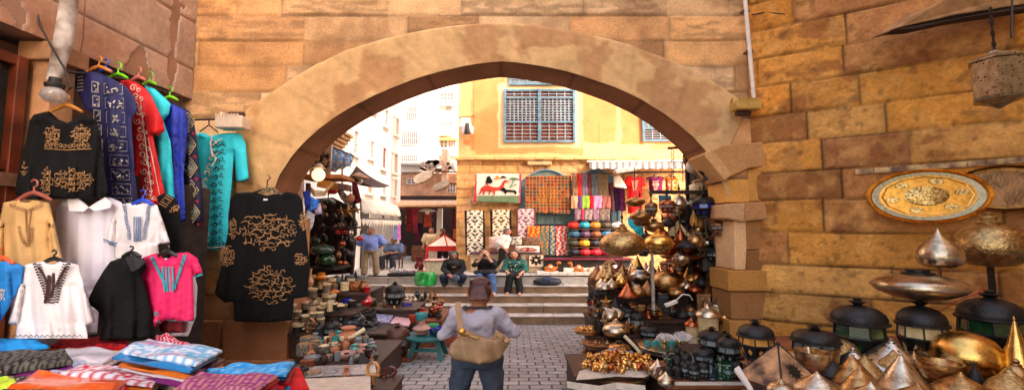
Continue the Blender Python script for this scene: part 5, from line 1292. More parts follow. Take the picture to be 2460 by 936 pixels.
a_, W, fin, H, j = person(seatloc(1237), -.1, J, 'smiling seated woman with curly brown hair in a green print blouse', skin=(208, 146, 116), sleeve=.62, shirt=teal, pants=cm('black_trousers', (16, 15, 17)), hair=mat('dark_brown_hair', srgb((58, 32, 24)), .55, var=.5, scale=30, bump=.6, bscale=40), shoe=None, hairfn=curly, slvloose=.03, shirt_long=.02, hscale=1.28)
t = MB(); rs = random.Random(5)
for k in range(26):
 a = rs.uniform(-2.6, -.5); z = rs.uniform(.64, .98)/1.28; t.ell((.172*math.cos(a), -.02+.142*math.sin(a), z), (.013, .012, .012), 6, 4)
fin(t, 'blouse_flowers', cm('pale_pink_flower', (206, 190, 180)), a_, remesh=False)
# --- man in blue shirt, hands behind back
def onplaza(px, Y): p = P(px, 650, Y); return Vector((p.x, Y, PLZ))
J = stand(wrL=(.13, .16, .92), wrR=(-.13, .16, .92), elL=(.28, .10, 1.12), elR=(-.28, .10, 1.12), shL=(.19, 0, 1.38), shR=(-.19, 0, 1.38), anL=(.15, 0, .085), anR=(-.14, 0, .085), knL=(.13, 0, .5), knR=(-.13, 0, .5))
person(onplaza(889, 16.0), 0.15, J, 'stout man in a light blue shirt and khaki trousers standing above the steps', skin=(164, 108, 84), sleeve=.42, shirt=cm('light_blue_shirt', (112, 134, 202), bump=.35), pants=cm('khaki', (142, 124, 98), bump=.4), hair=mat('grey_hair', srgb((124, 118, 116)), .7), shoe=cm('grey_shoe', (60, 54, 52)), belly=.06, slvloose=.03, shirt_long=.03, hscale=1.18)
# --- seated man behind
pch = onplaza(948, 18.6)
ch = thing('stool_chair', 'low dark wooden chair under the seated man in the striped shirt', 'chair', pch)
b = MB(); b.box(pch+Vector((0, 0, .42)), (.62, .6, .05)); b.build('seat', mat('dark_walnut', srgb((84, 50, 32)), .5), ch, bevel=.01)
for sx, sy in ((-1, -1), (1, -1), (1, 1), (-1, 1)): b = MB(); b.box(pch+Vector((sx*.26, sy*.25, .2)), (.05, .05, .4)); b.build('leg', _M['dark_walnut'], ch)
b = MB(); b.box(pch+Vector((.1, .30, .72)), (.6, .04, .5)); b.build('backrest', _M['dark_walnut'], ch, bevel=.01)
J = sit(knL=(.10, -.40, .50), knR=(-.22, -.38, .50), anL=(.12, -.36, .1), anR=(-.2, -.36, .1), wrL=(-.02, -.28, .66), wrR=(-.05, -.26, .70), head=(-.02, -.05, 1.19))
person(pch, -.15, J, 'man in a striped blue polo shirt sitting with folded hands', skin=(140, 88, 66), sleeve=.42, shirt=mat('striped_polo', srgb((84, 108, 146)), .85, scale=20, col2=srgb((46, 60, 92))), pants=cm('navy_trousers', (26, 28, 44)), hair=mat('bald_grey', srgb((110, 80, 66)), .6), shoe=cm('brown_sandal', (70, 44, 34)), belly=.05, slvloose=.025, hscale=1.15)
# --- man walking right in white shirt
J = stand(neck=(0, -.06, 1.44), head=(0, -.12, 1.58), elL=(.24, .10, 1.14), wrL=(.24, .04, .92), elR=(-.24, .06, 1.12), wrR=(-.22, -.10, .92), knR=(-.1, -.12, .5), anR=(-.1, -.22, .1), knL=(.1, .08, .48), anL=(.1, .26, .12), shL=(.17, -.04, 1.37), shR=(-.17, -.04, 1.37))
person(onplaza(1208, 16.9), 1.35, J, 'grey haired man in a white shirt walking past the embroidered panels', skin=(178, 116, 90), sleeve=.45, shirt=cm('white_poplin', (222, 216, 212), var=.08, bump=.35), pants=cm('dark_trousers', (40, 34, 34)), hair=mat('salt_hair', srgb((92, 88, 90)), .7), shoe=_M['dark_shoe'], slvloose=.03, shirt_long=.08, belly=.02, hscale=1.12)
# --- far men
person(onplaza(1035, 21.3), 0.0, stand(), 'man in a white and beige shirt standing behind the small tent stall', skin=(176, 120, 92), sleeve=.45, shirt=mat('beige_white_shirt', srgb((224, 208, 180)), .85, scale=2.5, col2=srgb((180, 156, 112))), pants=_M['navy_trousers'], hair=mat('greying_hair', srgb((110, 96, 84)), .7), shoe=_M['dark_shoe'], slvloose=.025, belly=.03, hscale=1.15)
person(onplaza(1063, 22.0), 0.3, stand(), 'dark haired man half hidden behind the tent stall roof', skin=(120, 72, 52), sleeve=.5, shirt=cm('dark_red_shirt', (96, 30, 30)), pants=_M['dark_trousers'], hair=_M['brow_dark'], shoe=_M['dark_shoe'], hscale=1.1)
# ================================================================ THINGS ROUND THE STEPS
b = None
gbm = mat('green_plastic_bag', srgb((40, 168, 72)), .25, var=.25, scale=3, coat=.4, bump=.5, bscale=6)
o = thing('shopping_bag', 'glossy green plastic carrier bag beside the woman in the headscarf', 'bag', P(1020, 686, 15.0))
pts = [(997, 684), (995, 668), (1000, 654), (1016, 652), (1034, 653), (1046, 655), (1048, 672), (1044, 686), (1020, 687)]
sheet(pts, folds(pts, 15.0, .05, 2, 5, .35), 'bag_front', gbm, o, res=4, thick=.02); sheet(pts, folds(pts, 15.05, .03, 2, 7, -.2), 'bag_back', gbm, o, res=6)
o = thing('duffel_bag', 'dark blue duffel bag lying on the step to the right of the women', 'bag', P(1315, 686, 15.05))
c0 = P(1315, 676, 15.05); b = MB(); b.ell(c0, (.50, .24, .16), 20, 12); b.build('body', cm('navy_nylon', (30, 32, 46), rough=.5, bump=.6, bscale=10), o, smooth=True)
b = MB(); b.tube([c0+Vector((-.2, -.2, .05)), c0+Vector((-.08, -.27, .15)), c0+Vector((.06, -.27, .12)), c0+Vector((.12, -.24, .0))], .022); b.tube([c0+Vector((-.5, 0, -.1)), c0+Vector((-.1, -.2, .17)), c0+Vector((.4, -.05, .1)), c0+Vector((.55, -.1, -.12))], .016); b.build('strap', cm('blue_webbing', (74, 84, 130)), o)
# tent shaped stall
o = thing('tent_stall', 'small white and red appliqué tent stall with a pointed roof', 'stall', onplaza(1066, 19.3)); Yt = 19.3
red2 = mat('tent_red', srgb((190, 40, 34)), .8, var=.3); whc = mat('tent_white', srgb((232, 218, 206)), .85, var=.08)
rt = thing
A_ = P(1024, 592, Yt-.3); B_ = P(1106, 591, Yt-.3); A2 = P(1030, 588, Yt+1.1); B2 = P(1102, 588, Yt+1.1); ap = P(1068, 564, Yt+.4)
b = MB(); b.add([A_, B_, B2, A2, ap], [(0, 1, 4), (1, 2, 4), (2, 3, 4), (3, 0, 4)]); b.build('roof', whc, o, solid=.02)
b = MB(); dz = Vector((0, 0, -.2)); b.poly([A_, B_, B_+dz, A_+dz], (0, .03, 0)); b.poly([B_, B2, B2+dz, B_+dz], (.03, 0, 0)); b.tube([A_, ap], .03); b.tube([B_, ap], .03); b.tube([A_.lerp(B_, .62), ap], .035); b.tube([A_, B_], .03); b.build('trim', red2, o)
b = MB()
for p in (A_, B_, A2, B2): b.box((p.x*.995, p.y, (p.z+PLZ)/2), (.07, .07, p.z-PLZ))
b.build('post', red2, o)
b = MB(); b.poly([P(1029, 600, Yt), P(1050, 600, Yt), P(1050, 622, Yt), P(1029, 622, Yt)], (0, .03, 0)); b.poly([P(1078, 600, Yt), P(1101, 600, Yt), P(1101, 610, Yt), P(1078, 622, Yt)], (0, .03, 0)); b.build('side_cloth', whc, o)
# ground display: black board with silver toys, vase, cloth covered box
o = thing('display_board', 'black board with small silver animal figures laid out above the steps', 'tray', P(968, 656, 15.7)); c0 = P(968, 655, 15.8)
MB().box((c0.x, 16.0, PLZ+.04), (1.05, .7, .08)).build('board', CL['blk'], o)
sil = mat('silver_toy', srgb((206, 206, 212)), .25, .7)
ani = thing('silver_figure', 'tiny silver animal figure standing on the black board', 'figurine', (c0.x-.45, 15.8, PLZ+.08), 'silver figures on the black board')
b = MB(); q = Vector((c0.x-.45, 15.8, PLZ+.08)); b.ell(q+Vector((0, 0, .09)), (.06, .03, .035), 8, 6); b.ell(q+Vector((.06, 0, .15)), (.025, .02, .025), 8, 6)
for s in (-.035, .035): b.tube([q+Vector((s, 0, .08)), q+Vector((s, 0, 0))], .01, 5)
b.build('body', sil, ani, smooth=True)
for i in range(14): dup(ani, (c0.x-.45+.15*(i % 7), 15.8+.22*(i//7)+.08, PLZ+.08), (1, 1, rnd.uniform(.8, 1.3)), (0, 0, rnd.uniform(0, 6)), group='silver figures on the black board')
vz = thing('vase', 'dark red metal vase with flared mouth near the silver figures', 'vase', (P(1007, 640, 16.6).x, 16.6, PLZ))
b = MB(); b.lathe([(.10, 0), (.16, .05), (.19, .16), (.13, .26), (.11, .34), (.14, .46), (.17, .52), (.155, .52), (.1, .42)], 16, (P(1007, 640, 16.6).x, 16.6, PLZ+.12)); b.build('body', mat('maroon_metal', srgb((110, 40, 36)), .3, .4), vz, smooth=True)
b = MB(); b.lathe([(.22, 0), (.2, .1), (.12, .14)], 16, (P(1007, 640, 16.6).x, 16.6, PLZ)); b.build('foot', mat('clay_pink', srgb((176, 120, 100)), .8), vz, smooth=True)
o = thing('covered_box', 'box draped with cream cloth and red edging by the tent stall', 'box', (P(1042, 640, 16.2).x, 16.2, PLZ)); c0 = Vector((P(1048, 640, 16.2).x, 16.2, PLZ))
b = MB(); b.box(c0+Vector((0, .1, .26)), (.72, .7, .5)); b.build('cloth', mat('cream_cloth', srgb((206, 196, 164)), .9, var=.2, bump=.4), o, bevel=.05)
b = MB(); b.box(c0+Vector((-.02, .1, .53)), (.8, .8, .035)); b.build('runner', mat('red_white_runner', srgb((206, 60, 60)), .8, scale=25, col2=srgb((236, 214, 206))), o, bevel=.01)
for i in range(8):
 px = 938+i*10; p = onplaza(px+40, 17.0+rnd.uniform(0, .5));
 b = MB(); b.box(p+Vector((0, 0, .05)), (.28, .2, .1), rnd.uniform(-1, 1)); tag(b.build('beaded_purse', mat('beaded_red', srgb((190, 90, 80)), .7, scale=25, col2=srgb((226, 206, 196))), bevel=.03), 'small red and white beaded purse on the ground cloth', 'purse', 'beaded purses laid on the ground')
# ================================================================ FACADE MERCHANDISE
def flat(name, label, cat, poly, Y, m, cf=None, res=5, amp=.02, nf=2, seed=1, group=None, bulge=.03, parent=None):
 fY = folds(poly, Y, amp, nf, seed, bulge)
 if parent is not None: return sheet(poly, fY, name, m, parent, res=res, cf=cf, thick=.02), fY
 o = sheet(poly, fY, name, m, None, res=res, cf=cf, thick=.02); tag(o, label, cat, group); return o, fY
YM = 17.9
# camel wall hanging
cr = c3(238, 226, 208)
def camc(x, y):
 if x < 1145 or x > 1247: return c3(220, 40, 90)
 if y > 470: return c3(120, 146, 110)*(0.8+.3*math.sin(x*.9)*math.sin(y*1.1))
 return cr
o = thing('wall_hanging', 'cream appliqué hanging with a rider on a red camel and palm trees', 'wall hanging', P(1195, 488, YM))
pl = [(1143, 417), (1252, 418), (1249, 488), (1139, 484)]
fY = folds(pl, YM, .015, 2, 3, .02); sheet(pl, fY, 'cloth', MC, o, res=3, cf=camc, thick=.02)
def shape(polys, m, nm_, par, fY=fY, lift=.035):
 b = MB()
 for q in polys: b.add([P(x, y, fY(x, y)-lift) for x, y in q], [tuple(range(len(q)-1, -1, -1))])
 return b.build(nm_, m, par)
crd = mat('camel_red', srgb((196, 52, 32)), .85)
shape([[(1153, 456), (1158, 449), (1164, 446), (1169, 439), (1175, 446), (1186, 449), (1196, 450), (1203, 445), (1206, 438), (1212, 432), (1221, 434), (1222, 437), (1213, 439), (1210, 448), (1201, 456), (1190, 458), (1158, 459)], [(1156, 455), (1161, 456), (1153, 466), (1152, 468), (1149, 467)], [(1160, 456), (1165, 456), (1164, 467), (1160, 468)], [(1176, 455), (1181, 455), (1176, 467), (1173, 467)], [(1183, 454), (1188, 453), (1189, 467), (1186, 468)]], crd, 'camel', o)
shape([[(1166, 440), (1170, 424), (1176, 422), (1181, 430), (1184, 437), (1178, 441)]], CL['black'], 'rider', o); shape([[(1163, 444), (1176, 444), (1175, 455), (1163, 454)]], mat('pale_blue_cloth', srgb((100, 170, 210)), .8), 'saddle_cloth', o)
shape([[(1186, 430), (1195, 421), (1204, 430)]], mat('pyramid_orange', srgb((222, 140, 50)), .8), 'pyramid', o); shape([[(1200, 427), (1208, 422), (1220, 427)]], CL['black'], 'pyramid', o)
gp = mat('palm_green', srgb((76, 130, 90)), .8)
b = MB()
for a in range(7): t = -.2+a*.55; b.tube([P(1234, 432, YM-.13), P(1234+8*math.cos(t), 430-5*math.sin(t), YM-.13), P(1234+13*math.cos(t), 433-3*math.sin(t), YM-.13)], .018, 4)
b.tube([P(1234, 432, YM-.13), P(1230, 442, YM-.13), P(1224, 450, YM-.13)], .02, 5); b.tube([P(1224, 450, YM-.13), P(1234, 445, YM-.13), P(1242, 444, YM-.13)], .02, 4); b.build('palm', gp, o)
shape([[(1200, 455), (1210, 449), (1216, 455), (1238, 457), (1242, 462), (1238, 468), (1234, 461), (1218, 461), (1214, 468), (1211, 461), (1206, 458)]], CL['black'], 'donkey', o)
# patchwork
def patch_c(x, y):
 gx = int((x-1262)/8.5); gy = int((y-423)/8.2)
 fx = ((x-1262)/8.5) % 1; fy = ((y-423)/8.2) % 1
 if fx < .22 or fy < .22: return c3(176, 120, 56)
 rs = random.Random(gx*31+gy*7)
 cx, cy = abs(x-1316), abs(y-468)
 if cx < 24 and cy < 20: return c3(186, 130, 60) if abs((cx/24+cy/20) % .34) < .11 else c3(110, 44, 34)
 return [c3(110, 36, 40), c3(70, 76, 84), c3(140, 60, 50), c3(96, 46, 56), c3(60, 70, 66), c3(150, 84, 60)][rs.randrange(6)]
flat('patchwork_hanging', 'brown patchwork hanging with gold grid in front of the arched doors', 'wall hanging', [(1262, 423), (1372, 421), (1370, 513), (1262, 512)], YM-.05, MC, patch_c, 2.0, .015, 2, 4)
# three long embroidered panels
def panel_c(x0, w_, base, acc, acc2, frame):
 def f(x, y):
  u = (x-x0)/w_
  if u < .12 or u > .88: return frame
  v = (y-505)/16.0; uu = abs(u-.5)*2.4; k = math.sin(v*6.283+math.sin(uu*4)*1.8)*math.cos(uu*5.0+math.sin(v*3.14))
  if abs(k) > .62: return acc
  if abs(math.sin(v*3.14+uu*4)) < .16: return acc2
  return base
 return f
for i, (x0, x1, y0, y1, base, acc, acc2, fr, lab) in enumerate([(1116, 1166, 505, 612, c3(232, 220, 200), c3(26, 24, 22), c3(90, 120, 100), c3(34, 22, 20), 'tall white panel embroidered with black tulips, nearest the corner'), (1177, 1230, 503, 590, c3(234, 216, 188), c3(60, 26, 18), c3(170, 110, 50), c3(30, 20, 18), 'tall cream panel embroidered with brown and ochre vines'), (1239, 1288, 501, 580, c3(226, 196, 196), c3(90, 60, 110), c3(170, 90, 70), c3(120, 60, 60), 'tall pinkish panel with violet lilies beside the brocades')]):
 flat('embroidered_panel', lab, 'wall hanging', [(x0, y0), (x1-2, y0+1), (x1, y1), (x0+3, y1)], YM-.12, MC, panel_c(x0, x1-x0, base, acc, acc2, fr), 1.6, .01, 1, i)
# brocades on a low rack
bc = [(1266, 1296, (206, 70, 36), (226, 170, 60), 'orange and red'), (1297, 1318, (60, 120, 110), (210, 120, 60), 'teal over rust'), (1319, 1333, (40, 90, 150), (200, 190, 90), 'blue with yellow'), (1334, 1362, (206, 50, 40), (236, 220, 210), 'red white'), (1363, 1374, (50, 90, 50), (150, 170, 120), 'green')]
for i, (x0, x1, a, c_, n_) in enumerate(bc):
 def bf(x, y, a=a, c_=c_, x0=x0): return c3(*(a if math.sin((x-x0)*.55+3*math.sin(y*.16))*math.sin(y*.33+i) > -.1 else c_))
 flat('brocade', n_+' patterned brocade cloth hanging on the low rack', 'cloth', [(x0, 543), (x1, 542), (x1+1, 612-(20 if i == 0 else 0)), (x0+1, 613-(20 if i == 0 else 0))], YM-.2-.01*i, MC, bf, 2.2, .02, 1, i)
o = thing('cloth_rack', 'black bar rack holding the patterned brocades', 'rack', P(1320, 620, YM-.1)); b = MB(); b.tube([P(1262, 540, YM-.1), P(1380, 539, YM-.1)], .05, 8); b.build('bar', CL['blk'], o)
for px in (1264, 1378): b = MB(); q = P(px, 540, YM-.1); b.box((q.x, q.y, (q.z+PLZ)/2), (.06, .06, q.z-PLZ)); b.build('leg', CL['blk'], o)
# cushions on table
o = thing('draped_table', 'low table draped with cream and purple cloth showing a dark star motif', 'table', P(1225, 640, 17.3))
A_ = P(1130, 607, 17.2); B_ = P(1302, 610, 17.2)
b = MB(); b.box(((A_.x+B_.x)/2, 17.35, A_.z), (B_.x-A_.x, .8, .05)); b.build('top', mat('purple_edge', srgb((80, 36, 70)), .7), o, bevel=.01)
b = MB(); b.box(((A_.x+B_.x)/2, 17.38, (A_.z+PLZ)/2), (B_.x-A_.x-.1, .7, A_.z-PLZ-.05)); b.build('skirt', mat('cream_skirt', srgb((196, 170, 140)), .85, var=.3, scale=3), o)
def star_c(x, y):
 a = math.atan2(y-624, (x-1288)*.8); r = math.hypot(y-624, (x-1288)*.8); return c3(40, 26, 24) if r < 13*(.55+.45*abs(math.cos(a*4))) and r > 3 else (c3(226, 208, 180) if abs(x-1288) < 17 else c3(60, 36, 36))
flat('star', None, None, [(1268, 613), (1308, 613), (1308, 640), (1268, 640)], 16.97, MC, star_c, 1.6, .003, 1, 1, parent=o)
def cush(x0, y0, x1, y1, Y, name_m, label, c_, c2_, sc):
 a = P(x0, y1, Y); d = P(x1, y0, Y); o = thing('cushion', label, 'cushion', (a.x, Y, a.z)); b = MB()
 cx, cz, hw, hh = (a.x+d.x)/2, (a.z+d.z)/2, (d.x-a.x)/2, (d.z-a.z)/2
 vs = []; fs = []; n_ = 12
 for sgn in (-1, 1):
  for i in range(n_+1):
   for j_ in range(n_+1):
    u, v = i/n_*2-1, j_/n_*2-1; t = (1-u**4)*(1-v**4); vs.append((cx+hw*u*(1-.06*v*v*(1-abs(u))), Y+sgn*.14*t**.5, cz+hh*v*(1-.06*u*u)))
 m2 = (n_+1)**2
 for k in (0, 1):
  for i in range(n_):
   for j_ in range(n_): q = k*m2+i*(n_+1)+j_; fs.append((q, q+n_+1, q+n_+2, q+1) if k == 0 else (q+1, q+n_+2, q+n_+1, q))
 b.add(vs, fs); b.build('cover', mat(name_m, srgb(c_), .85, scale=sc, col2=srgb(c2_)), o, smooth=True)
cush(1222, 568, 1256, 590, 17.3, 'cush_bw', 'white cushion with black scroll embroidery on the draped table', (232, 224, 210), (30, 26, 26), 9)
cush(1254, 568, 1300, 592, 17.25, 'cush_leopard', 'brown speckled cushion on the draped table', (150, 110, 80), (60, 38, 28), 16)
cush(1238, 590, 1296, 607, 17.05, 'cush_eye', 'long white cushion with a red eye shape sewn on it', (228, 214, 196), (220, 200, 184), 3)
cush(1175, 568, 1222, 600, 17.35, 'cush_pink', 'rose and white striped cushion behind the walking man', (214, 150, 140), (230, 210, 200), 8)
b = MB(); b.tube([P(1248, 600, 16.88), P(1260, 594, 16.86), P(1276, 595, 16.86), P(1290, 600, 16.88)], .02, 5); b.tube([P(1250, 600, 16.88), P(1268, 603, 16.86), P(1290, 600, 16.88)], .018, 5); b.ell(P(1268, 599, 16.88), (.07, .02, .05), 8, 6); tag(b.build('eye_motif', mat('motif_red', srgb((176, 40, 40)), .8), [k for k in C.objects if k.name.startswith('cushion')][2]))
# scarves in three rows
rs = random.Random(4)
r1 = [((150, 110, 80), 'brown'), ((206, 50, 44), 'red'), ((130, 110, 130), 'mauve grey'), ((120, 60, 60), 'wine'), ((110, 120, 130), 'slate'), ((150, 130, 100), 'taupe')]
xx = [1374, 1386, 1397, 1411, 1421, 1436, 1460]
for i, (c_, n_) in enumerate(r1):
 def f1(x, y, c_=c_): return c3(*c_)*(.75+.35*(math.sin(y*.9+math.sin(x*.7)*2) > 0))
 flat('scarf', n_+' patterned scarf in the upper row beside the blue door', 'scarf', [(xx[i], 418), (xx[i+1], 418), (xx[i+1]+2, 470), (xx[i]+1, 471)], YM-.15, MC, f1, 3, .02, 1, i)
r2 = [((206, 160, 120), 'peach'), ((110, 60, 130), 'violet'), ((150, 190, 70), 'lime green'), ((210, 30, 40), 'plain red'), ((220, 150, 190), 'pink'), ((170, 100, 90), 'dusty rose')]
xx = [1372, 1388, 1398, 1416, 1426, 1446, 1466]
for i, (c_, n_) in enumerate(r2): flat('scarf', n_+' scarf in the middle row of fringed scarves', 'scarf', [(xx[i], 470), (xx[i+1], 470), (xx[i+1]+1, 500), (xx[i], 501)], YM-.22, MC, lambda x, y, c_=c_: c3(*c_)*(.85+.15*math.sin(x*1.3)), 3, .03, 1, i+9)
r3 = [((140, 110, 120), 'grey pink'), ((190, 60, 90), 'rosy'), ((150, 130, 130), 'pale speckled'), ((150, 110, 130), 'mauve speckled'), ((130, 110, 100), 'taupe speckled')]
xx = [1380, 1396, 1404, 1424, 1440, 1466]
for i, (c_, n_) in enumerate(r3): flat('scarf', n_+' scarf in the lowest row above the cloth bags', 'scarf', [(xx[i], 501), (xx[i+1], 501), (xx[i+1]-2, 528), (xx[i], 528)], YM-.2, MC, lambda x, y, c_=c_: c3(*c_)*(.7+.4*(math.sin(x*2)*math.sin(y*2) > 0)), 2.5, .02, 1, i+19)
r4 = [((90, 50, 60), 'plum'), ((70, 40, 80), 'deep purple'), ((120, 50, 110), 'magenta')]
for i, (c_, n_) in enumerate(r4): flat('scarf', n_+' long scarf hanging to the right of the scarf rows', 'scarf', [(1460+i*13, 440), (1473+i*13, 438), (1478+i*13, 505), (1466+i*13, 508)], YM-.1, MC, lambda x, y, c_=c_: c3(*c_)*(.8+.3*(math.sin(x*2)*math.sin(y) > 0)), 3, .03, 1, i+29)
for i, y in enumerate((417, 469, 500)): o = MB().tube([P(1370, y, YM-.1), P(1470, y, YM-.1)], .02, 6).build('scarf_rail', _M['rust']); tag(o, ('top', 'middle', 'lowest')[i]+' rail holding a row of scarves by the blue door', 'rail')
# striped awning
o = thing('striped_awning', 'white awning with grey striped valance over the shirt display', 'awning', P(1530, 395, 17.2)); Yw1 = 17.0
a = P(1416, 386, YF-.1); d = P(1645, 386, YF-.1); e = P(1416, 390, Yw1); f_ = P(1650, 388, Yw1)
b = MB(); b.add([a, d, f_, e], [(0, 3, 2, 1)]); b.build('canvas', whc, o, solid=.02)
vs = []; fs = []; cs = []; n_ = 120
for i in range(n_+1):
 x = e.x+(f_.x-e.x)*i/n_; s = .22+.05*abs(math.sin(i/n_*11*math.pi)); vs += [(x, Yw1, e.z), (x, Yw1-.01, e.z-s)]; k = (i//4) % 2; cs += [c3(235, 228, 220) if k else c3(140, 134, 132)]*2
for i in range(n_): fs.append((2*i, 2*i+1, 2*i+3, 2*i+2))
b = MB(); b.add(vs, fs); b.build('valance', MC, o, colors=cs, solid=.01)
b = MB(); b.tube([e+Vector((-.1, 0, .03)), f_+Vector((0, 0, .03))], .04); b.build('front_bar', _M['white_tin'], o)
# mannequins with tops
def mann(cx, y0, y1, w_, c_, motif, label, Y=17.4, extra=None):
 o = thing('dress_form', label, 'mannequin', P(cx, y1, Y)); h = y1-y0
 b = MB(); q = P(cx, y0-1, Y+.08); b.lathe([(.08, -.25), (.07, -.03), (.06, .02), (.001, .05)], 12, q, sx=1.5, sy=1.2); b.build('neck', mat('mannequin_cream', srgb((226, 206, 176)), .5), o, smooth=True)
 pl = [(cx-w_*.16, y0+3), (cx, y0+7), (cx+w_*.16, y0+3), (cx+w_*.42, y0+6), (cx+w_*.55, y0+h*.28), (cx+w_*.36, y0+h*.30), (cx+w_*.33, y1), (cx-w_*.33, y1), (cx-w_*.36, y0+h*.30), (cx-w_*.55, y0+h*.28), (cx-w_*.42, y0+6)]
 def f(x, y):
  if extra: return extra(x, y)
  return c3(*c_)
 fY = folds(pl, Y, .02, 2, int(cx), .2); sheet(pl, fY, 'tunic', MC, o, res=3, cf=f, thick=.02)
 L = []
 for i in range(5): L += [([(cx-8+i, y0+14+i*5), (cx-2, y0+17+i*5), (cx+8-i, y0+14+i*5)], 1.4)]
 L += [(spiral(cx-5, y0+h*.6, 3.5, 1.2, 0), 1.4), (spiral(cx+5, y0+h*.6, 3.5, 1.2, 3, -1), 1.4)]
 ribbons(L, fY, 'embroidery', mat('cream_thread', srgb(motif), .8), o, 1.4, lift=.04)
mann(1525, 420, 512, 50, (206, 22, 24), (236, 190, 150), 'bright red long tunic with cream embroidery under the striped awning')
mann(1575, 420, 458, 46, (120, 30, 80), (230, 180, 150), 'crimson and purple embroidered tunic between the two other tunics')
def flo(x, y): k = math.sin(x*.6)*math.sin(y*.5+x*.1); return c3(220, 50, 24) if k > -.1 else (c3(226, 170, 50) if k > -.6 else c3(50, 100, 90))
mann(1612, 420, 458, 38, (220, 60, 30), (60, 100, 90), 'orange and yellow floral tunic at the right of the tunics', extra=flo)
o = thing('display_bar', 'dark bar under the striped awning carrying the tunics', 'rail', P(1560, 418, 17.2)); b = MB(); b.tube([P(1470, 415, 17.2), P(1660, 412, 17.2)], .035, 8); b.build('bar', _M['dark_iron'], o)
o, f_ = flat('tote_bag', 'plain white tote bag hanging next to the red tunic', 'bag', [(1474, 424), (1486, 418), (1500, 440), (1506, 450), (1500, 453), (1474, 448)], 17.3, whc, None, 4, .01, 1, 3, bulge=.06)
o = thing('floodlight', 'grey flat floodlight mounted below the striped awning', 'floodlight', P(1502, 408, 17)); MB().box(P(1503, 408, 16.9), (.95, .4, .12), Matrix.Rotation(R(-8), 3, 'Y')).build('housing', mat('lamp_grey', srgb((196, 184, 172)), .5), o, bevel=.03); MB().box(P(1503, 412, 16.88), (.8, .3, .04), Matrix.Rotation(R(-8), 3, 'Y')).build('glass', mat('pale_glass', srgb((226, 224, 220)), .2), o)
# leather cushions/bags piled
bagc = [[(214, 40, 30), (30, 150, 170), (222, 130, 30), (70, 60, 40), (220, 216, 214)], [(50, 100, 130), (90, 60, 90), (140, 80, 40), (60, 130, 170)], [(60, 60, 40), (232, 160, 30), (36, 28, 40), (70, 50, 60)], [(30, 30, 50), (200, 30, 40), (210, 30, 50), (180, 26, 60)]]
bn = [['scarlet', 'turquoise', 'orange', 'olive brown', 'white'], ['steel blue', 'plum', 'amber brown', 'bright blue'], ['dark striped', 'golden yellow', 'black', 'dusky'], ['navy', 'crimson', 'ruby', 'raspberry']]
rowp = ['top row', 'second row', 'third row', 'lowest row']
shp = thing('bag_shelf', 'dark shelf unit holding the colourful leather bags', 'shelf', P(1425, 640, 17.6)); A_ = P(1372, 620, 17.7); B_ = P(1500, 530, 17.7)
b = MB(); b.box(((A_.x+B_.x)/2, 18.0, (A_.z+B_.z)/2), (B_.x-A_.x, .05, B_.z-A_.z)); b.build('backboard', CL['blk'], shp)
for ri, (row, nr) in enumerate(zip(bagc, bn)):
 yb_ = 548+ri*21.5; q = P(1436, yb_+1, 17.5); MB().box((q.x, 17.65, q.z-.02), (B_.x-A_.x, .6, .03)).build('shelf_board', _M['dark_walnut'], shp)
 for ci, c_ in enumerate(row):
  cx = 1378+ci*26+(2 if ri % 2 else 0); q = P(cx, yb_, 17.45); o = thing('leather_bag', nr[ci]+' rounded leather bag in the '+rowp[ri]+' of the bag shelf', 'bag', q)
  b = MB(); b.lathe([(.12, 0), (.21, .05), (.22, .13), (.19, .21), (.10, .25), (.15, .30)], 21, q, sx=1.05, sy=.8, lobes=7, la=.09); b.build('body', mat('leather_%s' % nr[ci].replace(' ', '_'), srgb(c_), .6, scale=8), o, smooth=True)
  b = MB(); b.tube([q+Vector((-.12, -.1, .27)), q+Vector((0, -.16, .30)), q+Vector((.12, -.1, .27))], .018, 5); b.build('drawstring', _M['dark_walnut'], o)
# counter in front of shelf with toys and boxes
ct_ = thing('low_counter', 'low dark counter with a maroon top below the leather bags', 'counter', P(1420, 645, 17.0)); A_ = P(1304, 622, 16.9); B_ = P(1520, 622, 16.9)
b = MB(); b.box(((A_.x+B_.x)/2, 17.15, A_.z), (B_.x-A_.x, .8, .05)); b.build('top', mat('maroon_top', srgb((110, 24, 48)), .7), ct_); b = MB(); b.box(((A_.x+B_.x)/2, 17.2, (A_.z+PLZ)/2-.02), (B_.x-A_.x-.1, .6, A_.z-PLZ-.04)); b.build('body', mat('counter_dark', (.02, .014, .012), .7), ct_)
bx0 = None
for i in range(7):
 q = P(1312+i*20, 657, 15.8); q.z = PLZ
 o = MB().box((q.x, 15.85, PLZ+.055), (.29, .22, .11)).build('white_carton', mat('white_card', srgb((226, 216, 206)), .8, var=.06), bevel=.008); tag(o, 'small white carton in the row along the top step', 'box', 'white cartons along the top step')
o = MB().box((P(1385, 655, 16.0).x, 16.15, PLZ+.12), (.9, .25, .24)).build('white_parcel', _M['white_card'], bevel=.02); tag(o, 'long white parcel behind the row of cartons', 'box')
def camel(px, Y, fl_, lab):
 q = P(px, 650, Y); q.z = PLZ+.1; o = thing('toy_camel', lab, 'toy', q); b = MB(); s = -1 if fl_ else 1
 b.ell(q+Vector((0, 0, .11)), (.24, .12, .10)); b.ell(q+Vector((0, 0, .2)), (.09, .07, .07)); b.tube([q+Vector((s*.18, 0, .1)), q+Vector((s*.27, 0, .16)), q+Vector((s*.27, 0, .3))], .05, 8); b.ell(q+Vector((s*.32, 0, .32)), (.09, .05, .05))
 for t in (-.12, .12): b.ell(q+Vector((t, -.08, .03)), (.1, .05, .04))
 b.build('body', mat('plush_orange', srgb((196, 112, 48)), .95, var=.3, scale=25), o, smooth=True)
 MB().ell(q+Vector((0, 0, .16)), (.1, .13, .07)).build('saddle', mat('plush_white', srgb((230, 210, 190)), .9), o, smooth=True)
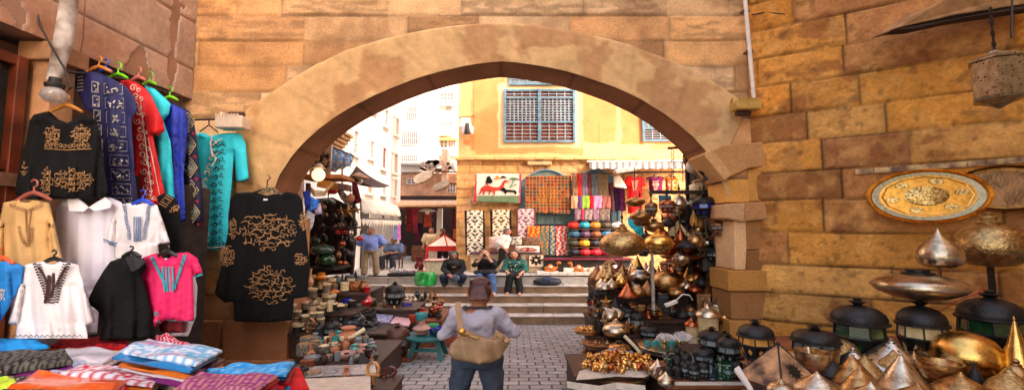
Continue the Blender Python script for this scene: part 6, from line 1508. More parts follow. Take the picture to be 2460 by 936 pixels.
for px, fl_, lab in ((1322, False, 'plush toy camel facing right near the star patterned cloth'), (1390, True, 'plush toy camel facing left on the white parcel'),): camel(px, 16.1 if fl_ else 16.3, fl_, lab)
o = MB().box((P(1316, 645, 16.3).x, 16.35, PLZ+.05), (.8, .5, .1)).build('cloth_mat', _M['white_card']); tag(o, 'white folded mat under the right facing camel toy', 'mat')
for i in range(16):
 px = 1415+rnd.uniform(0, 75); Yq = 16+rnd.uniform(0, .7); q = P(px, 640, Yq); b = MB(); b.ell((q.x, Yq, PLZ+.14+rnd.uniform(0, .1)), (rnd.uniform(.1, .2), .12, rnd.uniform(.06, .1)), 8, 6); tag(b.build('wrapped_souvenir', mat('wrap_%d' % (i % 4), srgb([(226, 216, 214), (210, 150, 140), (190, 180, 190), (226, 190, 160)][i % 4]), .3, coat=.6), smooth=True), 'plastic wrapped souvenir in the heap by the top step', 'souvenir', 'wrapped souvenirs heaped by the top step')
o = MB().box((P(1455, 655, 16.0).x, 16.3, PLZ+.04), (1.5, 1.0, .08)).build('souvenir_board', _M['dark_walnut']); tag(o, 'low board under the wrapped souvenirs', 'board')
# ================================================================ WARES: one prototype of each kind, then copies
brass = mat('old_brass', srgb((210, 168, 112)), .34, 1.0, col2=srgb((140, 98, 58)), scale=5, bump=.25, bscale=14)
gold = mat('bright_gold', srgb((230, 180, 98)), .26, 1.0, var=.25, scale=6, bump=.1, bscale=30)
silver = mat('worn_silver', srgb((222, 204, 178)), .28, 1.0, col2=srgb((160, 136, 108)), scale=4, bump=.22, bscale=14)
bronze = mat('dark_bronze', srgb((146, 106, 72)), .38, .9, var=.45, scale=6, bump=.25, bscale=30)
copper = mat('copper', srgb((176, 96, 60)), .3, 1.0, var=.4, scale=6)
iron = mat('blackened_iron', (.016, .013, .012), .42, .3, var=.5, scale=8, bump=.3, bscale=30)
ironp = mat('pierced_iron', (.028, .023, .021), .42, .4, var=.4, scale=8, bump=.3, bscale=30, pierce=.30, pscale=17)
brassp = mat('pierced_brass', srgb((176, 130, 80)), .32, 1.0, var=.3, pierce=.26, pscale=13)
silverp = mat('pierced_silver', srgb((196, 184, 168)), .3, 1.0, var=.3, pierce=.27, pscale=12)
engr = mat('engraved_brass', srgb((190, 154, 100)), .34, 1.0, var=.45, scale=14, bump=.5, bscale=26)
frost = mat('frosted_glass', srgb((120, 128, 130)), .35, var=.2)
gmilk = mat('milky_glass', srgb((232, 214, 180)), .3, var=.1)
gamber = mat('amber_glass', srgb((214, 150, 70)), .2, var=.3)
ggreen = mat('green_glass', srgb((22, 62, 34)), .15, var=.4, coat=.5)
gdark = mat('smoky_glass', (.02, .025, .03), .15, var=.3)
gred = mat('red_glass', srgb((176, 14, 18)), .12, var=.2, coat=.8)
gblue = mat('cobalt_glass', srgb((24, 36, 150)), .15, var=.3, coat=.8)
turqc = mat('turquoise_glaze', srgb((58, 140, 134)), .25, var=.25, scale=5, coat=.5)
clay = mat('peach_clay', srgb((176, 112, 78)), .7, var=.25, scale=6)
pinkst = mat('pink_stone', srgb((180, 136, 120)), .5, var=.25, scale=12)
ivory = mat('cream_horn', srgb((216, 196, 156)), .5, var=.15)
inlay = mat('black_white_inlay', srgb((150, 140, 122)), .45, scale=11, col2=(.008, .006, .005))
parch = mat('parchment', srgb((206, 174, 122)), .7, var=.2, scale=6)
wood = mat('dark_shelf_wood', srgb((58, 34, 22)), .6, var=.4, scale=4, bump=.3)
woodm = mat('reddish_table_wood', srgb((128, 68, 36)), .6, var=.4, scale=3)
tealp = mat('teal_paint', srgb((28, 92, 92)), .6, var=.25)
plast = mat('clear_plastic', srgb((214, 206, 200)), .15, var=.15, coat=.8, bump=.7, bscale=12, alpha=.45)
paper = mat('crumpled_paper', srgb((196, 182, 164)), .8, var=.15, bump=.8, bscale=7)
def k_onion(t, m):
 MB().lathe([(.03, 0), (.3, .015), (.45, .11), (.5, .25), (.485, .40), (.41, .53), (.28, .66), (.16, .77), (.08, .87), (.035, .94), (.001, .97)], 24).build('body', m, t, smooth=True)
 MB().lathe([(.03, .90), (.045, .94), (.02, .985), (.001, 1)], 10).build('knob', m, t, smooth=True)
def k_cone(t, m):
 MB().lathe([(.50, 0), (.5, .05), (.45, .15), (.35, .34), (.24, .54), (.13, .74), (.05, .89), (.001, .97)], 24).build('body', m, t, smooth=True)
 MB().lathe([(.46, .0), (.515, .02), (.515, .055), (.48, .07)], 24).build('rim', m, t, smooth=True); MB().lathe([(.02, .92), (.04, .955), (.001, 1)], 8).build('knob', m, t, smooth=True)
def k_dome(t, m):
 MB().lathe([(.44, 0), (.5, .06), (.49, .2), (.42, .4), (.28, .6), (.15, .72), (.10, .8)], 24).build('body', m, t, smooth=True)
 MB().lathe([(.12, .76), (.13, .8), (.07, .85), (.09, .91), (.04, .97), (.001, 1)], 12).build('knob', m, t, smooth=True)
def k_globe(t, m):
 MB().lathe([(.10, 0), (.28, .03), (.43, .14), (.5, .32), (.48, .48), (.38, .64), (.22, .74), (.14, .77)], 28).build('body', m, t, smooth=True)
 MB().lathe([(.15, .75), (.16, .79), (.10, .83), (.11, .88), (.06, .92), (.07, .96), (.001, 1)], 16).build('collar', m, t, smooth=True)
def k_saucer(t, m):
 MB().lathe([(.05, 0), (.25, .10), (.42, .28), (.5, .48), (.42, .66), (.25, .80), (.16, .85)], 32).build('body', m, t, smooth=True)
 MB().lathe([(.17, .83), (.17, .90), (.12, .92), (.12, 1), (.10, 1)], 16).build('collar', mat('saucer_dark_collar', (.02, .015, .012), .4, .5), t, smooth=True)
def k_lantern(t, m, g=frost):
 b = MB(); b.lathe([(.30, 0), (.34, .03), (.34, .06), (.30, .08)], 8, ph=.5); b.build('base', m, t)
 b = MB(); b.lathe([(.27, .08), (.42, .36), (.44, .37)], 8, ph=.5)
 for k in range(8):
  a = 2*math.pi*(k+.5)/8; b.tube([(.30*math.cos(a), .30*math.sin(a), .07), (.445*math.cos(a), .445*math.sin(a), .37)], .018, 5); b.tube([(.445*math.cos(a), .445*math.sin(a), .37), (.42*math.cos(a), .42*math.sin(a), .60)], .018, 5)
 b.lathe([(.46, .36), (.47, .38), (.46, .40)], 8, ph=.5); b.build('body_frame', m, t)
 b = MB()
 b.lathe([(.425, .40), (.405, .58)], 8, ph=.5)
 for k in range(8):
  a = 2*math.pi*(k)/8; r0 = .335; c = Vector((r0*math.cos(a), r0*math.sin(a), .22)); tx = Vector((-math.sin(a), math.cos(a), 0)); up = Vector((.11*math.cos(a), .11*math.sin(a), .28)).normalized(); n_ = tx.cross(up)
  if n_.dot(c) < 0: n_ = -n_
  b.poly([c-tx*.06+n_*.004, c-up*.09+n_*.004, c+tx*.06+n_*.004, c+up*.09+n_*.004], n_*.012)
 b.build('glazing', g, t)
 MB().lathe([(.47, .57), (.5, .585), (.5, .605), (.455, .62), (.46, .67), (.42, .75), (.32, .82), (.18, .86), (.1, .875)], 24, lobes=8, la=.02).build('dome', ironp if m == iron else m, t, smooth=True)
 MB().lathe([(.12, .86), (.07, .885), (.13, .92), (.16, .935), (.06, .955), (.08, .98), (.001, 1)], 12).build('finial', m, t, smooth=True)
def k_cyl(t, m):
 MB().lathe([(.40, 0), (.43, .02), (.40, .04), (.385, .66)], 24).build('shade', parch, t, smooth=True)
 MB().lathe([(.42, .64), (.5, .67), (.48, .72), (.40, .78), (.25, .84), (.08, .89), (.06, .93), (.001, 1)], 24).build('lid', m, t, smooth=True)
def k_drum(t, m):
 MB().lathe([(.42, 0), (.5, .03), (.46, .45), (.5, .78)], 16).build('body', m, t, smooth=True)
 MB().lathe([(.51, .78), (.52, .84), (.51, 1), (.40, 1), (.38, .9), (.001, .88)], 16).build('rim', ivory, t, smooth=True)
def k_bowl(t, m):
 MB().lathe([(.25, 0), (.3, .05), (.45, .4), (.5, .8), (.5, 1), (.45, 1), (.40, .6), (.001, .3)], 24).build('bowl', m, t, smooth=True)
 MB().lathe([(.27, -.01), (.30, 0), (.27, .08)], 16).build('foot', m, t, smooth=True)
def k_pot(t, m):
 MB().lathe([(.2, 0), (.3, .04), (.47, .25), (.5, .42), (.42, .6), (.26, .7), (.24, .78), (.34, .86), (.34, .9)], 20).build('body', m, t, smooth=True)
 MB().lathe([(.34, .88), (.30, .93), (.1, .95), (.06, .98), (.001, 1)], 16).build('lid', m, t, smooth=True)
def k_vase(t, m):
 MB().lathe([(.3, 0), (.34, .03), (.22, .08), (.45, .22), (.5, .34), (.38, .48), (.2, .58), (.2, .8), (.26, .97), (.28, 1), (.22, .99), (.14, .8)], 20).build('body', m, t, smooth=True)
 MB().lathe([(.21, .56), (.24, .58), (.21, .60)], 20).build('ring', m, t, smooth=True)
def k_ball(t, m):
 MB().lathe([(.16, 0), (.34, .06), (.47, .25), (.5, .45), (.45, .66), (.3, .82), (.12, .88)], 20, lobes=10, la=.03).build('body', m, t, smooth=True)
 MB().lathe([(.14, .86), (.15, .92), (.06, .95), (.001, 1)], 10).build('cap', brass, t, smooth=True)
def k_egg(t, m):
 MB().lathe([(.30, 0), (.44, .16), (.5, .38), (.47, .62), (.36, .84), (.2, .95), (.06, .995), (.001, 1)], 30).build('body', m, t, smooth=True)
 MB().lathe([(.27, .0), (.31, .02), (.33, .06), (.30, .08)], 24).build('rim', m, t, smooth=True)
def k_tray(t, m):
 MB().lathe([(.44, 0), (.46, 0), (.5, .8), (.5, 1), (.48, 1), (.44, .35), (.001, .3)], 32).build('dish', m, t, smooth=True)
 MB().lathe([(.485, .85), (.51, .9), (.51, 1.05), (.485, 1.08)], 32).build('rim', m, t, smooth=True)
def k_pyr(t, m):
 MB().add([(-.5, -.5, 0), (.5, -.5, 0), (.5, .5, 0), (-.5, .5, 0), (0, 0, .95)], [(3, 2, 1, 0), (0, 1, 4), (1, 2, 4), (2, 3, 4), (3, 0, 4)]).build('body', m, t)
 b = MB()
 for a, c in ((-1, -1), (1, -1), (1, 1), (-1, 1)): b.tube([(a*.5, c*.5, 0), (0, 0, .96)], .015, 5)
 b.lathe([(.02, .93), (.05, .96), (.001, 1)], 8); b.build('edge', iron, t)
def k_box(t, m):
 MB().box((0, 0, .42), (.92, .92, .84)).build('box', m, t, bevel=.03); MB().box((0, 0, .92), (1, 1, .16)).build('lid', m, t, bevel=.03)
def k_star(t, m):
 vs = []; fs = []
 b = MB()
 for k in range(5):
  a = math.pi/2+k*2*math.pi/5; l = a-math.pi/5; r = a+math.pi/5
  tip = Vector((.5*math.cos(a), 0, .5+.5*math.sin(a))); L = Vector((.2*math.cos(l), 0, .5+.2*math.sin(l))); R_ = Vector((.2*math.cos(r), 0, .5+.2*math.sin(r))); f = Vector((0, -.16, .5)); bk = Vector((0, .16, .5))
  b.add([tip, L, f, R_, bk], [(0, 1, 2), (0, 2, 3), (0, 4, 1), (0, 3, 4)])
 b.build('body', m, t); MB().tube([(0, 0, .98), (0, 0, 1.08)], .02, 6).build('ring', iron, t)
def k_figure(t, m):
 b = MB(); b.lathe([(.42, 0), (.45, .05), (.36, .10), (.40, .3), (.34, .5), (.2, .62), (.14, .68)], 12); b.ell((0, -.03, .80), (.24, .2, .16), 10, 8); b.capsule((-.34, -.05, .55), (-.2, -.3, .32), .09, .07, 8); b.capsule((.34, -.05, .55), (.2, -.3, .32), .09, .07, 8); b.build('body', m, t, smooth=True)
 b = MB(); b.ell((-.13, 0, .94), (.06, .05, .08), 6, 5); b.ell((.13, 0, .94), (.06, .05, .08), 6, 5); b.build('ear', m, t, smooth=True)
def k_trinket(t, m):
 b = MB(); b.lathe([(.3, 0), (.15, .12), (.42, .35), (.45, .5), (.25, .65), (.12, .72), (.2, .85), (.05, .92), (.001, 1)], 10); b.tube([(.4, 0, .45), (.7, 0, .6), (.75, 0, .75)], .05, 5); b.tube([(-.4, 0, .55), (-.65, 0, .5), (-.4, 0, .3)], .04, 5); b.build('body', m, t, smooth=True)
def k_hex(t, m):
 MB().lathe([(.45, 0), (.5, .1), (.5, .8), (.46, 1)], 6).build('box', m, t); MB().lathe([(.40, 1.0), (.40, 1.03)], 6).build('inlay_top', mat('inlay_star', srgb((190, 150, 100)), .5, scale=20, col2=srgb((70, 44, 28))), t)
def k_hexl(t, m):
 MB().lathe([(.44, .16), (.46, .2), (.46, .78), (.44, .82)], 6, ph=.5).build('body', m, t)
 MB().lathe([(.5, .80), (.5, .83), (.3, .9), (.12, .94), (.10, .97), (.001, 1)], 6, ph=.5).build('roof', copper, t); MB().lathe([(.001, 0), (.08, .03), (.2, .08), (.45, .15), (.47, .18)], 6, ph=.5).build('underside', copper, t)
KIND = dict(onion=('onion_lamp', 'lamp', k_onion), cone=('cone_lamp', 'lamp', k_cone), dome=('domed_lamp', 'lamp', k_dome), globe=('globe_lamp', 'lamp', k_globe), saucer=('saucer_lamp', 'lamp', k_saucer), lantern=('lantern', 'lantern', k_lantern),
   egg=('smooth_lamp', 'lamp', k_egg), cyl=('cylinder_lamp', 'lamp', k_cyl), drum=('drum', 'box', k_drum), bowl=('bowl', 'bowl', k_bowl), pot=('lidded_pot', 'pot', k_pot), vase=('vase', 'vase', k_vase), ball=('glass_lamp', 'lamp', k_ball), tray=('tray', 'tray', k_tray),
   pyr=('pyramid_lamp', 'lamp', k_pyr), box=('trinket_box', 'box', k_box), star=('star_ornament', 'ornament', k_star), figure=('figurine', 'figurine', k_figure), trinket=('brass_trinket', 'trinket', k_trinket), hex=('inlaid_box', 'box', k_hex), hexl=('hexagonal_lantern', 'lantern', k_hexl))
PROTO = {}
def put(kind, loc, sc, label, m=None, group=None, rot=(0, 0, 0), extra=None, name=None, hang=None):
 nm_, cat, fn = KIND[kind]
 key = kind
 base = {'egg': gold, 'onion': silver, 'cone': brass, 'dome': brass, 'globe': brass, 'saucer': silver, 'lantern': iron, 'cyl': silver, 'drum': inlay, 'bowl': brass, 'pot': clay, 'vase': gred, 'ball': ggreen, 'tray': brass, 'pyr': ironp, 'box': wood, 'star': iron, 'figure': iron, 'trinket': gold, 'hex': inlay, 'hexl': brassp}[kind]
 if key not in PROTO:
  t = thing(nm_, label, cat); fn(t, base); PROTO[key] = t; r = t; bpy.context.view_layer.update(); children_of(t)
  r.location = loc; r.scale = sc; r.rotation_euler = rot
  if group: r['group'] = group
  if m is not None or extra: put_first.append((r, m, extra))
 else:
  mats = {}
  if m is not None:
   for c in children_of(PROTO[key]):
    nmc = c.name.split('.')[0]
    if c.data.materials[0] == base or (base == iron and nmc == 'dome'): mats[nmc] = m
  if extra: mats.update(extra)
  r = dup(PROTO[key], loc, sc, rot, label, group, mats)
 if hang:
  s = Vector(sc); L = hang/s.z; b = MB(); b.box((0, 0, 1+L/2), (.018/s.x, .018/s.y, L)); n_ = int(hang/.12)
  for i in range(n_): b.box((0, 0, 1+L*(i+.5)/n_), (.05/s.x, .02/s.y, .05/s.z))
  bb = b.v; me = bpy.data.meshes.new('chain'); me.from_pydata(bb, [], b.f); me.materials.append(iron); o = bpy.data.objects.new('chain', me); C.objects.link(o); o.parent = r
 return r
put_first = []
def W_(kind, px, pyb, w, h, Y, label, m=None, group=None, rot=None, tilt=None, hang=None, extra=None):
 k = Y/F; loc = P(px, pyb, Y); w = w/math.sqrt(1+((px-1230)/F)**2)
 rz = rnd.uniform(0, 6.28) if rot is None else rot
 if kind in ('pyr', 'star', 'box', 'figure'): rz = rot if rot is not None else rnd.uniform(-.5, .5)
 r = (0, 0, rz) if tilt is None else (0, tilt, 0)
 return put(kind, loc, (w*k, w*k*(1 if kind not in ('x',) else 1), h*k), label, m, group, r, extra, None, (hang*k if hang else None))
def tier(name, label, px0, px1, py, Y0, Y1, zb=None, m=wood, cat='shelf', legs=False):
 a = P(px0, py, Y0); d = P(px1, py, Y0); z = a.z; o = thing(name, label, cat, ((a.x+d.x)/2, (Y0+Y1)/2, gz(Y0) if zb is None else zb))
 zb = gz((Y0+Y1)/2)-.05 if zb is None else zb
 MB().box(((a.x+d.x)/2, (Y0+Y1)/2, z-.03), (d.x-a.x, Y1-Y0, .05)).build('top', m, o, bevel=.008)
 if legs:
  for x in (a.x+.08, d.x-.08):
   for y in (Y0+.08, Y1-.08): MB().box((x, y, (z-.06+zb)/2), (.07, .07, z-.06-zb)).build('leg', m, o)
 else: MB().box(((a.x+d.x)/2, (Y0+Y1)/2+.03, (z-.06+zb)/2), (d.x-a.x-.06, Y1-Y0-.08, z-.06-zb)).build('body', m, o)
 return z
# ---------------------------------------------------------------- LEFT HEAP
GL = 'small wares heaped on the left stall'
z1 = tier('low_platform', 'low platform with glass sheets in front of the left stall', 738, 900, 884, 6.6, 8.3, cat='platform')
tier('display_tier', 'dark stepped tier carrying the inlaid drums', 690, 790, 800, 8.3, 8.9); tier('display_tier', 'second dark tier behind the inlaid drums', 690, 850, 752, 8.9, 9.8)
tier('display_tier', 'upper dark tier with inlaid boxes beside the black abaya', 690, 880, 704, 9.8, 11.2); tier('display_tier', 'dark tier under the blue and red glass', 820, 1000, 742, 9.8, 11.0); tier('display_tier', 'dark tier with black figurines between drums and lanterns', 760, 930, 800, 8.6, 9.8)
tier('display_tier', 'wooden tier of metal trinkets behind the teal table', 900, 1062, 768, 9.9, 11.4, m=woodm)
# stall frame, back curtain, shelves above
o = thing('stall_backcloth', 'dark cloth backing of the left glass lamp stall', 'stall', (-5.4, 12.4, PLZ)); a = P(735, 660, 12.4); d = P(862, 470, 12.4)
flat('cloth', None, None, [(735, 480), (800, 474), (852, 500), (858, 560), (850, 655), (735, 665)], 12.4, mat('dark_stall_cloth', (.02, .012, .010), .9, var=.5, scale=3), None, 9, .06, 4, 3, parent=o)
b = MB()
for px, Y in ((741, 9.8), (741, 12.2), (852, 12.2)): q = P(px, 440, Y); b.box((q.x, Y, (q.z+PLZ)/2-.3), (.08, .08, q.z-PLZ+.6))
b.build('post', wood, o)
def shelf(px0, px1, py, Y, dep, label, m=iron, th=.05): a = P(px0, py, Y); d = P(px1, py, Y); o = MB().box(((a.x+d.x)/2, Y, a.z), (d.x-a.x, dep, th)).build('shelf_board', m, bevel=.005); tag(o, label, 'shelf'); return a.z
shelf(742, 874, 546, 10.8, .9, 'black shelf with hanging glass balls in the left stall'); shelf(742, 824, 642, 10.6, 1.0, 'black lower shelf under the green glass lamps'); shelf(735, 838, 428, 10.4, .8, 'tan wooden shelf below the lettered sign', mat('orange_wood', srgb((176, 106, 56)), .7, var=.3), .09)
for i, (px, py, w_, h_, m, lab) in enumerate([(757, 588, 24, 24, ggreen, 'round green glass lamp hanging beside the black abaya'), (812, 563, 14, 16, gred, 'red glass ball under the black shelf, nearer the abaya'), (828, 562, 16, 16, gred, 'red glass ball under the black shelf, in the middle'), (842, 568, 14, 20, silverp, 'small pierced silver ball hanging under the black shelf'), (865, 578, 18, 14, gred, 'red glass ball at the end of the black shelf'), (852, 576, 15, 14, silverp, 'pierced ball between two red glass balls'), (822, 592, 16, 16, copper, 'copper coloured hanging ball under the red glass'), (812, 620, 16, 18, bronze, 'dark red bronze ball lamp above the lower shelf'), (815, 636, 14, 12, copper, 'copper onion shaped ball at the lower shelf, inner one'), (828, 637, 13, 12, copper, 'copper onion shaped ball at the lower shelf, outer one'), (798, 466, 30, 22, gred, 'large scarlet glass lamp hanging under the tan shelf'), (788, 492, 36, 16, ggreen, 'flat olive green glass lamp under the scarlet lamp'), (775, 505, 18, 18, bronze, 'dull bronze ball lamp under the olive glass lamp'), (842, 485, 20, 22, clay, 'orange glass lamp hung on cords from the brown canopy')]):
 W_('ball', px, py, w_, h_, 10.4+.1*(i % 3), lab, m, hang=10+3*(i % 4))
for i, (px, py, w_, h_, lab) in enumerate([(775, 612, 60, 28, 'wide ribbed green glass lamp on the lower shelf'), (783, 640, 50, 34, 'dark green glass globe below the wide ribbed lamp')]): W_('ball', px, py, w_, h_, 10.3, lab, ggreen if i else mat('pale_green_glass', srgb((52, 84, 66)), .2, var=.3, coat=.6))
for i, (px, py, s_, lab) in enumerate([(836, 528, 44, 'tan metal star lamp with long points'), (818, 520, 30, 'smaller bronze star lamp behind the long pointed star'), (856, 516, 26, 'bronze star lamp near the brown canopy post')]): W_('star', px, py, s_, s_*.9, 10.5+.1*i, lab, bronze if i else brass, rot=.3*i)
# lit lamp under tan shelf
o = thing('lit_bulb_lamp', 'lit round white bulb under the tan shelf of the left stall', 'lamp', P(765, 420, 9.7)); c0 = P(765, 420, 9.7)
MB().ell(c0, (.145, .145, .15)).build('bulb', mat('glowing_bulb', (1, .82, .5), .3, var=0, emis=1.3), o, smooth=True); MB().lathe([(.16, .15), (.10, .16), (.08, .24), (.02, .26)], 14, c0).build('socket', _M['cream_enamel'], o, smooth=True)
o = thing('enamel_lamp', 'cream enamel pendant lamp under the brown canopy', 'lamp', P(861, 428, 11.3)); c0 = P(861, 428, 11.3)
MB().lathe([(.001, .16), (.1, .12), (.26, .02), (.27, 0), (.1, 0)], 18, c0).build('lamp_shade', bronze, o, smooth=True); MB().ell(c0+Vector((0, 0, -.06)), (.12, .12, .11)).build('bulb', _M['cream_enamel'], o, smooth=True)
o = thing('rope_swag', 'looped cream ropes hanging under the lit bulb', 'rope', P(770, 450, 9.9)); b = MB()
for k in range(4): b.tube([P(735+3*k, 440+5*k, 9.9), P(755, 458+4*k, 9.9), P(780, 460+3*k, 9.9), P(802-3*k, 438+3*k, 9.9)], .018, 6)
b.build('rope', mat('cream_rope', srgb((206, 170, 120)), .9), o, smooth=True)
# blue / white textiles at the abaya's edge
for i, (pl, c_, lab) in enumerate([([(728, 460), (744, 457), (746, 495), (734, 500)], (30, 50, 150), 'navy patterned cloth tucked behind the abaya shoulder'), ([(744, 470), (757, 478), (768, 482), (758, 500), (745, 508), (736, 498)], (60, 130, 230), 'bright blue bunched cloth behind the abaya'), ([(752, 490), (770, 488), (773, 512), (758, 516)], (206, 190, 226), 'pale lilac towel hung beside the blue cloth'), ([(738, 505), (756, 515), (752, 540), (742, 560), (738, 600), (732, 560)], (226, 232, 250), 'white cloth showing along the abaya sleeve')]):
 flat('hanging_cloth', lab, 'cloth', pl, 9.3+.05*i, mat('behind_abaya_%d' % i, srgb(c_), .8, scale=14, var=.3), None, 4, .03, 2, i)
for i, (px, py, w_, h_, c_, lab) in enumerate([(782, 440, 40, 14, (206, 140, 60), 'ochre wooden box frame on the tan shelf'), (822, 446, 22, 12, (90, 60, 50), 'dark open wooden box next to the ochre frame')]): o = MB().box(P(px+6, py+4, 10.2), (w_*.0099, .3, h_*.0125), Matrix.Rotation(.15, 3, 'Y')).build('wooden_box', mat('wbx%d' % i, srgb(c_), .7), bevel=.01); tag(o, lab, 'box')
o, f_ = flat('hanging_cloth', 'maroon cloth bundle hanging under the brown canopy', 'cloth', [(846, 440), (856, 438), (862, 455), (868, 485), (852, 490), (846, 465)], 10.9, CL['maroon'], None, 5, .05, 2, 4)
o, f_ = flat('hanging_cloth', 'white and black pointed scarf slanting between the hanging lamps', 'cloth', [(806, 448), (815, 446), (835, 470), (850, 492), (838, 498), (818, 476)], 10.7, inlay, None, 5, .04, 2, 4)
def filler(n, px0, px1, yfn, Yfn, kinds, mats_, wr, hr, label, group, seed):
 rs = random.Random(seed)
 for i in range(n):
  px = rs.uniform(px0, px1); Y = Yfn(px, rs); py = yfn(px, rs); w_ = rs.uniform(*wr); h_ = rs.uniform(*hr)
  W_(rs.choice(kinds), px, py, w_, h_, Y, label, rs.choice(mats_), group=group)
# dark clutter hanging between shelves
filler(26, 745, 850, lambda p, r: r.uniform(520, 640), lambda p, r: r.uniform(11.2, 12.0), ['ball', 'onion', 'dome'], [bronze, iron, iron, ironp], (10, 22), (12, 26), 'small dark metal lamp hanging deep inside the left stall', 'dark lamps deep inside the left stall', 2)
# inlaid drums
rs = random.Random(12)
G = 'black and cream inlaid drums stacked on the left stall'
for i, (px, py, w_, h_) in enumerate([(700, 752, 22, 22), (712, 788, 22, 16), (713, 774, 20, 14), (714, 760, 20, 14), (712, 800, 22, 14), (735, 790, 28, 20), (736, 772, 30, 16), (740, 805, 20, 13), (768, 762, 20, 13), (770, 776, 20, 13), (766, 792, 22, 15), (764, 803, 24, 14), (700, 770, 16, 14), (752, 763, 20, 13)]): W_('drum', px, py, w_, h_, 8.55-.002*i, 'small black and cream inlaid drum in the stack nearest the stone pier', inlay, group=G)
for i in range(22):
 t = i/21; W_('drum', 806+t*52+(i % 3)*3, 766-t*30+(i % 3)*5, 17, 12, 9.3+t*.8-.12*(i % 3), 'small inlaid drum in the slanting row of the left stall', inlay, group='inlaid drums in the slanting row')
for i, (px, py, w_, h_, m, lab) in enumerate([(740, 756, 42, 34, inlay, 'large black and cream inlaid drum under the carved brown mask'), (750, 714, 26, 22, inlay, 'inlaid drum between the abaya and the gourd'), (784, 702, 20, 22, inlay, 'tall inlaid drum below the golden gourd'), (790, 738, 34, 32, inlay, 'wide inlaid drum left of the blue ball'), (768, 730, 22, 16, ivory, 'pale yellow drum behind the brown mask'), (720, 740, 28, 18, inlay, 'inlaid drum half behind the abaya hem')]): W_('drum', px, py, w_, h_, 9.4+.1*i, lab, m)
W_('dome', 738, 726, 34, 14, 9.3, 'carved brown wooden mask lying on the large drum', mat('mask_brown', srgb((110, 66, 50)), .6, var=.4))
W_('pot', 772, 672, 30, 18, 10.0, 'golden orange gourd on top of the inlaid boxes', mat('gourd', srgb((226, 140, 40)), .4, coat=.4)); W_('dome', 800, 702, 34, 10, 10.0, 'curved orange shell behind the inlaid drums', mat('gourd2', srgb((216, 120, 36)), .4))
W_('vase', 744, 692, 18, 46, 9.7, 'pale peach wooden pepper mill at the edge of the abaya', mat('peach_wood', srgb((216, 160, 120)), .6))
W_('hex', 762, 692, 20, 18, 10.1, 'dark inlaid box under the gourd', inlay); W_('box', 790, 690, 18, 22, 10.3, 'dark inlaid chest behind the gourd', inlay)
# stack of plates, statues
for i, (px, py, w_, h_, lab) in enumerate([(808, 690, 32, 30, 'round grey inlaid plate standing behind the drums'), (826, 706, 26, 22, 'grey patterned glass dome behind the tall black figure')]): W_('ball', px, py, w_, h_, 10.6, lab, mat('grey_pattern', srgb((120, 128, 136)), .4, scale=14, col2=(.02, .02, .025)))
for i, (px, py, w_, h_, lab) in enumerate([(822, 694, 12, 36, 'slim black stone figure with pointed ears'), (830, 694, 12, 34, 'second slim black stone figure touching the first'), (854, 664, 9, 14, 'small black stone finial figure on the board edge')]): W_('figure', px, py, w_, h_, 10.5+.1*i, lab, iron)
for i, (px, py, w_, h_) in enumerate([(852, 678, 40, 22), (848, 692, 44, 14)]): o = MB().box(P(px, py-6, 10.9), (w_*.0105, .25, h_*.0105), Matrix.Rotation(.05, 3, 'Y')).build('game_board', mat('grey_board', srgb((130, 134, 140)), .5, scale=18, col2=(.02, .02, .02)), bevel=.01); tag(o, ('grey patterned game box standing above the blue ball', 'flat grey patterned game box under the standing one')[i], 'box')
b = MB(); b.tube([P(838, 704, 10.4), P(845, 690, 10.35), P(862, 686, 10.3), P(880, 694, 10.35), P(886, 700, 10.4)], [.09, .13, .14, .12, .06], 10); o = b.build('carved_tiger', mat('tiger_wood', srgb((190, 116, 56)), .6, scale=14, col2=srgb((70, 36, 20))), smooth=True); tag(o, 'striped orange carved animal behind the blue ball', 'carving')
W_('ball', 842, 742, 44, 38, 10.0, 'shiny cobalt blue glass ball', gblue); W_('ball', 862, 722, 34, 26, 10.3, 'grey striped glass ball behind the cobalt ball', frost); W_('vase', 880, 740, 34, 50, 10.0, 'glossy red glass vase beside the cobalt ball', gred); W_('ball', 892, 738, 26, 26, 10.3, 'dark green glass ball behind the red vase', ggreen)
W_('lantern', 948, 736, 52, 60, 10.5, 'dark domed lantern with pale panes behind the trinket trays', iron, extra={'glazing': frost})
W_('lantern', 886, 836, 64, 58, 9.0, 'wide dark lantern with white panes beside the slanted stick', iron, extra={'glazing': frost}); W_('lantern', 954, 858, 66, 80, 8.8, 'brown lantern with frosted arched panes next to the teal table', mat('brown_tin', srgb((84, 52, 40)), .5, .3, var=.3), extra={'glazing': frost, 'dome': mat('brown_tin2', srgb((84, 52, 40)), .5, .3)})
W_('lantern', 862, 832, 40, 46, 9.3, 'small black lantern behind the wide white paned one', iron)
# black figurines slanting down
filler(34, 762, 900, lambda p, r: 815-(p-762)*.38+r.uniform(-10, 14), lambda p, r: 8.7+(p-762)*.006, ['figure', 'onion', 'figure', 'pot'], [iron], (12, 24), (14, 30), 'small black stone figure in the dark slanting heap', 'black stone figures in the slanting heap', 5)
filler(18, 905, 1050, lambda p, r: r.uniform(712, 735), lambda p, r: r.uniform(10.8, 11.6), ['trinket', 'figure', 'dome'], [iron, silver, bronze, gdark], (10, 20), (10, 20), 'small dark metal miniature on the back of the trinket tier', 'dark miniatures on the trinket tier', 6)
filler(20, 910, 1060, lambda p, r: r.uniform(738, 762), lambda p, r: r.uniform(10.0, 10.6), ['trinket', 'vase', 'bowl', 'trinket'], [copper, bronze, gold, brass, gred], (9, 18), (9, 18), 'small copper or brass miniature on the wooden tier', 'copper miniatures on the wooden tier', 8)
W_('pot', 1046, 756, 34, 34, 10.3, 'round brown bronze pot on the trinket tier by the grey shirt', bronze); W_('pot', 1055, 735, 26, 26, 10.6, 'smaller bronze coffee pot behind the round one', bronze)
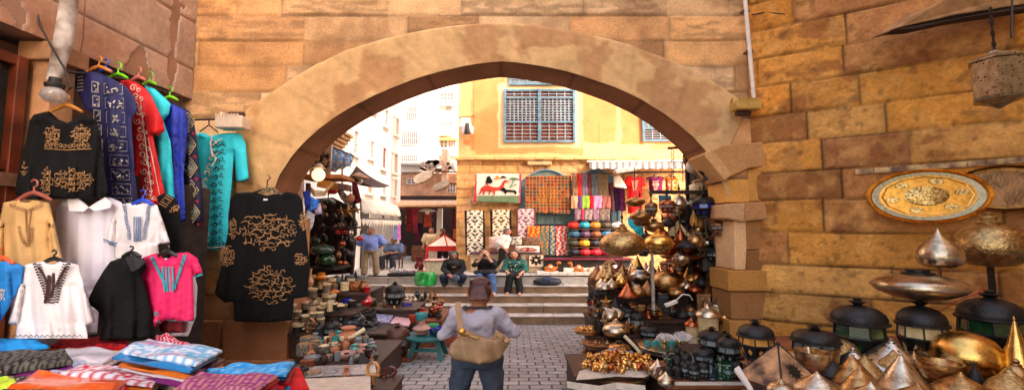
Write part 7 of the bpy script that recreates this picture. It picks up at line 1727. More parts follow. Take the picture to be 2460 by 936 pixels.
for i, (px, py) in enumerate([(918, 764), (942, 772), (965, 772)]):
 o = MB().box(P(px, py, 9.7), (.4, .34, .05), Matrix.Rotation(.12, 3, 'Y') @ Matrix.Rotation(R(14), 3, 'X')).build('jewel_tray', mat('jewel_%d' % i, srgb([(60, 60, 120), (190, 150, 190), (206, 120, 120)][i]), .4, scale=30, col2=srgb([(190, 190, 210), (70, 60, 110), (226, 206, 206)][i])), bevel=.01); tag(o, ('blue edged tray of small jewellery below the red vase', 'lilac tray of small jewellery in plastic', 'pinkish tray of small jewellery near the speckled pot')[i], 'tray')
# teal table
Yt_ = 8.9; q = P(1028, 803, Yt_); o = thing('teal_stool', 'round teal painted wooden stool table', 'table', (q.x, Yt_, gz(Yt_)))
MB().lathe([(.43, -.04), (.46, -.03), (.46, 0), (.44, .012)], 32, q).build('top', tealp, o, smooth=True)
zt = q.z
for sx in (-1, 1):
 for sy in (-1, 1): MB().poly([(q.x+sx*.20-.05, Yt_+sy*.2, zt-.04), (q.x+sx*.20+.05, Yt_+sy*.2, zt-.04), (q.x+sx*.33+.05, Yt_+sy*.27, gz(Yt_)), (q.x+sx*.33-.05, Yt_+sy*.27, gz(Yt_))], (0, .05, 0)).build('leg', tealp, o)
MB().box((q.x, Yt_-.22, (zt+gz(Yt_))/2-.02), (.56, .05, .05)).build('stretcher', tealp, o); MB().box((q.x, Yt_-.2, zt-.07), (.5, .04, .07)).build('apron', tealp, o)
W_('vase', 1013, 800, 44, 36, 8.8, 'pink speckled stone pot with waisted shape on the teal stool', pinkst)
W_('bowl', 1012, 770, 30, 18, 8.8, 'turquoise and black beaded cup standing in the pink pot', mat('turq_bead', srgb((70, 180, 184)), .5, scale=40, col2=(.02, .05, .06))); W_('bowl', 992, 772, 20, 16, 8.9, 'orange red beaded cup next to the turquoise cup', mat('red_bead', srgb((206, 60, 30)), .5, scale=40, col2=srgb((90, 20, 16)))); W_('bowl', 1046, 800, 34, 14, 8.9, 'blue glass bowl on the teal stool', gblue); W_('bowl', 1040, 790, 28, 12, 9.1, 'green beaded bowl behind the blue glass bowl', mat('green_bead', srgb((50, 150, 90)), .5, scale=40)); W_('bowl', 1056, 804, 36, 12, 8.75, 'green plate at the edge of the teal stool', ggreen)
o = MB().box((P(1068, 822, 10).x, 10.2, gz(10)+.2), (.5, .4, .45)).build('clay_planter', mat('terracotta', srgb((150, 70, 44)), .8), bevel=.02); tag(o, 'terracotta block standing behind the teal stool', 'planter')
MBp = MB().box((P(955, 858, 8.8).x, 8.85, gz(8.8)+.03), (.66, .6, .07)).build('lantern_plinth', woodm, bevel=.01); tag(MBp, 'flat wooden plinth under the brown lantern', 'plinth')
MBp = MB().box((P(885, 836, 9.05).x, 9.15, (P(885, 836, 9.05).z+gz(9))/2), (.9, .6, P(885, 836, 9.05).z-gz(9))).build('lantern_plinth', wood, bevel=.01); tag(MBp, 'dark crate under the wide white paned lantern', 'plinth')
# front platform wares
zpf = P(800, 884, 6.6).z
def onz(kind, px, Y, wpx, hpx, lab, m=None, z=zpf, **k):
 q = P(px, 700, Y); kk = Y/F; wpx /= math.sqrt(1+((px-1230)/F)**2); return put(kind, Vector((q.x, Y, z)), (wpx*kk, wpx*kk, hpx*kk), lab, m, rot=(0, 0, rnd.uniform(0, 6)), **k)
for a in [('pot', 840, 7.9, 54, 46, 'stout peach clay pot with twin handles', clay), ('pot', 862, 7.95, 28, 30, 'smaller peach clay jug touching the stout pot', clay), ('pot', 855, 7.35, 26, 24, 'turquoise glazed jar with pale lid', turqc), ('bowl', 885, 7.6, 36, 12, 'wide turquoise dish behind the pale jars', turqc), ('pot', 876, 7.3, 32, 26, 'cream and pink stone jar in the middle of the platform', pinkst), ('pot', 898, 7.4, 20, 20, 'small turquoise jar with pink top', turqc), ('pot', 835, 7.5, 18, 34, 'peach narrow jar beside the turquoise jar', clay), ('bowl', 836, 7.1, 46, 14, 'pink dish holding small stones', pinkst), ('pyr', 872, 7.0, 34, 18, 'small dark grey pyramid on the plastic sheet', iron), ('bowl', 785, 7.35, 36, 20, 'grey rimmed inlaid bowl on the platform', mat('grey_inlay', srgb((130, 124, 116)), .5, scale=20, col2=srgb((60, 50, 44)))), ('bowl', 808, 7.45, 20, 24, 'teal glass cup by the grey rimmed bowl', turqc), ('hex', 744, 7.9, 44, 20, 'hexagonal mosaic box standing on the dark end of the platform', None), ('hex', 735, 7.3, 36, 26, 'smaller hexagonal mosaic box nearer the red cloth', None), ('vase', 752, 7.1, 22, 34, 'orange bottle in front of the mosaic boxes', clay), ('bowl', 756, 6.8, 40, 18, 'grey glass bowl next to the scarlet cloth', frost), ('box', 748, 6.7, 34, 16, 'little wooden inlay box at the left edge of the platform', woodm), ('hex', 790, 6.95, 30, 14, 'round mosaic box on the plastic sheet', None), ('onion', 900, 7.1, 26, 22, 'dark red wooden gourd at the platform corner', mat('dark_red_wood', srgb((70, 26, 22)), .4, coat=.4)), ('lantern', 770, 8.2, 34, 44, 'black lantern standing at the back of the platform', iron), ('lantern', 800, 8.2, 44, 52, 'larger black lantern at the back of the platform', iron)]:
 onz(*a[:6], **({'m': a[6]} if a[6] is not None else {}))
rs = random.Random(77)
for i in range(16): onz(rs.choice(['pot', 'trinket', 'bowl']), rs.uniform(760, 905), rs.uniform(6.8, 8.0), rs.uniform(9, 16), rs.uniform(8, 16), 'tiny stone or glass jar scattered on the platform', rs.choice([turqc, clay, frost, iron, bronze, ivory]), group='tiny jars scattered on the platform')
for i, (pl, lab) in enumerate([([(742, 880), (900, 874), (905, 896), (735, 905)], 'clear plastic sheet across the front of the platform'), ([(730, 910), (890, 903), (890, 940), (720, 945)], 'pale paper sheet in front of the plastic sheet')]):
 o = MB().poly([T(x, y, zpf+.01+.012*i) for x, y in pl], (0, 0, .008)).build('plastic_sheet', plast if i == 0 else paper); tag(o, lab, 'sheet')
tier('low_table', 'low white covered table at the bottom of the left stall', 715, 870, 920, 6.15, 6.58, cat='table', m=mat('white_cover', srgb((170, 160, 152)), .7, bump=.4))
def ankh(px, py, Y, s, m, lab, rz=0.0):
 q = P(px, py, Y); o = thing('wooden_ankh', lab, 'ornament', q); b = MB(); Mr = Matrix.Rotation(rz, 3, 'Y')
 pts = [q+Mr @ Vector((s*.22*math.sin(t), 0, s*(.72+.26*math.cos(t)))) for t in [math.pi+.5+k*(2*math.pi-1)/10 for k in range(11)]]
 b.tube(pts, s*.07, 8); b.tube([q, q+Mr @ Vector((0, 0, s*.5))], s*.08, 8); b.tube([q+Mr @ Vector((-s*.25, 0, s*.5)), q+Mr @ Vector((s*.25, 0, s*.5))], s*.075, 8); b.build('body', m, o, smooth=True)
drw = mat('polished_red_wood', srgb((90, 34, 22)), .35, var=.3, coat=.5); lw_ = mat('polished_tan_wood', srgb((186, 130, 66)), .35, var=.3, coat=.5)
ankh(895, 932, 6.2, .36, lw_, 'tan wooden ankh lying at the front corner of the left stall'); ankh(912, 915, 6.3, .34, drw, 'dark red wooden ankh beside the tan one', 2.4); ankh(930, 935, 6.2, .34, drw, 'dark red wooden ankh sticking out over the paving', -2.2); ankh(905, 905, 6.5, .3, drw, 'short dark red wooden ankh at the back of the bunch', 1.2); ankh(744, 812, 8.1, .36, bronze, 'bronze ankh standing in front of the inlaid drums')
b = MB(); b.tube([P(808, 832, 7.6), P(876, 790, 7.9)], [.02, .045], 8); tag(b.build('tapered_stick', ivory, smooth=True), 'pale tapered stick pointing up from the clay pots', 'stick')
b = MB(); b.tube([P(816, 924, 6.1), P(868, 924, 6.1)], .035, 8); tag(b.build('wooden_flute', lw_, smooth=True), 'orange wooden flute lying at the front of the left stall', 'flute')
tier('ankh_table', 'narrow wooden ledge carrying the wooden ankhs', 862, 945, 934, 6.0, 6.6, cat='ledge')
filler(30, 690, 880, lambda p, r: r.uniform(690, 712), lambda p, r: r.uniform(9.9, 11.1), ['drum', 'drum', 'box', 'pot', 'figure', 'hex'], [inlay, inlay, iron, bronze, ivory], (14, 28), (16, 34), 'inlaid box or jar on the top tier of the left stall', 'inlaid boxes on the top tier of the left stall', 41)
filler(34, 692, 850, lambda p, r: r.uniform(742, 760), lambda p, r: r.uniform(8.95, 9.75), ['drum', 'drum', 'hex', 'bowl'], [inlay, inlay, iron, ivory], (14, 26), (12, 24), 'inlaid drum or box on the second tier', 'inlaid drums on the second tier', 42)
filler(22, 692, 790, lambda p, r: r.uniform(798, 812), lambda p, r: r.uniform(8.35, 8.8), ['drum', 'lantern', 'hex', 'figure'], [inlay, iron, iron], (16, 28), (14, 30), 'dark or inlaid box on the lowest left tier', 'dark boxes on the lowest left tier', 43)
filler(30, 820, 1000, lambda p, r: r.uniform(738, 750), lambda p, r: r.uniform(9.9, 10.9), ['trinket', 'pot', 'bowl', 'figure', 'box'], [iron, silver, bronze, gdark, frost, gblue], (12, 24), (12, 26), 'small metal or glass ware beside the red vase', 'small wares beside the red vase', 44)
filler(26, 905, 1060, lambda p, r: r.uniform(762, 778), lambda p, r: r.uniform(9.95, 10.8), ['trinket', 'vase', 'bowl', 'pot'], [copper, bronze, silver, gred, pinkst, iron], (10, 20), (10, 20), 'tiny copper ware at the front of the wooden tier', 'tiny copper wares at the front of the wooden tier', 45)
filler(20, 770, 900, lambda p, r: r.uniform(792, 806), lambda p, r: r.uniform(8.75, 9.7), ['lantern', 'figure', 'lantern', 'pot'], [iron, iron, gdark], (24, 40), (26, 46), 'black lantern or figure crowded on the middle left tier', 'black wares crowded on the middle left tier', 46)
for i, (px, Y, w_, h_, k_, m, lab) in enumerate([(760, 6.35, 44, 16, 'hex', None, 'mosaic box lying on the white covered table'), (800, 6.4, 34, 14, 'bowl', frost, 'shallow grey glass dish on the white covered table'), (838, 6.35, 26, 26, 'vase', clay, 'small orange vase on the white covered table'), (735, 6.45, 30, 26, 'lantern', iron, 'small black lantern on the white covered table')]): onz(k_, px, Y, w_, h_, lab, m, z=P(800, 920, 6.15).z)
rs = random.Random(99)
for i in range(34): onz(rs.choice(['pot', 'bowl', 'hex', 'drum', 'figure', 'lantern', 'vase']), rs.uniform(740, 905), rs.uniform(6.8, 8.2), rs.uniform(14, 30), rs.uniform(14, 30), 'small dark jar, box or bowl packed on the low platform', rs.choice([iron, bronze, gdark, inlay, clay, turqc, frost, bronze, wood]), group='small dark wares packed on the low platform')
# ================================================================ RIGHT SHOP UNDER THE ARCH
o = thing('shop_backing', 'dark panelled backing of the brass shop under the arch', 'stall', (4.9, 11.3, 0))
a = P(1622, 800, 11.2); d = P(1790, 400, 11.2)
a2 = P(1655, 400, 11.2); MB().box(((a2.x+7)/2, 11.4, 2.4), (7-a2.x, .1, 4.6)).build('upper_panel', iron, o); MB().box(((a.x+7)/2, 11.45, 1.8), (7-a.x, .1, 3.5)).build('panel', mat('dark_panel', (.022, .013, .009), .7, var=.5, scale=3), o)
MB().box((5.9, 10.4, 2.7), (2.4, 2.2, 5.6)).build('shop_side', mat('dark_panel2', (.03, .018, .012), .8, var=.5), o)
b = MB()
for px, Y in ((1648, 9.7),): q = P(px, 360, Y); b.box((q.x, Y, q.z/2), (.06, .06, q.z))
b.build('post', iron, o)
# reed awning scrap behind the arch spring
b = MB(); rs = random.Random(3)
for i in range(60):
 px = 1640+i*1.1; b.tube([P(px, 332+i*.7+rs.uniform(-3, 3), 10.4), P(px+3, 395+rs.uniform(-14, 8), 10.3)], .018, 4)
tag(b.build('reed_awning', mat('dry_reed', srgb((196, 136, 76)), .9, var=.4)), 'ragged dry reed screen behind the right foot of the arch', 'awning')
def bar(px0, py0, px1, py1, Y, r, label, m=iron, name='hanging_bar', cat='bar', sq=False):
 b = MB()
 if sq: a = P(px0, py0, Y); d = P(px1, py1, Y); b.box(((a.x+d.x)/2, Y, (a.z+d.z)/2), (d.x-a.x, .22, r*2))
 else: b.tube([P(px0, py0, Y), P(px1, py1, Y)], r, 8)
 o = b.build(name, m); tag(o, label, cat); return o
bar(1604, 356, 1700, 351, 9.6, .03, 'thin rusty bar at the top of the brass shop', _M['rust']); bar(1562, 462, 1748, 461, 9.6, .035, 'dark brown beam carrying hanging lanterns', wood, sq=True); bar(1606, 567, 1700, 566, 9.8, .045, 'short black shelf above the copper pots', iron, sq=True); bar(1640, 375, 1690, 378, 9.5, .02, 'short bar holding the cream enamel lamp')
tier('shop_counter', 'dark upper counter crowded with brass cones', 1432, 1742, 694, 9.7, 10.9); tier('shop_counter', 'middle dark counter with tilted silver lamps', 1420, 1745, 770, 8.7, 9.7); tier('shop_counter', 'lower dark counter behind the cup tray', 1412, 1750, 806, 8.2, 8.7)
tier('trinket_table', 'small dark chest holding the round cup tray', 1545, 1675, 838, 7.3, 8.0); tier('tray_chest', 'square dark chest under the little brass cups', 1412, 1476, 796, 8.35, 8.9)
H = [('globe', 1496, 615, 112, 78, 7.6, 'huge engraved brass globe lamp, largest of the hanging ones', engr, 30), ('globe', 1583, 602, 76, 52, 7.9, 'bright gold globe lamp standing on the white post', gold, None), ('saucer', 1526, 497, 52, 26, 8.2, 'round flattened pierced bronze lamp in front of the red tunic', brassp, 70), ('onion', 1538, 530, 54, 32, 8.6, 'dark engraved oval lamp below the flattened pierced one', brassp, 40), ('lantern', 1565, 520, 34, 40, 8.9, 'small bronze lantern with crescent pane', bronze, 24), ('lantern', 1603, 512, 44, 36, 9.0, 'copper house shaped lantern under the brown beam', copper, 20), ('globe', 1666, 415, 38, 42, 9.5, 'cream enamel pendant lamp at the top of the brass shop', _M['cream_enamel'], None), ('cyl', 1688, 462, 50, 38, 9.7, 'pleated parchment lampshade under the black star lantern', bronze, None), ('globe', 1640, 500, 56, 30, 9.9, 'ivory egg shaped lamp glowing behind the lanterns', gmilk, 16), ('globe', 1672, 476, 62, 44, 10.2, 'large ivory lamp behind the parchment shade', gmilk, 10), ('lantern', 1694, 524, 64, 60, 9.1, 'black lantern with dark blue panes hanging by the jamb', iron, 14), ('onion', 1606, 545, 34, 26, 9.3, 'black onion lamp with a pointed base', iron, 10), ('pyr', 1630, 566, 64, 40, 9.7, 'tan parchment pyramid shade above the black shelf', parch, None), ('onion', 1668, 545, 22, 44, 9.5, 'amber glass cluster lamp shining in the dark shop', gamber, 10), ('onion', 1680, 548, 20, 36, 9.6, 'second amber glass lamp beside the shining cluster', gamber, 10), ('onion', 1732, 545, 40, 24, 9.4, 'black oval lamp hanging next to the capital', iron, 10), ('globe', 1725, 578, 34, 26, 9.7, 'copper and gold lamp deep by the stone jamb', copper, 10), ('globe', 1754, 606, 34, 32, 9.0, 'tilted silver lamp sticking out behind the plaster jamb', silver, None), ('globe', 1730, 625, 60, 40, 9.4, 'dark green black globe lamp beside the jamb', mat('green_black', (.02, .03, .022), .3, .4), None), ('onion', 1745, 655, 46, 44, 9.2, 'dark bronze onion lamp low beside the jamb', bronze, None), ('box', 1700, 650, 38, 40, 9.6, 'grey tin box lamp behind the bronze onion', mat('grey_tin', srgb((84, 80, 76)), .5, .5), None), ('lantern', 1640, 545, 30, 28, 9.9, 'small white and black lantern above the pyramid shade', iron, 12), ('onion', 1700, 575, 44, 26, 10.0, 'dark metal shade hanging over the copper dishes', iron, 8), ('cyl', 1690, 600, 30, 30, 10.0, 'small dark lamp with parchment shade in the shop corner', bronze, None)]
for k_, px, py, w_, h_, Y, lab, m, hg in H: W_(k_, px, py, w_, h_, Y, lab, m, hang=hg, extra=({'glazing': gblue} if 'blue panes' in lab else None))
W_('star', 1700, 448, 74, 56, 8.9, 'black star shaped lantern with a tan face by the corbel', iron, rot=.4, hang=14)
W_('bowl', 1608, 612, 46, 26, 9.7, 'copper bowl with hammered pattern on the upper shelf', copper); W_('bowl', 1648, 612, 50, 28, 9.7, 'darker copper bowl next to the hammered one', copper); W_('tray', 1640, 620, 110, 6, 9.6, 'wide copper tray under the copper bowls', copper); W_('tray', 1650, 582, 90, 6, 9.9, 'dark copper tray leaning above the copper bowls', copper)
b = MB(); q = P(1570, 745, 7.9); q2 = P(1567, 608, 7.9); b.box((q.x, 7.9, (q.z+q2.z)/2), (.045, .045, q2.z-q.z)); o = b.build('white_post', mat('white_perforated', srgb((160, 150, 138)), .6, var=.4)); tag(o, 'slim white perforated post carrying the gold globe lamp', 'post')
for i in range(14): b = MB();
# chains
for i, (px, y0, y1) in enumerate([(1613, 356, 470), (1618, 360, 430), (1541, 415, 470), (1640, 380, 440), (1592, 520, 600), (1622, 500, 570)]):
 b = MB(); n_ = int((y1-y0)/3.2)
 for k in range(n_): q = P(px+1.2*math.sin(k*1.7), y0+(k+.5)*3.2, 9.0); b.box(q, (.026 if k % 2 else .009, .009 if k % 2 else .026, .024))
 tag(b.build('chain', iron), 'loose iron chain hanging in front of the brass shop', 'chain', 'loose chains in the brass shop')
o, f_ = flat('hanging_cloth', 'turquoise cloth with brown print behind the huge brass globe', 'cloth', [(1508, 522), (1522, 526), (1545, 545), (1548, 570), (1540, 572), (1520, 550), (1510, 540)], 9.4, CL['turq'], None, 5, .04, 2, 4)
o, f_ = flat('hanging_cloth', 'dull blue cloth hanging under the brown beam', 'cloth', [(1582, 468), (1612, 470), (1610, 492), (1584, 490)], 10.3, cm('dull_blue', (70, 130, 150)), None, 5, .04, 2, 4)
# counter wares
Cn = [('cone', 1452, 672, 48, 40, 9.9, 'broad bronze cone lamp at the outer end of the upper counter', brass), ('cone', 1492, 664, 42, 42, 10.2, 'dark red bronze cone lamp on the upper counter', mat('red_bronze', srgb((96, 36, 30)), .3, .8)), ('cone', 1532, 660, 42, 48, 10.2, 'tall bright gold cone lamp on the upper counter', gold), ('dome', 1458, 668, 32, 20, 9.6, 'small shiny brass dome in front of the broad cone', brass), ('dome', 1487, 668, 28, 20, 9.6, 'small brass dome in front of the dark red cone', brass), ('saucer', 1538, 684, 56, 44, 9.5, 'pierced silver and bronze disc lamp beside the white post', silverp), ('globe', 1600, 700, 70, 62, 9.2, 'smooth round gold globe right of the white post', brass), ('cone', 1658, 672, 46, 42, 9.8, 'fluted gold cone lamp behind the smooth gold globe', gold), ('dome', 1452, 695, 38, 24, 9.3, 'double silver onion lamp in the lower row, outer one', silver), ('onion', 1470, 696, 30, 30, 9.2, 'double silver onion lamp in the lower row, inner one', silver), ('onion', 1494, 686, 30, 32, 9.2, 'gold onion lamp between silver and pierced lamps', gold), ('cone', 1508, 712, 48, 34, 8.9, 'wide copper pyramid cone in the lower row', copper), ('onion', 1535, 712, 34, 30, 9.0, 'pale brass cup lamp under the pierced disc', brass), ('onion', 1556, 712, 36, 40, 9.1, 'brown glazed onion lamp next to the white post', bronze), ('onion', 1624, 712, 44, 30, 9.0, 'brass onion lamp under the smooth gold globe', brass), ('pyr', 1704, 704, 42, 56, 9.4, 'pierced brass triangle lamp near the jamb', brassp), ('onion', 1668, 704, 38, 26, 9.1, 'copper tinted silver onion lying by the triangle lamp', copper), ('onion', 1685, 690, 36, 34, 9.5, 'black pot lamp behind the copper tinted onion', iron), ('dome', 1650, 694, 34, 26, 9.3, 'silver cap lamp tilted between two onions', silver), ('lantern', 1628, 662, 30, 36, 10.0, 'pierced bronze lantern between globe and fluted cone', bronze), ('dome', 1466, 635, 30, 16, 10.4, 'low grey dome lamp at the back of the upper counter', bronze)]
for a in Cn: W_(*a[:6], a[6], a[7])
W_('onion', 1470, 768, 42, 36, 8.5, 'tilted silver onion lamp above the big silver globe', silver, tilt=-.5); W_('onion', 1490, 765, 38, 34, 8.7, 'second tilted silver onion lamp leaning on the first', silver, tilt=-.6)
W_('globe', 1480, 808, 68, 42, 8.0, 'big satin silver globe lamp over the paving edge', silver)
W_('lantern', 1508, 776, 40, 46, 8.9, 'black lantern behind the tilted silver onions', iron); W_('lantern', 1532, 800, 40, 56, 8.6, 'black lantern left of the cup tray', iron); W_('lantern', 1560, 818, 52, 40, 8.1, 'dark domed lantern just behind the cup tray', iron); W_('onion', 1530, 752, 24, 22, 9.3, 'small shining gold onion on the middle counter', gold); W_('pyr', 1582, 755, 16, 20, 8.9, 'tiny gold pyramid lamp beside the white post', gold)
W_('cyl', 1702, 815, 64, 84, 7.9, 'large parchment cylinder lamp with silver dome lid', silver); W_('cyl', 1663, 822, 38, 60, 8.0, 'smaller cylinder lamp with copper lid beside the large one', copper); W_('cyl', 1722, 760, 40, 40, 9.0, 'cylinder lamp with plastic wrapped top by the jamb', silver); W_('globe', 1742, 782, 28, 36, 8.7, 'small gold globe tucked behind the silver domed cylinder', gold)
filler(26, 1585, 1740, lambda p, r: r.uniform(740, 800), lambda p, r: r.uniform(8.9, 9.6), ['lantern', 'onion', 'dome', 'box'], [iron, iron, bronze, gdark], (22, 40), (22, 42), 'dark metal lamp in the shaded middle of the brass shop', 'dark lamps in the shaded middle of the brass shop', 15)
filler(30, 1600, 1750, lambda p, r: r.uniform(585, 690), lambda p, r: r.uniform(10.2, 11.1), ['lantern', 'onion', 'dome', 'cone'], [iron, bronze, iron, copper, gdark], (24, 44), (24, 44), 'dim bronze lamp at the back of the brass shop', 'dim lamps at the back of the brass shop', 16)
filler(14, 1610, 1740, lambda p, r: r.uniform(480, 585), lambda p, r: r.uniform(10.3, 11.1), ['lantern', 'onion', 'globe'], [iron, bronze, copper, gmilk], (24, 44), (24, 40), 'dim lamp hanging at the back of the brass shop', 'dim hanging lamps at the back of the brass shop', 17)
filler(18, 1440, 1600, lambda p, r: r.uniform(672, 700), lambda p, r: r.uniform(9.4, 10.6), ['onion', 'cone', 'dome'], [brass, silver, gold, copper, bronze], (18, 34), (18, 32), 'brass or copper lamp crowding the upper counter', 'brass lamps crowding the upper counter', 18)
filler(34, 1432, 1590, lambda p, r: r.uniform(675, 702), lambda p, r: r.uniform(9.75, 10.7), ['onion', 'cone', 'dome', 'globe'], [brass, silverp, brassp, silver, gold, copper, bronze, bronze], (34, 56), (34, 60), 'brass or copper lamp packed on the upper counter', 'brass lamps packed on the upper counter', 28)
filler(26, 1590, 1735, lambda p, r: r.uniform(675, 702), lambda p, r: r.uniform(9.75, 10.7), ['onion', 'cone', 'dome', 'globe'], [brass, silver, gold, copper, bronze, bronze], (26, 46), (26, 46), 'brass or copper lamp at the inner end of the counter', 'brass lamps at the inner end of the counter', 29)
filler(26, 1425, 1600, lambda p, r: r.uniform(752, 778), lambda p, r: r.uniform(8.75, 9.6), ['onion', 'dome', 'lantern', 'globe', 'trinket'], [brass, silver, iron, copper, bronze, iron], (22, 40), (24, 44), 'mixed dark and brass lamp on the middle counter', 'mixed lamps on the middle counter', 30)
filler(16, 1420, 1530, lambda p, r: r.uniform(795, 810), lambda p, r: r.uniform(8.25, 8.6), ['onion', 'dome', 'trinket', 'bowl'], [brass, silver, iron, copper, bronze], (18, 34), (18, 34), 'small lamp or bowl on the lowest counter step', 'small lamps on the lowest counter step', 31)
rs = random.Random(55)
for i in range(34): W_(rs.choice(['onion', 'globe', 'lantern', 'dome', 'saucer']), rs.uniform(1530, 1735), rs.uniform(485, 640), rs.uniform(30, 54), rs.uniform(26, 46), rs.uniform(8.9, 10.0), 'brass or bronze lamp hanging in the packed brass shop', rs.choice([brass, bronze, copper, silver, iron, bronze]), group='lamps hanging in the packed brass shop', hang=rs.uniform(8, 30))
filler(22, 1590, 1740, lambda p, r: r.uniform(640, 690), lambda p, r: r.uniform(9.8, 10.6), ['onion', 'cone', 'dome', 'globe', 'lantern'], [brass, silver, copper, bronze, iron], (34, 56), (34, 56), 'bronze or copper lamp stacked against the shop side', 'lamps stacked against the shop side', 51)
# stars cluster
rs = random.Random(9)
for i in range(14): W_('star', rs.uniform(1412, 1452), rs.uniform(716, 770), rs.uniform(20, 32), rs.uniform(20, 32), rs.uniform(8.7, 9.3), 'dark metal star in the bunch hanging over the paving edge', iron, group='dark metal stars bunched at the counter edge', rot=rs.uniform(-1, 1))
W_('star', 1456, 738, 36, 26, 8.6, 'single golden star among the dark stars', gold, rot=.1)
o = MB().box(P(1505, 738, 9.0), (.75, .1, .12)).build('engraved_strip', engr, bevel=.01); tag(o, 'engraved gold strip along the middle counter edge', 'trim')
b = MB(); b.box(P(1612, 728, 8.4), (.24, .1, .06), Matrix.Rotation(-.35, 3, 'Y')); o = b.build('power_strip', _M['white_card'], bevel=.01); tag(o, 'white power strip lying among the black lamps', 'power strip')
b = MB(); b.tube([P(1625, 720, 8.3), P(1640, 706, 8.3), P(1656, 708, 8.3), P(1664, 720, 8.4)], .012, 6); tag(b.build('white_cable', _M['white_card'], smooth=True), 'white cable curling up from the power strip', 'cable')
b = MB(); b.tube([P(1500, 806, 7.6), P(1520, 826, 7.5), P(1540, 848, 7.3)], .03, 6); tag(b.build('pale_stick', ivory, smooth=True), 'pale bent stick leaning on the cup tray chest', 'stick')
# trays
W_('tray', 1414, 798, 70, 8, 8.4, 'round brass tray with tiny gold cups at the paving edge', brass)
for i in range(14): a = i*2.4; W_('trinket', 1414+26*math.cos(a)*(.4+.6*(i % 3)/2), 793+2*math.sin(a), 9, 12, 8.4-.2*math.sin(a), 'tiny gold cup on the round brass tray', gold, group='tiny gold cups on the round brass tray')
W_('tray', 1440, 832, 80, 10, 7.9, 'dark tray of mixed trinkets below the brass cup tray', bronze); W_('tray', 1428, 852, 60, 6, 7.9, 'orange copper plate low at the paving edge', copper)
tier('tray_chest', 'dark chest under the tray of mixed trinkets', 1418, 1500, 838, 7.7, 8.3)
for i in range(10): W_('trinket', 1412+i*6, 828+rs.uniform(-4, 3), 11, 11, 7.9+rs.uniform(-.1, .2), 'small dark trinket on the dark mixed tray', rs.choice([bronze, silver, gdark, clay]), group='small trinkets on the dark mixed tray')
W_('saucer', 1488, 850, 58, 30, 7.5, 'low pierced bronze bowl lamp beside the pale stick', brassp); W_('ball', 1508, 865, 36, 28, 7.4, 'grey glass ball under the pierced bowl lamp', frost)
W_('tray', 1602, 842, 136, 12, 7.3, 'large round silver tray of blue rimmed glasses', silver)
for i in range(26): a = i*2.399; r_ = math.sqrt(i/26)*52; W_('bowl', 1602+r_*math.cos(a), 832+0*r_, 13, 13, 7.3+r_*math.sin(a)*.0068, 'small gold footed glass with turquoise rim', turqc if i % 3 else gold, group='blue rimmed glasses on the silver tray')
for i, (px, py, w_, h_) in enumerate([(1600, 815, 46, 22), (1640, 812, 44, 26)]):
 b = MB(); q = P(px, py, 7.5); b.ell(q, (w_*.0037, .2, h_*.0037), 14, 10); b.v = [(v[0]+.03*math.sin(v[2]*60+v[0]*31), v[1]+.03*math.sin(v[0]*47), v[2]+.03*math.sin(v[0]*53+v[1]*29)) for v in b.v]; tag(b.build('plastic_wrap', plast), ('crumpled plastic wrapped glasses on the silver tray, left bundle', 'crumpled plastic wrapped glasses on the silver tray, right bundle')[i], 'plastic')
# gold trinket tray in front
tier('trinket_table', 'low table with paper under the golden trinkets', 1380, 1560, 902, 6.1, 7.2)
o, = [MB().poly([T(x, y, P(1470, 902, 6.1).z+.008) for x, y in [(1384, 912), (1392, 892), (1420, 882), (1550, 884), (1572, 898), (1545, 906), (1480, 903), (1440, 908)]], (0, 0, .01)).build('paper_sheet', paper)]; tag(o, 'crumpled white paper under the golden trinkets', 'paper')
b = MB(); zz = P(1470, 902, 6.1).z; pa = [T(1362, 915, zz), T(1440, 926, zz), T(1480, 918, zz), T(1550, 925, zz)]
for p, q in zip(pa[:-1], pa[1:]): b.poly([p, q, q+Vector((0, -.03, -.10)), p+Vector((0, -.03, -.07))], (0, .01, 0))
tag(b.build('paper_edge', paper), 'white paper edge folded down over the low table', 'paper')
zt_ = P(1470, 902, 6.1).z
W_('tray', 1478, 896, 176, 8, 6.5, 'wide brass tray under the heap of golden trinkets', brass)
for i in range(120):
 a = rs.uniform(0, 6.28); r_ = math.sqrt(rs.random()); q = P(1478+84*r_*math.cos(a), 700, 6.5+.36*r_*math.sin(a)); s_ = rs.uniform(.06, .12)
 put('trinket', Vector((q.x, 6.5+.36*r_*math.sin(a), zt_+.03+.16*(1-r_)*rs.random())), (s_, s_, s_*rs.uniform(.9, 1.5)), 'tiny golden pot or lamp in the heap on the brass tray', rs.choice([gold, gold, gold, copper, brass]), 'golden trinkets heaped on the brass tray', (rs.uniform(-.7, .7), rs.uniform(-.7, .7), rs.uniform(0, 6)))
b = MB(); q = P(1478, 862, 6.8); b.ell(q, (.26, .2, .13), 16, 12); b.v = [(v[0]+.035*math.sin(v[2]*60+v[0]*31), v[1]+.03*math.sin(v[0]*47), v[2]+.04*math.sin(v[0]*43+v[1]*29)) for v in b.v]; tag(b.build('plastic_wrap', plast), 'crumpled clear plastic on top of the golden trinkets', 'plastic')
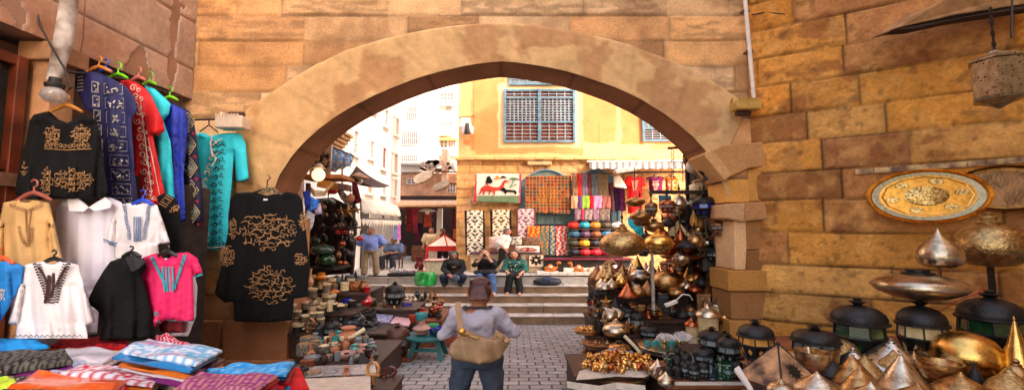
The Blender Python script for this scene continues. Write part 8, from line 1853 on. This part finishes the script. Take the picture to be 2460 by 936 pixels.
# board with dark figurines
zb_ = P(1690, 922, 5.6).z; a = P(1598, 922, 5.6); d = P(1800, 922, 5.6)
o = thing('wooden_board_table', 'reddish wooden table with a torn paper edge under the dark figurines', 'table', ((a.x+d.x)/2, 6, gz(6)))
MB().box(((a.x+d.x)/2+.2, 6.1, zb_-.03), (d.x-a.x+.4, 1.05, .05)).build('top', woodm, o, bevel=.01); MB().box(((a.x+d.x)/2, 6.15, (zb_+gz(6))/2-.03), (d.x-a.x-.1, .9, zb_-gz(6)-.06)).build('body', wood, o)
MB().box(((a.x+d.x)/2, 5.62, zb_+.003), (d.x-a.x, .1, .012)).build('paper_edge', paper, o)
G = 'dark metal lanterns crowded on the wooden board'
for i in range(26):
 px = 1600+(i % 9)*20+rs.uniform(-5, 5); Y = 5.8+.28*(i//9)+rs.uniform(-.05, .05); q = P(px, 700, Y); s_ = rs.uniform(.13, .2)
 put(rs.choice(['lantern', 'onion', 'figure', 'lantern']), Vector((q.x, Y, zb_)), (s_, s_, s_*rs.uniform(1.2, 1.7)), 'small dark metal lantern on the wooden board', rs.choice([iron, iron, gdark, ggreen]), G, (0, 0, rs.uniform(0, 6)))
for i, (px, Y, w_, h_, m, lab) in enumerate([(1575, 5.9, 44, 44, silver, 'grey silver pot at the corner of the wooden board'), (1560, 6.1, 34, 30, bronze, 'dull bronze bulb lamp beside the grey silver pot'), (1594, 5.6, 40, 34, silver, 'small silver cup lamp at the bottom edge of the board')]): q = P(px, 700, Y); put('onion', Vector((q.x, Y, zb_-.02)), (w_*Y/F, w_*Y/F, h_*Y/F), lab, m)
b = MB(); b.tube([P(1575, 905, 5.8), P(1582, 885, 5.8), P(1598, 875, 5.8), P(1606, 890, 5.8)], .03, 6); tag(b.build('cloth_twist', cm('twist_brown', (110, 70, 60))), 'twisted brown cloth strip by the grey silver pot', 'cloth')
for i, (px, pyb, w_, h_, Y, lab) in enumerate([(1712, 852, 70, 66, 6.3, 'black lantern with a broad pierced dome left of the table corner'), (1752, 872, 62, 70, 5.9, 'black lantern with frosted diamond panes behind the board'), (1742, 835, 40, 40, 6.9, 'small black lantern top showing between two domes'), (1690, 882, 56, 52, 6.1, 'low black lantern at the back of the board')]): W_('lantern', px, pyb, w_, h_, Y, lab, iron)
tier('lantern_plinth', 'dark crate raising the black lanterns behind the board', 1670, 1790, 856, 6.35, 7.1)
# ================================================================ FOREGROUND TABLE AT THE RIGHT
ZR = 1.42
o = thing('lamp_table', 'wooden table crowded with lamps in the right foreground', 'table', (4, 4.6, gz(4.6)))
pl = [(2.15, 3.4), (6.6, 3.4), (6.9, 5.0), (5.6, 6.2), (3.4, 6.2), (2.75, 5.2)]
MB().poly([(x, y, ZR-.05) for x, y in pl], (0, 0, .05)).build('top', woodm, o); MB().poly([((x-4.4)*.96+4.4, (y-4.7)*.95+4.7, ZR-.5) for x, y in pl], (0, 0, .44)).build('skirt', wood, o)
for x, y in ((2.6, 3.7), (6.2, 3.7), (5.6, 5.8), (3.4, 5.8)): MB().box((x, y, (ZR+gz(y))/2-.1), (.1, .1, ZR-gz(y)-.1)).build('leg', wood, o)
def fg(kind, px, Y, w_, h_, lab, m=None, z=ZR, rot=None, extra=None, tilt=None):
 q = P(px, 700, Y); k = Y/F; w_ = w_/math.sqrt(1+((px-1230)/F)**2); return put(kind, Vector((q.x, Y, z)), (w_*k, w_*k, h_*k), lab, m, None, (0, tilt or 0, rot if rot is not None else rnd.uniform(0, 6.28)), extra)
lampp = mat('sun_parchment', srgb((206, 150, 104)), .6, scale=3, col2=srgb((60, 36, 28)))
FG = [('lantern', 2058, 5.1, 150, 142, 'large black lantern with green panes left of the lit one', iron, {'glazing': ggreen}), ('lantern', 2208, 5.0, 140, 146, 'black lantern with cream lit panes below the silver saucer', iron, {'glazing': parch}), ('lantern', 2376, 5.1, 195, 160, 'biggest black lantern with green panes near the right edge', iron, {'glazing': ggreen}), ('lantern', 1952, 4.9, 128, 92, 'low black lantern with white diamond panes', iron, {'glazing': frost}), ('lantern', 1811, 5.1, 96, 92, 'black lantern with warm amber panes at the table corner', iron, {'glazing': gamber}),
      ('pyr', 1862, 4.4, 150, 88, 'pyramid lamp with dark sun pattern on tan skin', lampp, None), ('cone', 2132, 4.7, 214, 74, 'wide silver cone lamp with leaf shaped cut outs', silverp, None), ('egg', 2310, 4.6, 190, 96, 'large smooth gold dome lamp', gold, None), ('bowl', 2245, 4.3, 118, 50, 'low brushed brass bowl in front of the gold dome', brass, None), ('cone', 2430, 4.3, 110, 155, 'tall gold cone lamp at the right edge', gold, None), ('dome', 2425, 4.1, 120, 76, 'pale brass dome in front of the tall gold cone', brass, None),
      ('cone', 2038, 4.35, 122, 64, 'bronze cone lamp behind the shorter gold cone', brass, None), ('cone', 2054, 4.1, 112, 60, 'shorter gold brown cone lamp', brass, None), ('cone', 2154, 4.15, 142, 84, 'tall pointed silver brass cone lamp in the front row', silver, None), ('globe', 1866, 3.95, 74, 44, 'small round silver lamp at the front corner', silver, None), ('onion', 1952, 3.95, 124, 60, 'shiny ribbed silver onion lamp near the front corner', silver, None), ('onion', 2078, 3.75, 120, 58, 'silver onion cut by the bottom edge, left of the larger one', silver, None), ('onion', 2188, 3.75, 124, 56, 'brass onion cut by the bottom edge, below the pointed one', brass, None), ('onion', 2292, 3.9, 150, 64, 'broad brass onion lamp with swirled top', brass, None), ('onion', 2408, 3.85, 140, 80, 'grooved bronze onion lamp in the right corner', engr, None), ('dome', 2326, 4.15, 48, 64, 'small black pierced dome between brass lamps', ironp, None), ('onion', 1985, 3.65, 74, 36, 'half hidden silver lamp at the very bottom', silver, None), ('dome', 1986, 4.5, 76, 46, 'jewelled dark cone top behind the bronze cones', ironp, None), ('dome', 2200, 4.9, 110, 42, 'tan perforated dome behind the gold dome', brassp, None)]
rs = random.Random(21)
for i in range(17): px = 1905+i*34+rs.uniform(-8, 8); fg(rs.choice(['cone', 'onion', 'dome', 'egg', 'bowl']), px, 4.6+rs.uniform(-.1, .35), rs.uniform(70, 110), rs.uniform(38, 58), 'brass or silver lamp packed in front of the black lanterns', rs.choice([silver, brass, silverp, brass, engr, bronze]))['group'] = 'lamps packed in front of the black lanterns'
for k_, px, Y, w_, h_, lab, m, ex in FG: fg(k_, px, Y, w_, h_, lab, m, extra=ex, rot=(.3 if k_ == 'pyr' else None))
pr = [o for o in C.objects if o.get('label', '') == 'pyramid lamp with dark sun pattern on tan skin'][0]
b = MB(); cs_ = [(x, z) for k in range(24) for x, z in [((.15 if k % 2 == 0 else .085)*math.sin(k*math.pi/12), .36+(.20 if k % 2 == 0 else .11)*math.cos(k*math.pi/12))]]
b.add([(x, -.5+.5*z/.95-.012, z) for x, z in cs_], [tuple(range(24))])
for s in (-1, 1): b.add([(s*.47, -.505, .02), (s*.28, -.40, .17), (s*.18, -.47, .04)], [(0, 1, 2)]); b.add([(s*.10, -.16, .62), (s*.02, -.1, .74), (s*.18, -.24, .48)], [(0, 1, 2)])
b.build('sun_motif', iron, None).parent = pr
b = MB(); A_ = P(1764, 892, 4.4); B_ = P(1796, 934, 4.1); b.poly([A_, B_, B_+Vector((.05, 0, -.02)), A_+Vector((.10, .1, .0))], (0, 0, .03)); tag(b.build('folded_card', _M['white_card']), 'white folded card sticking out at the table corner', 'card')
# hanging / standing bigger pieces against the right wall
def onwall(px, py, off=0.12):
 """point on the side wall seen at this pixel, moved off the wall towards the lane"""
 u = (px-1230)/F; v = (468-py)/F; dx, dy, dz = u, ct-v*st, st+v*ct; O_ = Vector((4.74, 8.42, 0)); n_ = Vector((-.536, -.844, 0))
 t = (O_.x*n_.x+O_.y*n_.y)/(dx*n_.x+dy*n_.y); return Vector((t*dx, t*dy, CZ+t*dz))+n_*off
wa = math.atan2(-.536, .844)
def walltray(px, py, wpx, hpx, label, main, tilt_, off):
 c = onwall(px, py, off); Y = c.y; r = wpx/2*Y/F*.78; o = thing('wall_tray', label, 'tray', c)
 rm = Matrix.Rotation(wa, 3, 'Z') @ Matrix.Rotation(R(90)-tilt_, 3, 'X'); sz = (hpx*Y/F)/(2*r)
 def X(v): q = rm @ Vector((v[0], v[1]*sz/math.cos(tilt_)*.98, v[2])); return q+c
 def ring(nm_, prof, m, seg=40): b = MB().lathe(prof, seg, caps=False); b.bend(X); b.build(nm_, m, o, smooth=True, angle=30)
 ring('rim', [(r*.90, .03), (r*.93, .06), (r*.96, .02), (r, .05), (r, -.01), (r*.88, -.01)], main)
 ring('band', [(r*.90, .02), (r*.76, .012), (r*.76, 0)], mat('steel_band', srgb((158, 142, 112)), .35, .9, scale=30, var=.4) if main == gold else main)
 ring('plate', [(.001, .016), (r*.77, .016), (r*.77, 0)], mat('orange_brass_plate', srgb((206, 142, 58)), .3, .9, scale=16, var=.35) if main == gold else bronze)
 if main == gold:
  pg = mat('pale_gold_inlay', srgb((236, 196, 120)), .3, .8, scale=34, col2=srgb((120, 76, 30)))
  ring('medallion', [(.001, .024), (r*.33, .024), (r*.36, .016)], pg)
  for k in range(6):
   a = k*math.pi/3+.2; b = MB().lathe([(.001, .024), (r*.11, .024), (r*.12, .016)], 14, (r*.56*math.cos(a), r*.56*math.sin(a), 0)); b.bend(X); b.build('rosette', pg, o, smooth=True, angle=30)
  b = MB(); n_ = 12; b.tube([(r*.72*math.cos(2*math.pi*k/n_), r*.72*math.sin(2*math.pi*k/n_), .02) for k in range(n_+1)], .012, 5); b.bend(X); b.build('border_line', gold, o)
walltray(2212, 474, 290, 132, 'large oval gold tray with six rosettes on the stone wall', gold, .1, .32)
walltray(2402, 454, 250, 112, 'dark brown round tray partly behind the large gold tray', mat('dull_brass', srgb((170, 124, 66)), .35, .9, var=.4, scale=9), .1, .14)
W_('globe', 2385, 640, 212, 132, 5.75, 'huge engraved brass globe lamp with script at the right edge', engr)
q = P(2385, 640, 5.75); b = MB(); b.box((q.x, 5.78, (q.z+ZR)/2), (.05, .05, q.z-ZR)); tag(b.build('lamp_stand', iron), 'dark stand holding up the huge engraved globe', 'stand')
W_('onion', 2260, 643, 124, 94, 5.2, 'silver gold teardrop lamp above the silver saucer', silver); W_('saucer', 2210, 722, 256, 74, 5.1, 'wide silver saucer shaped lamp under the teardrop lamp', silver)
q = P(2210, 722, 5.15); b = MB(); b.box((q.x, 5.15, (q.z+ZR)/2), (.04, .04, q.z-ZR)); q = P(2258, 668, 5.2); b.box((q.x, 5.2, q.z), (.03, .03, .25)); tag(b.build('lamp_stand', bronze), 'bronze rod holding the saucer lamp', 'stand')
b = MB(); b.tube([P(2362, 688, 5.1), P(2355, 700, 5.1), P(2300, 722, 5.2), P(2250, 752, 5.3)], .006, 5); tag(b.build('red_string', mat('red_string', srgb((190, 30, 24)), .7)), 'thin red string trailing from the saucer lamp', 'string')
W_('hexl', 2402, 262, 160, 150, 5.0, 'pierced hexagonal brass lantern with copper roof hanging top right', mat('pierced_grey_brass', srgb((178, 158, 124)), .35, .9, var=.3, pierce=.22, pscale=16), rot=.25, hang=110)
b = MB(); b.box(P(2165, 62, 7.0), (.02, .02, .02));
o = thing('folded_awning', 'folded tan canvas awning with a dark fringe at the top right', 'awning', P(2300, 40, 6.6))
pl = [P(2152, 68, 6.6), P(2196, 38, 6.5), P(2262, 2, 6.35), P(2330, -24, 6.2), P(2500, -30, 6.0), P(2500, 4, 6.0), P(2300, 36, 6.3)]
MB().poly(pl, (0, .5, .05)).build('canvas', mat('tan_canvas', srgb((176, 126, 76)), .9, var=.4, scale=4, bump=.9, bscale=9), o, bevel=.02); MB().poly([P(2146, 72, 6.58), P(2300, 35, 6.27), P(2520, 3, 5.97), P(2520, 13, 5.97), P(2300, 45, 6.27), P(2200, 68, 6.47)], (0, .2, 0)).build('fringe', mat('dark_fringe', srgb((60, 40, 28)), .9, var=.4), o)
b = MB(); b.tube([P(2432, -20, 5.4), P(2430, 90, 5.2)], .012, 5); tag(b.build('hanging_wire', iron), 'thin wire above the hexagonal lantern', 'wire')
b = MB(); o_ = onwall(2100, 408, .05)
for i in range(9): q = onwall(2075+i*45, 412-i*3.2, .03); b.box(q, (.24, .06, .09), wa)
tag(b.build('mosaic_frieze', mat('marble_frieze', srgb((216, 176, 116)), .6, scale=6, col2=srgb((110, 70, 50)))), 'narrow frieze of marble pieces above the gold tray', 'frieze')
# material swaps asked for by the first of each kind
for r, m, ex in put_first:
 for c in r.children:
  nmc = c.name.split('.')[0]
  if c.type != 'MESH' or not len(c.material_slots): continue
  tgt = (ex or {}).get(nmc) or (m if m is not None and nmc not in ('glazing', 'shade', 'rim', 'edge', 'inlay_top', 'chain', 'cap') else None)
  if tgt: c.material_slots[0].link = 'OBJECT'; c.material_slots[0].material = tgt
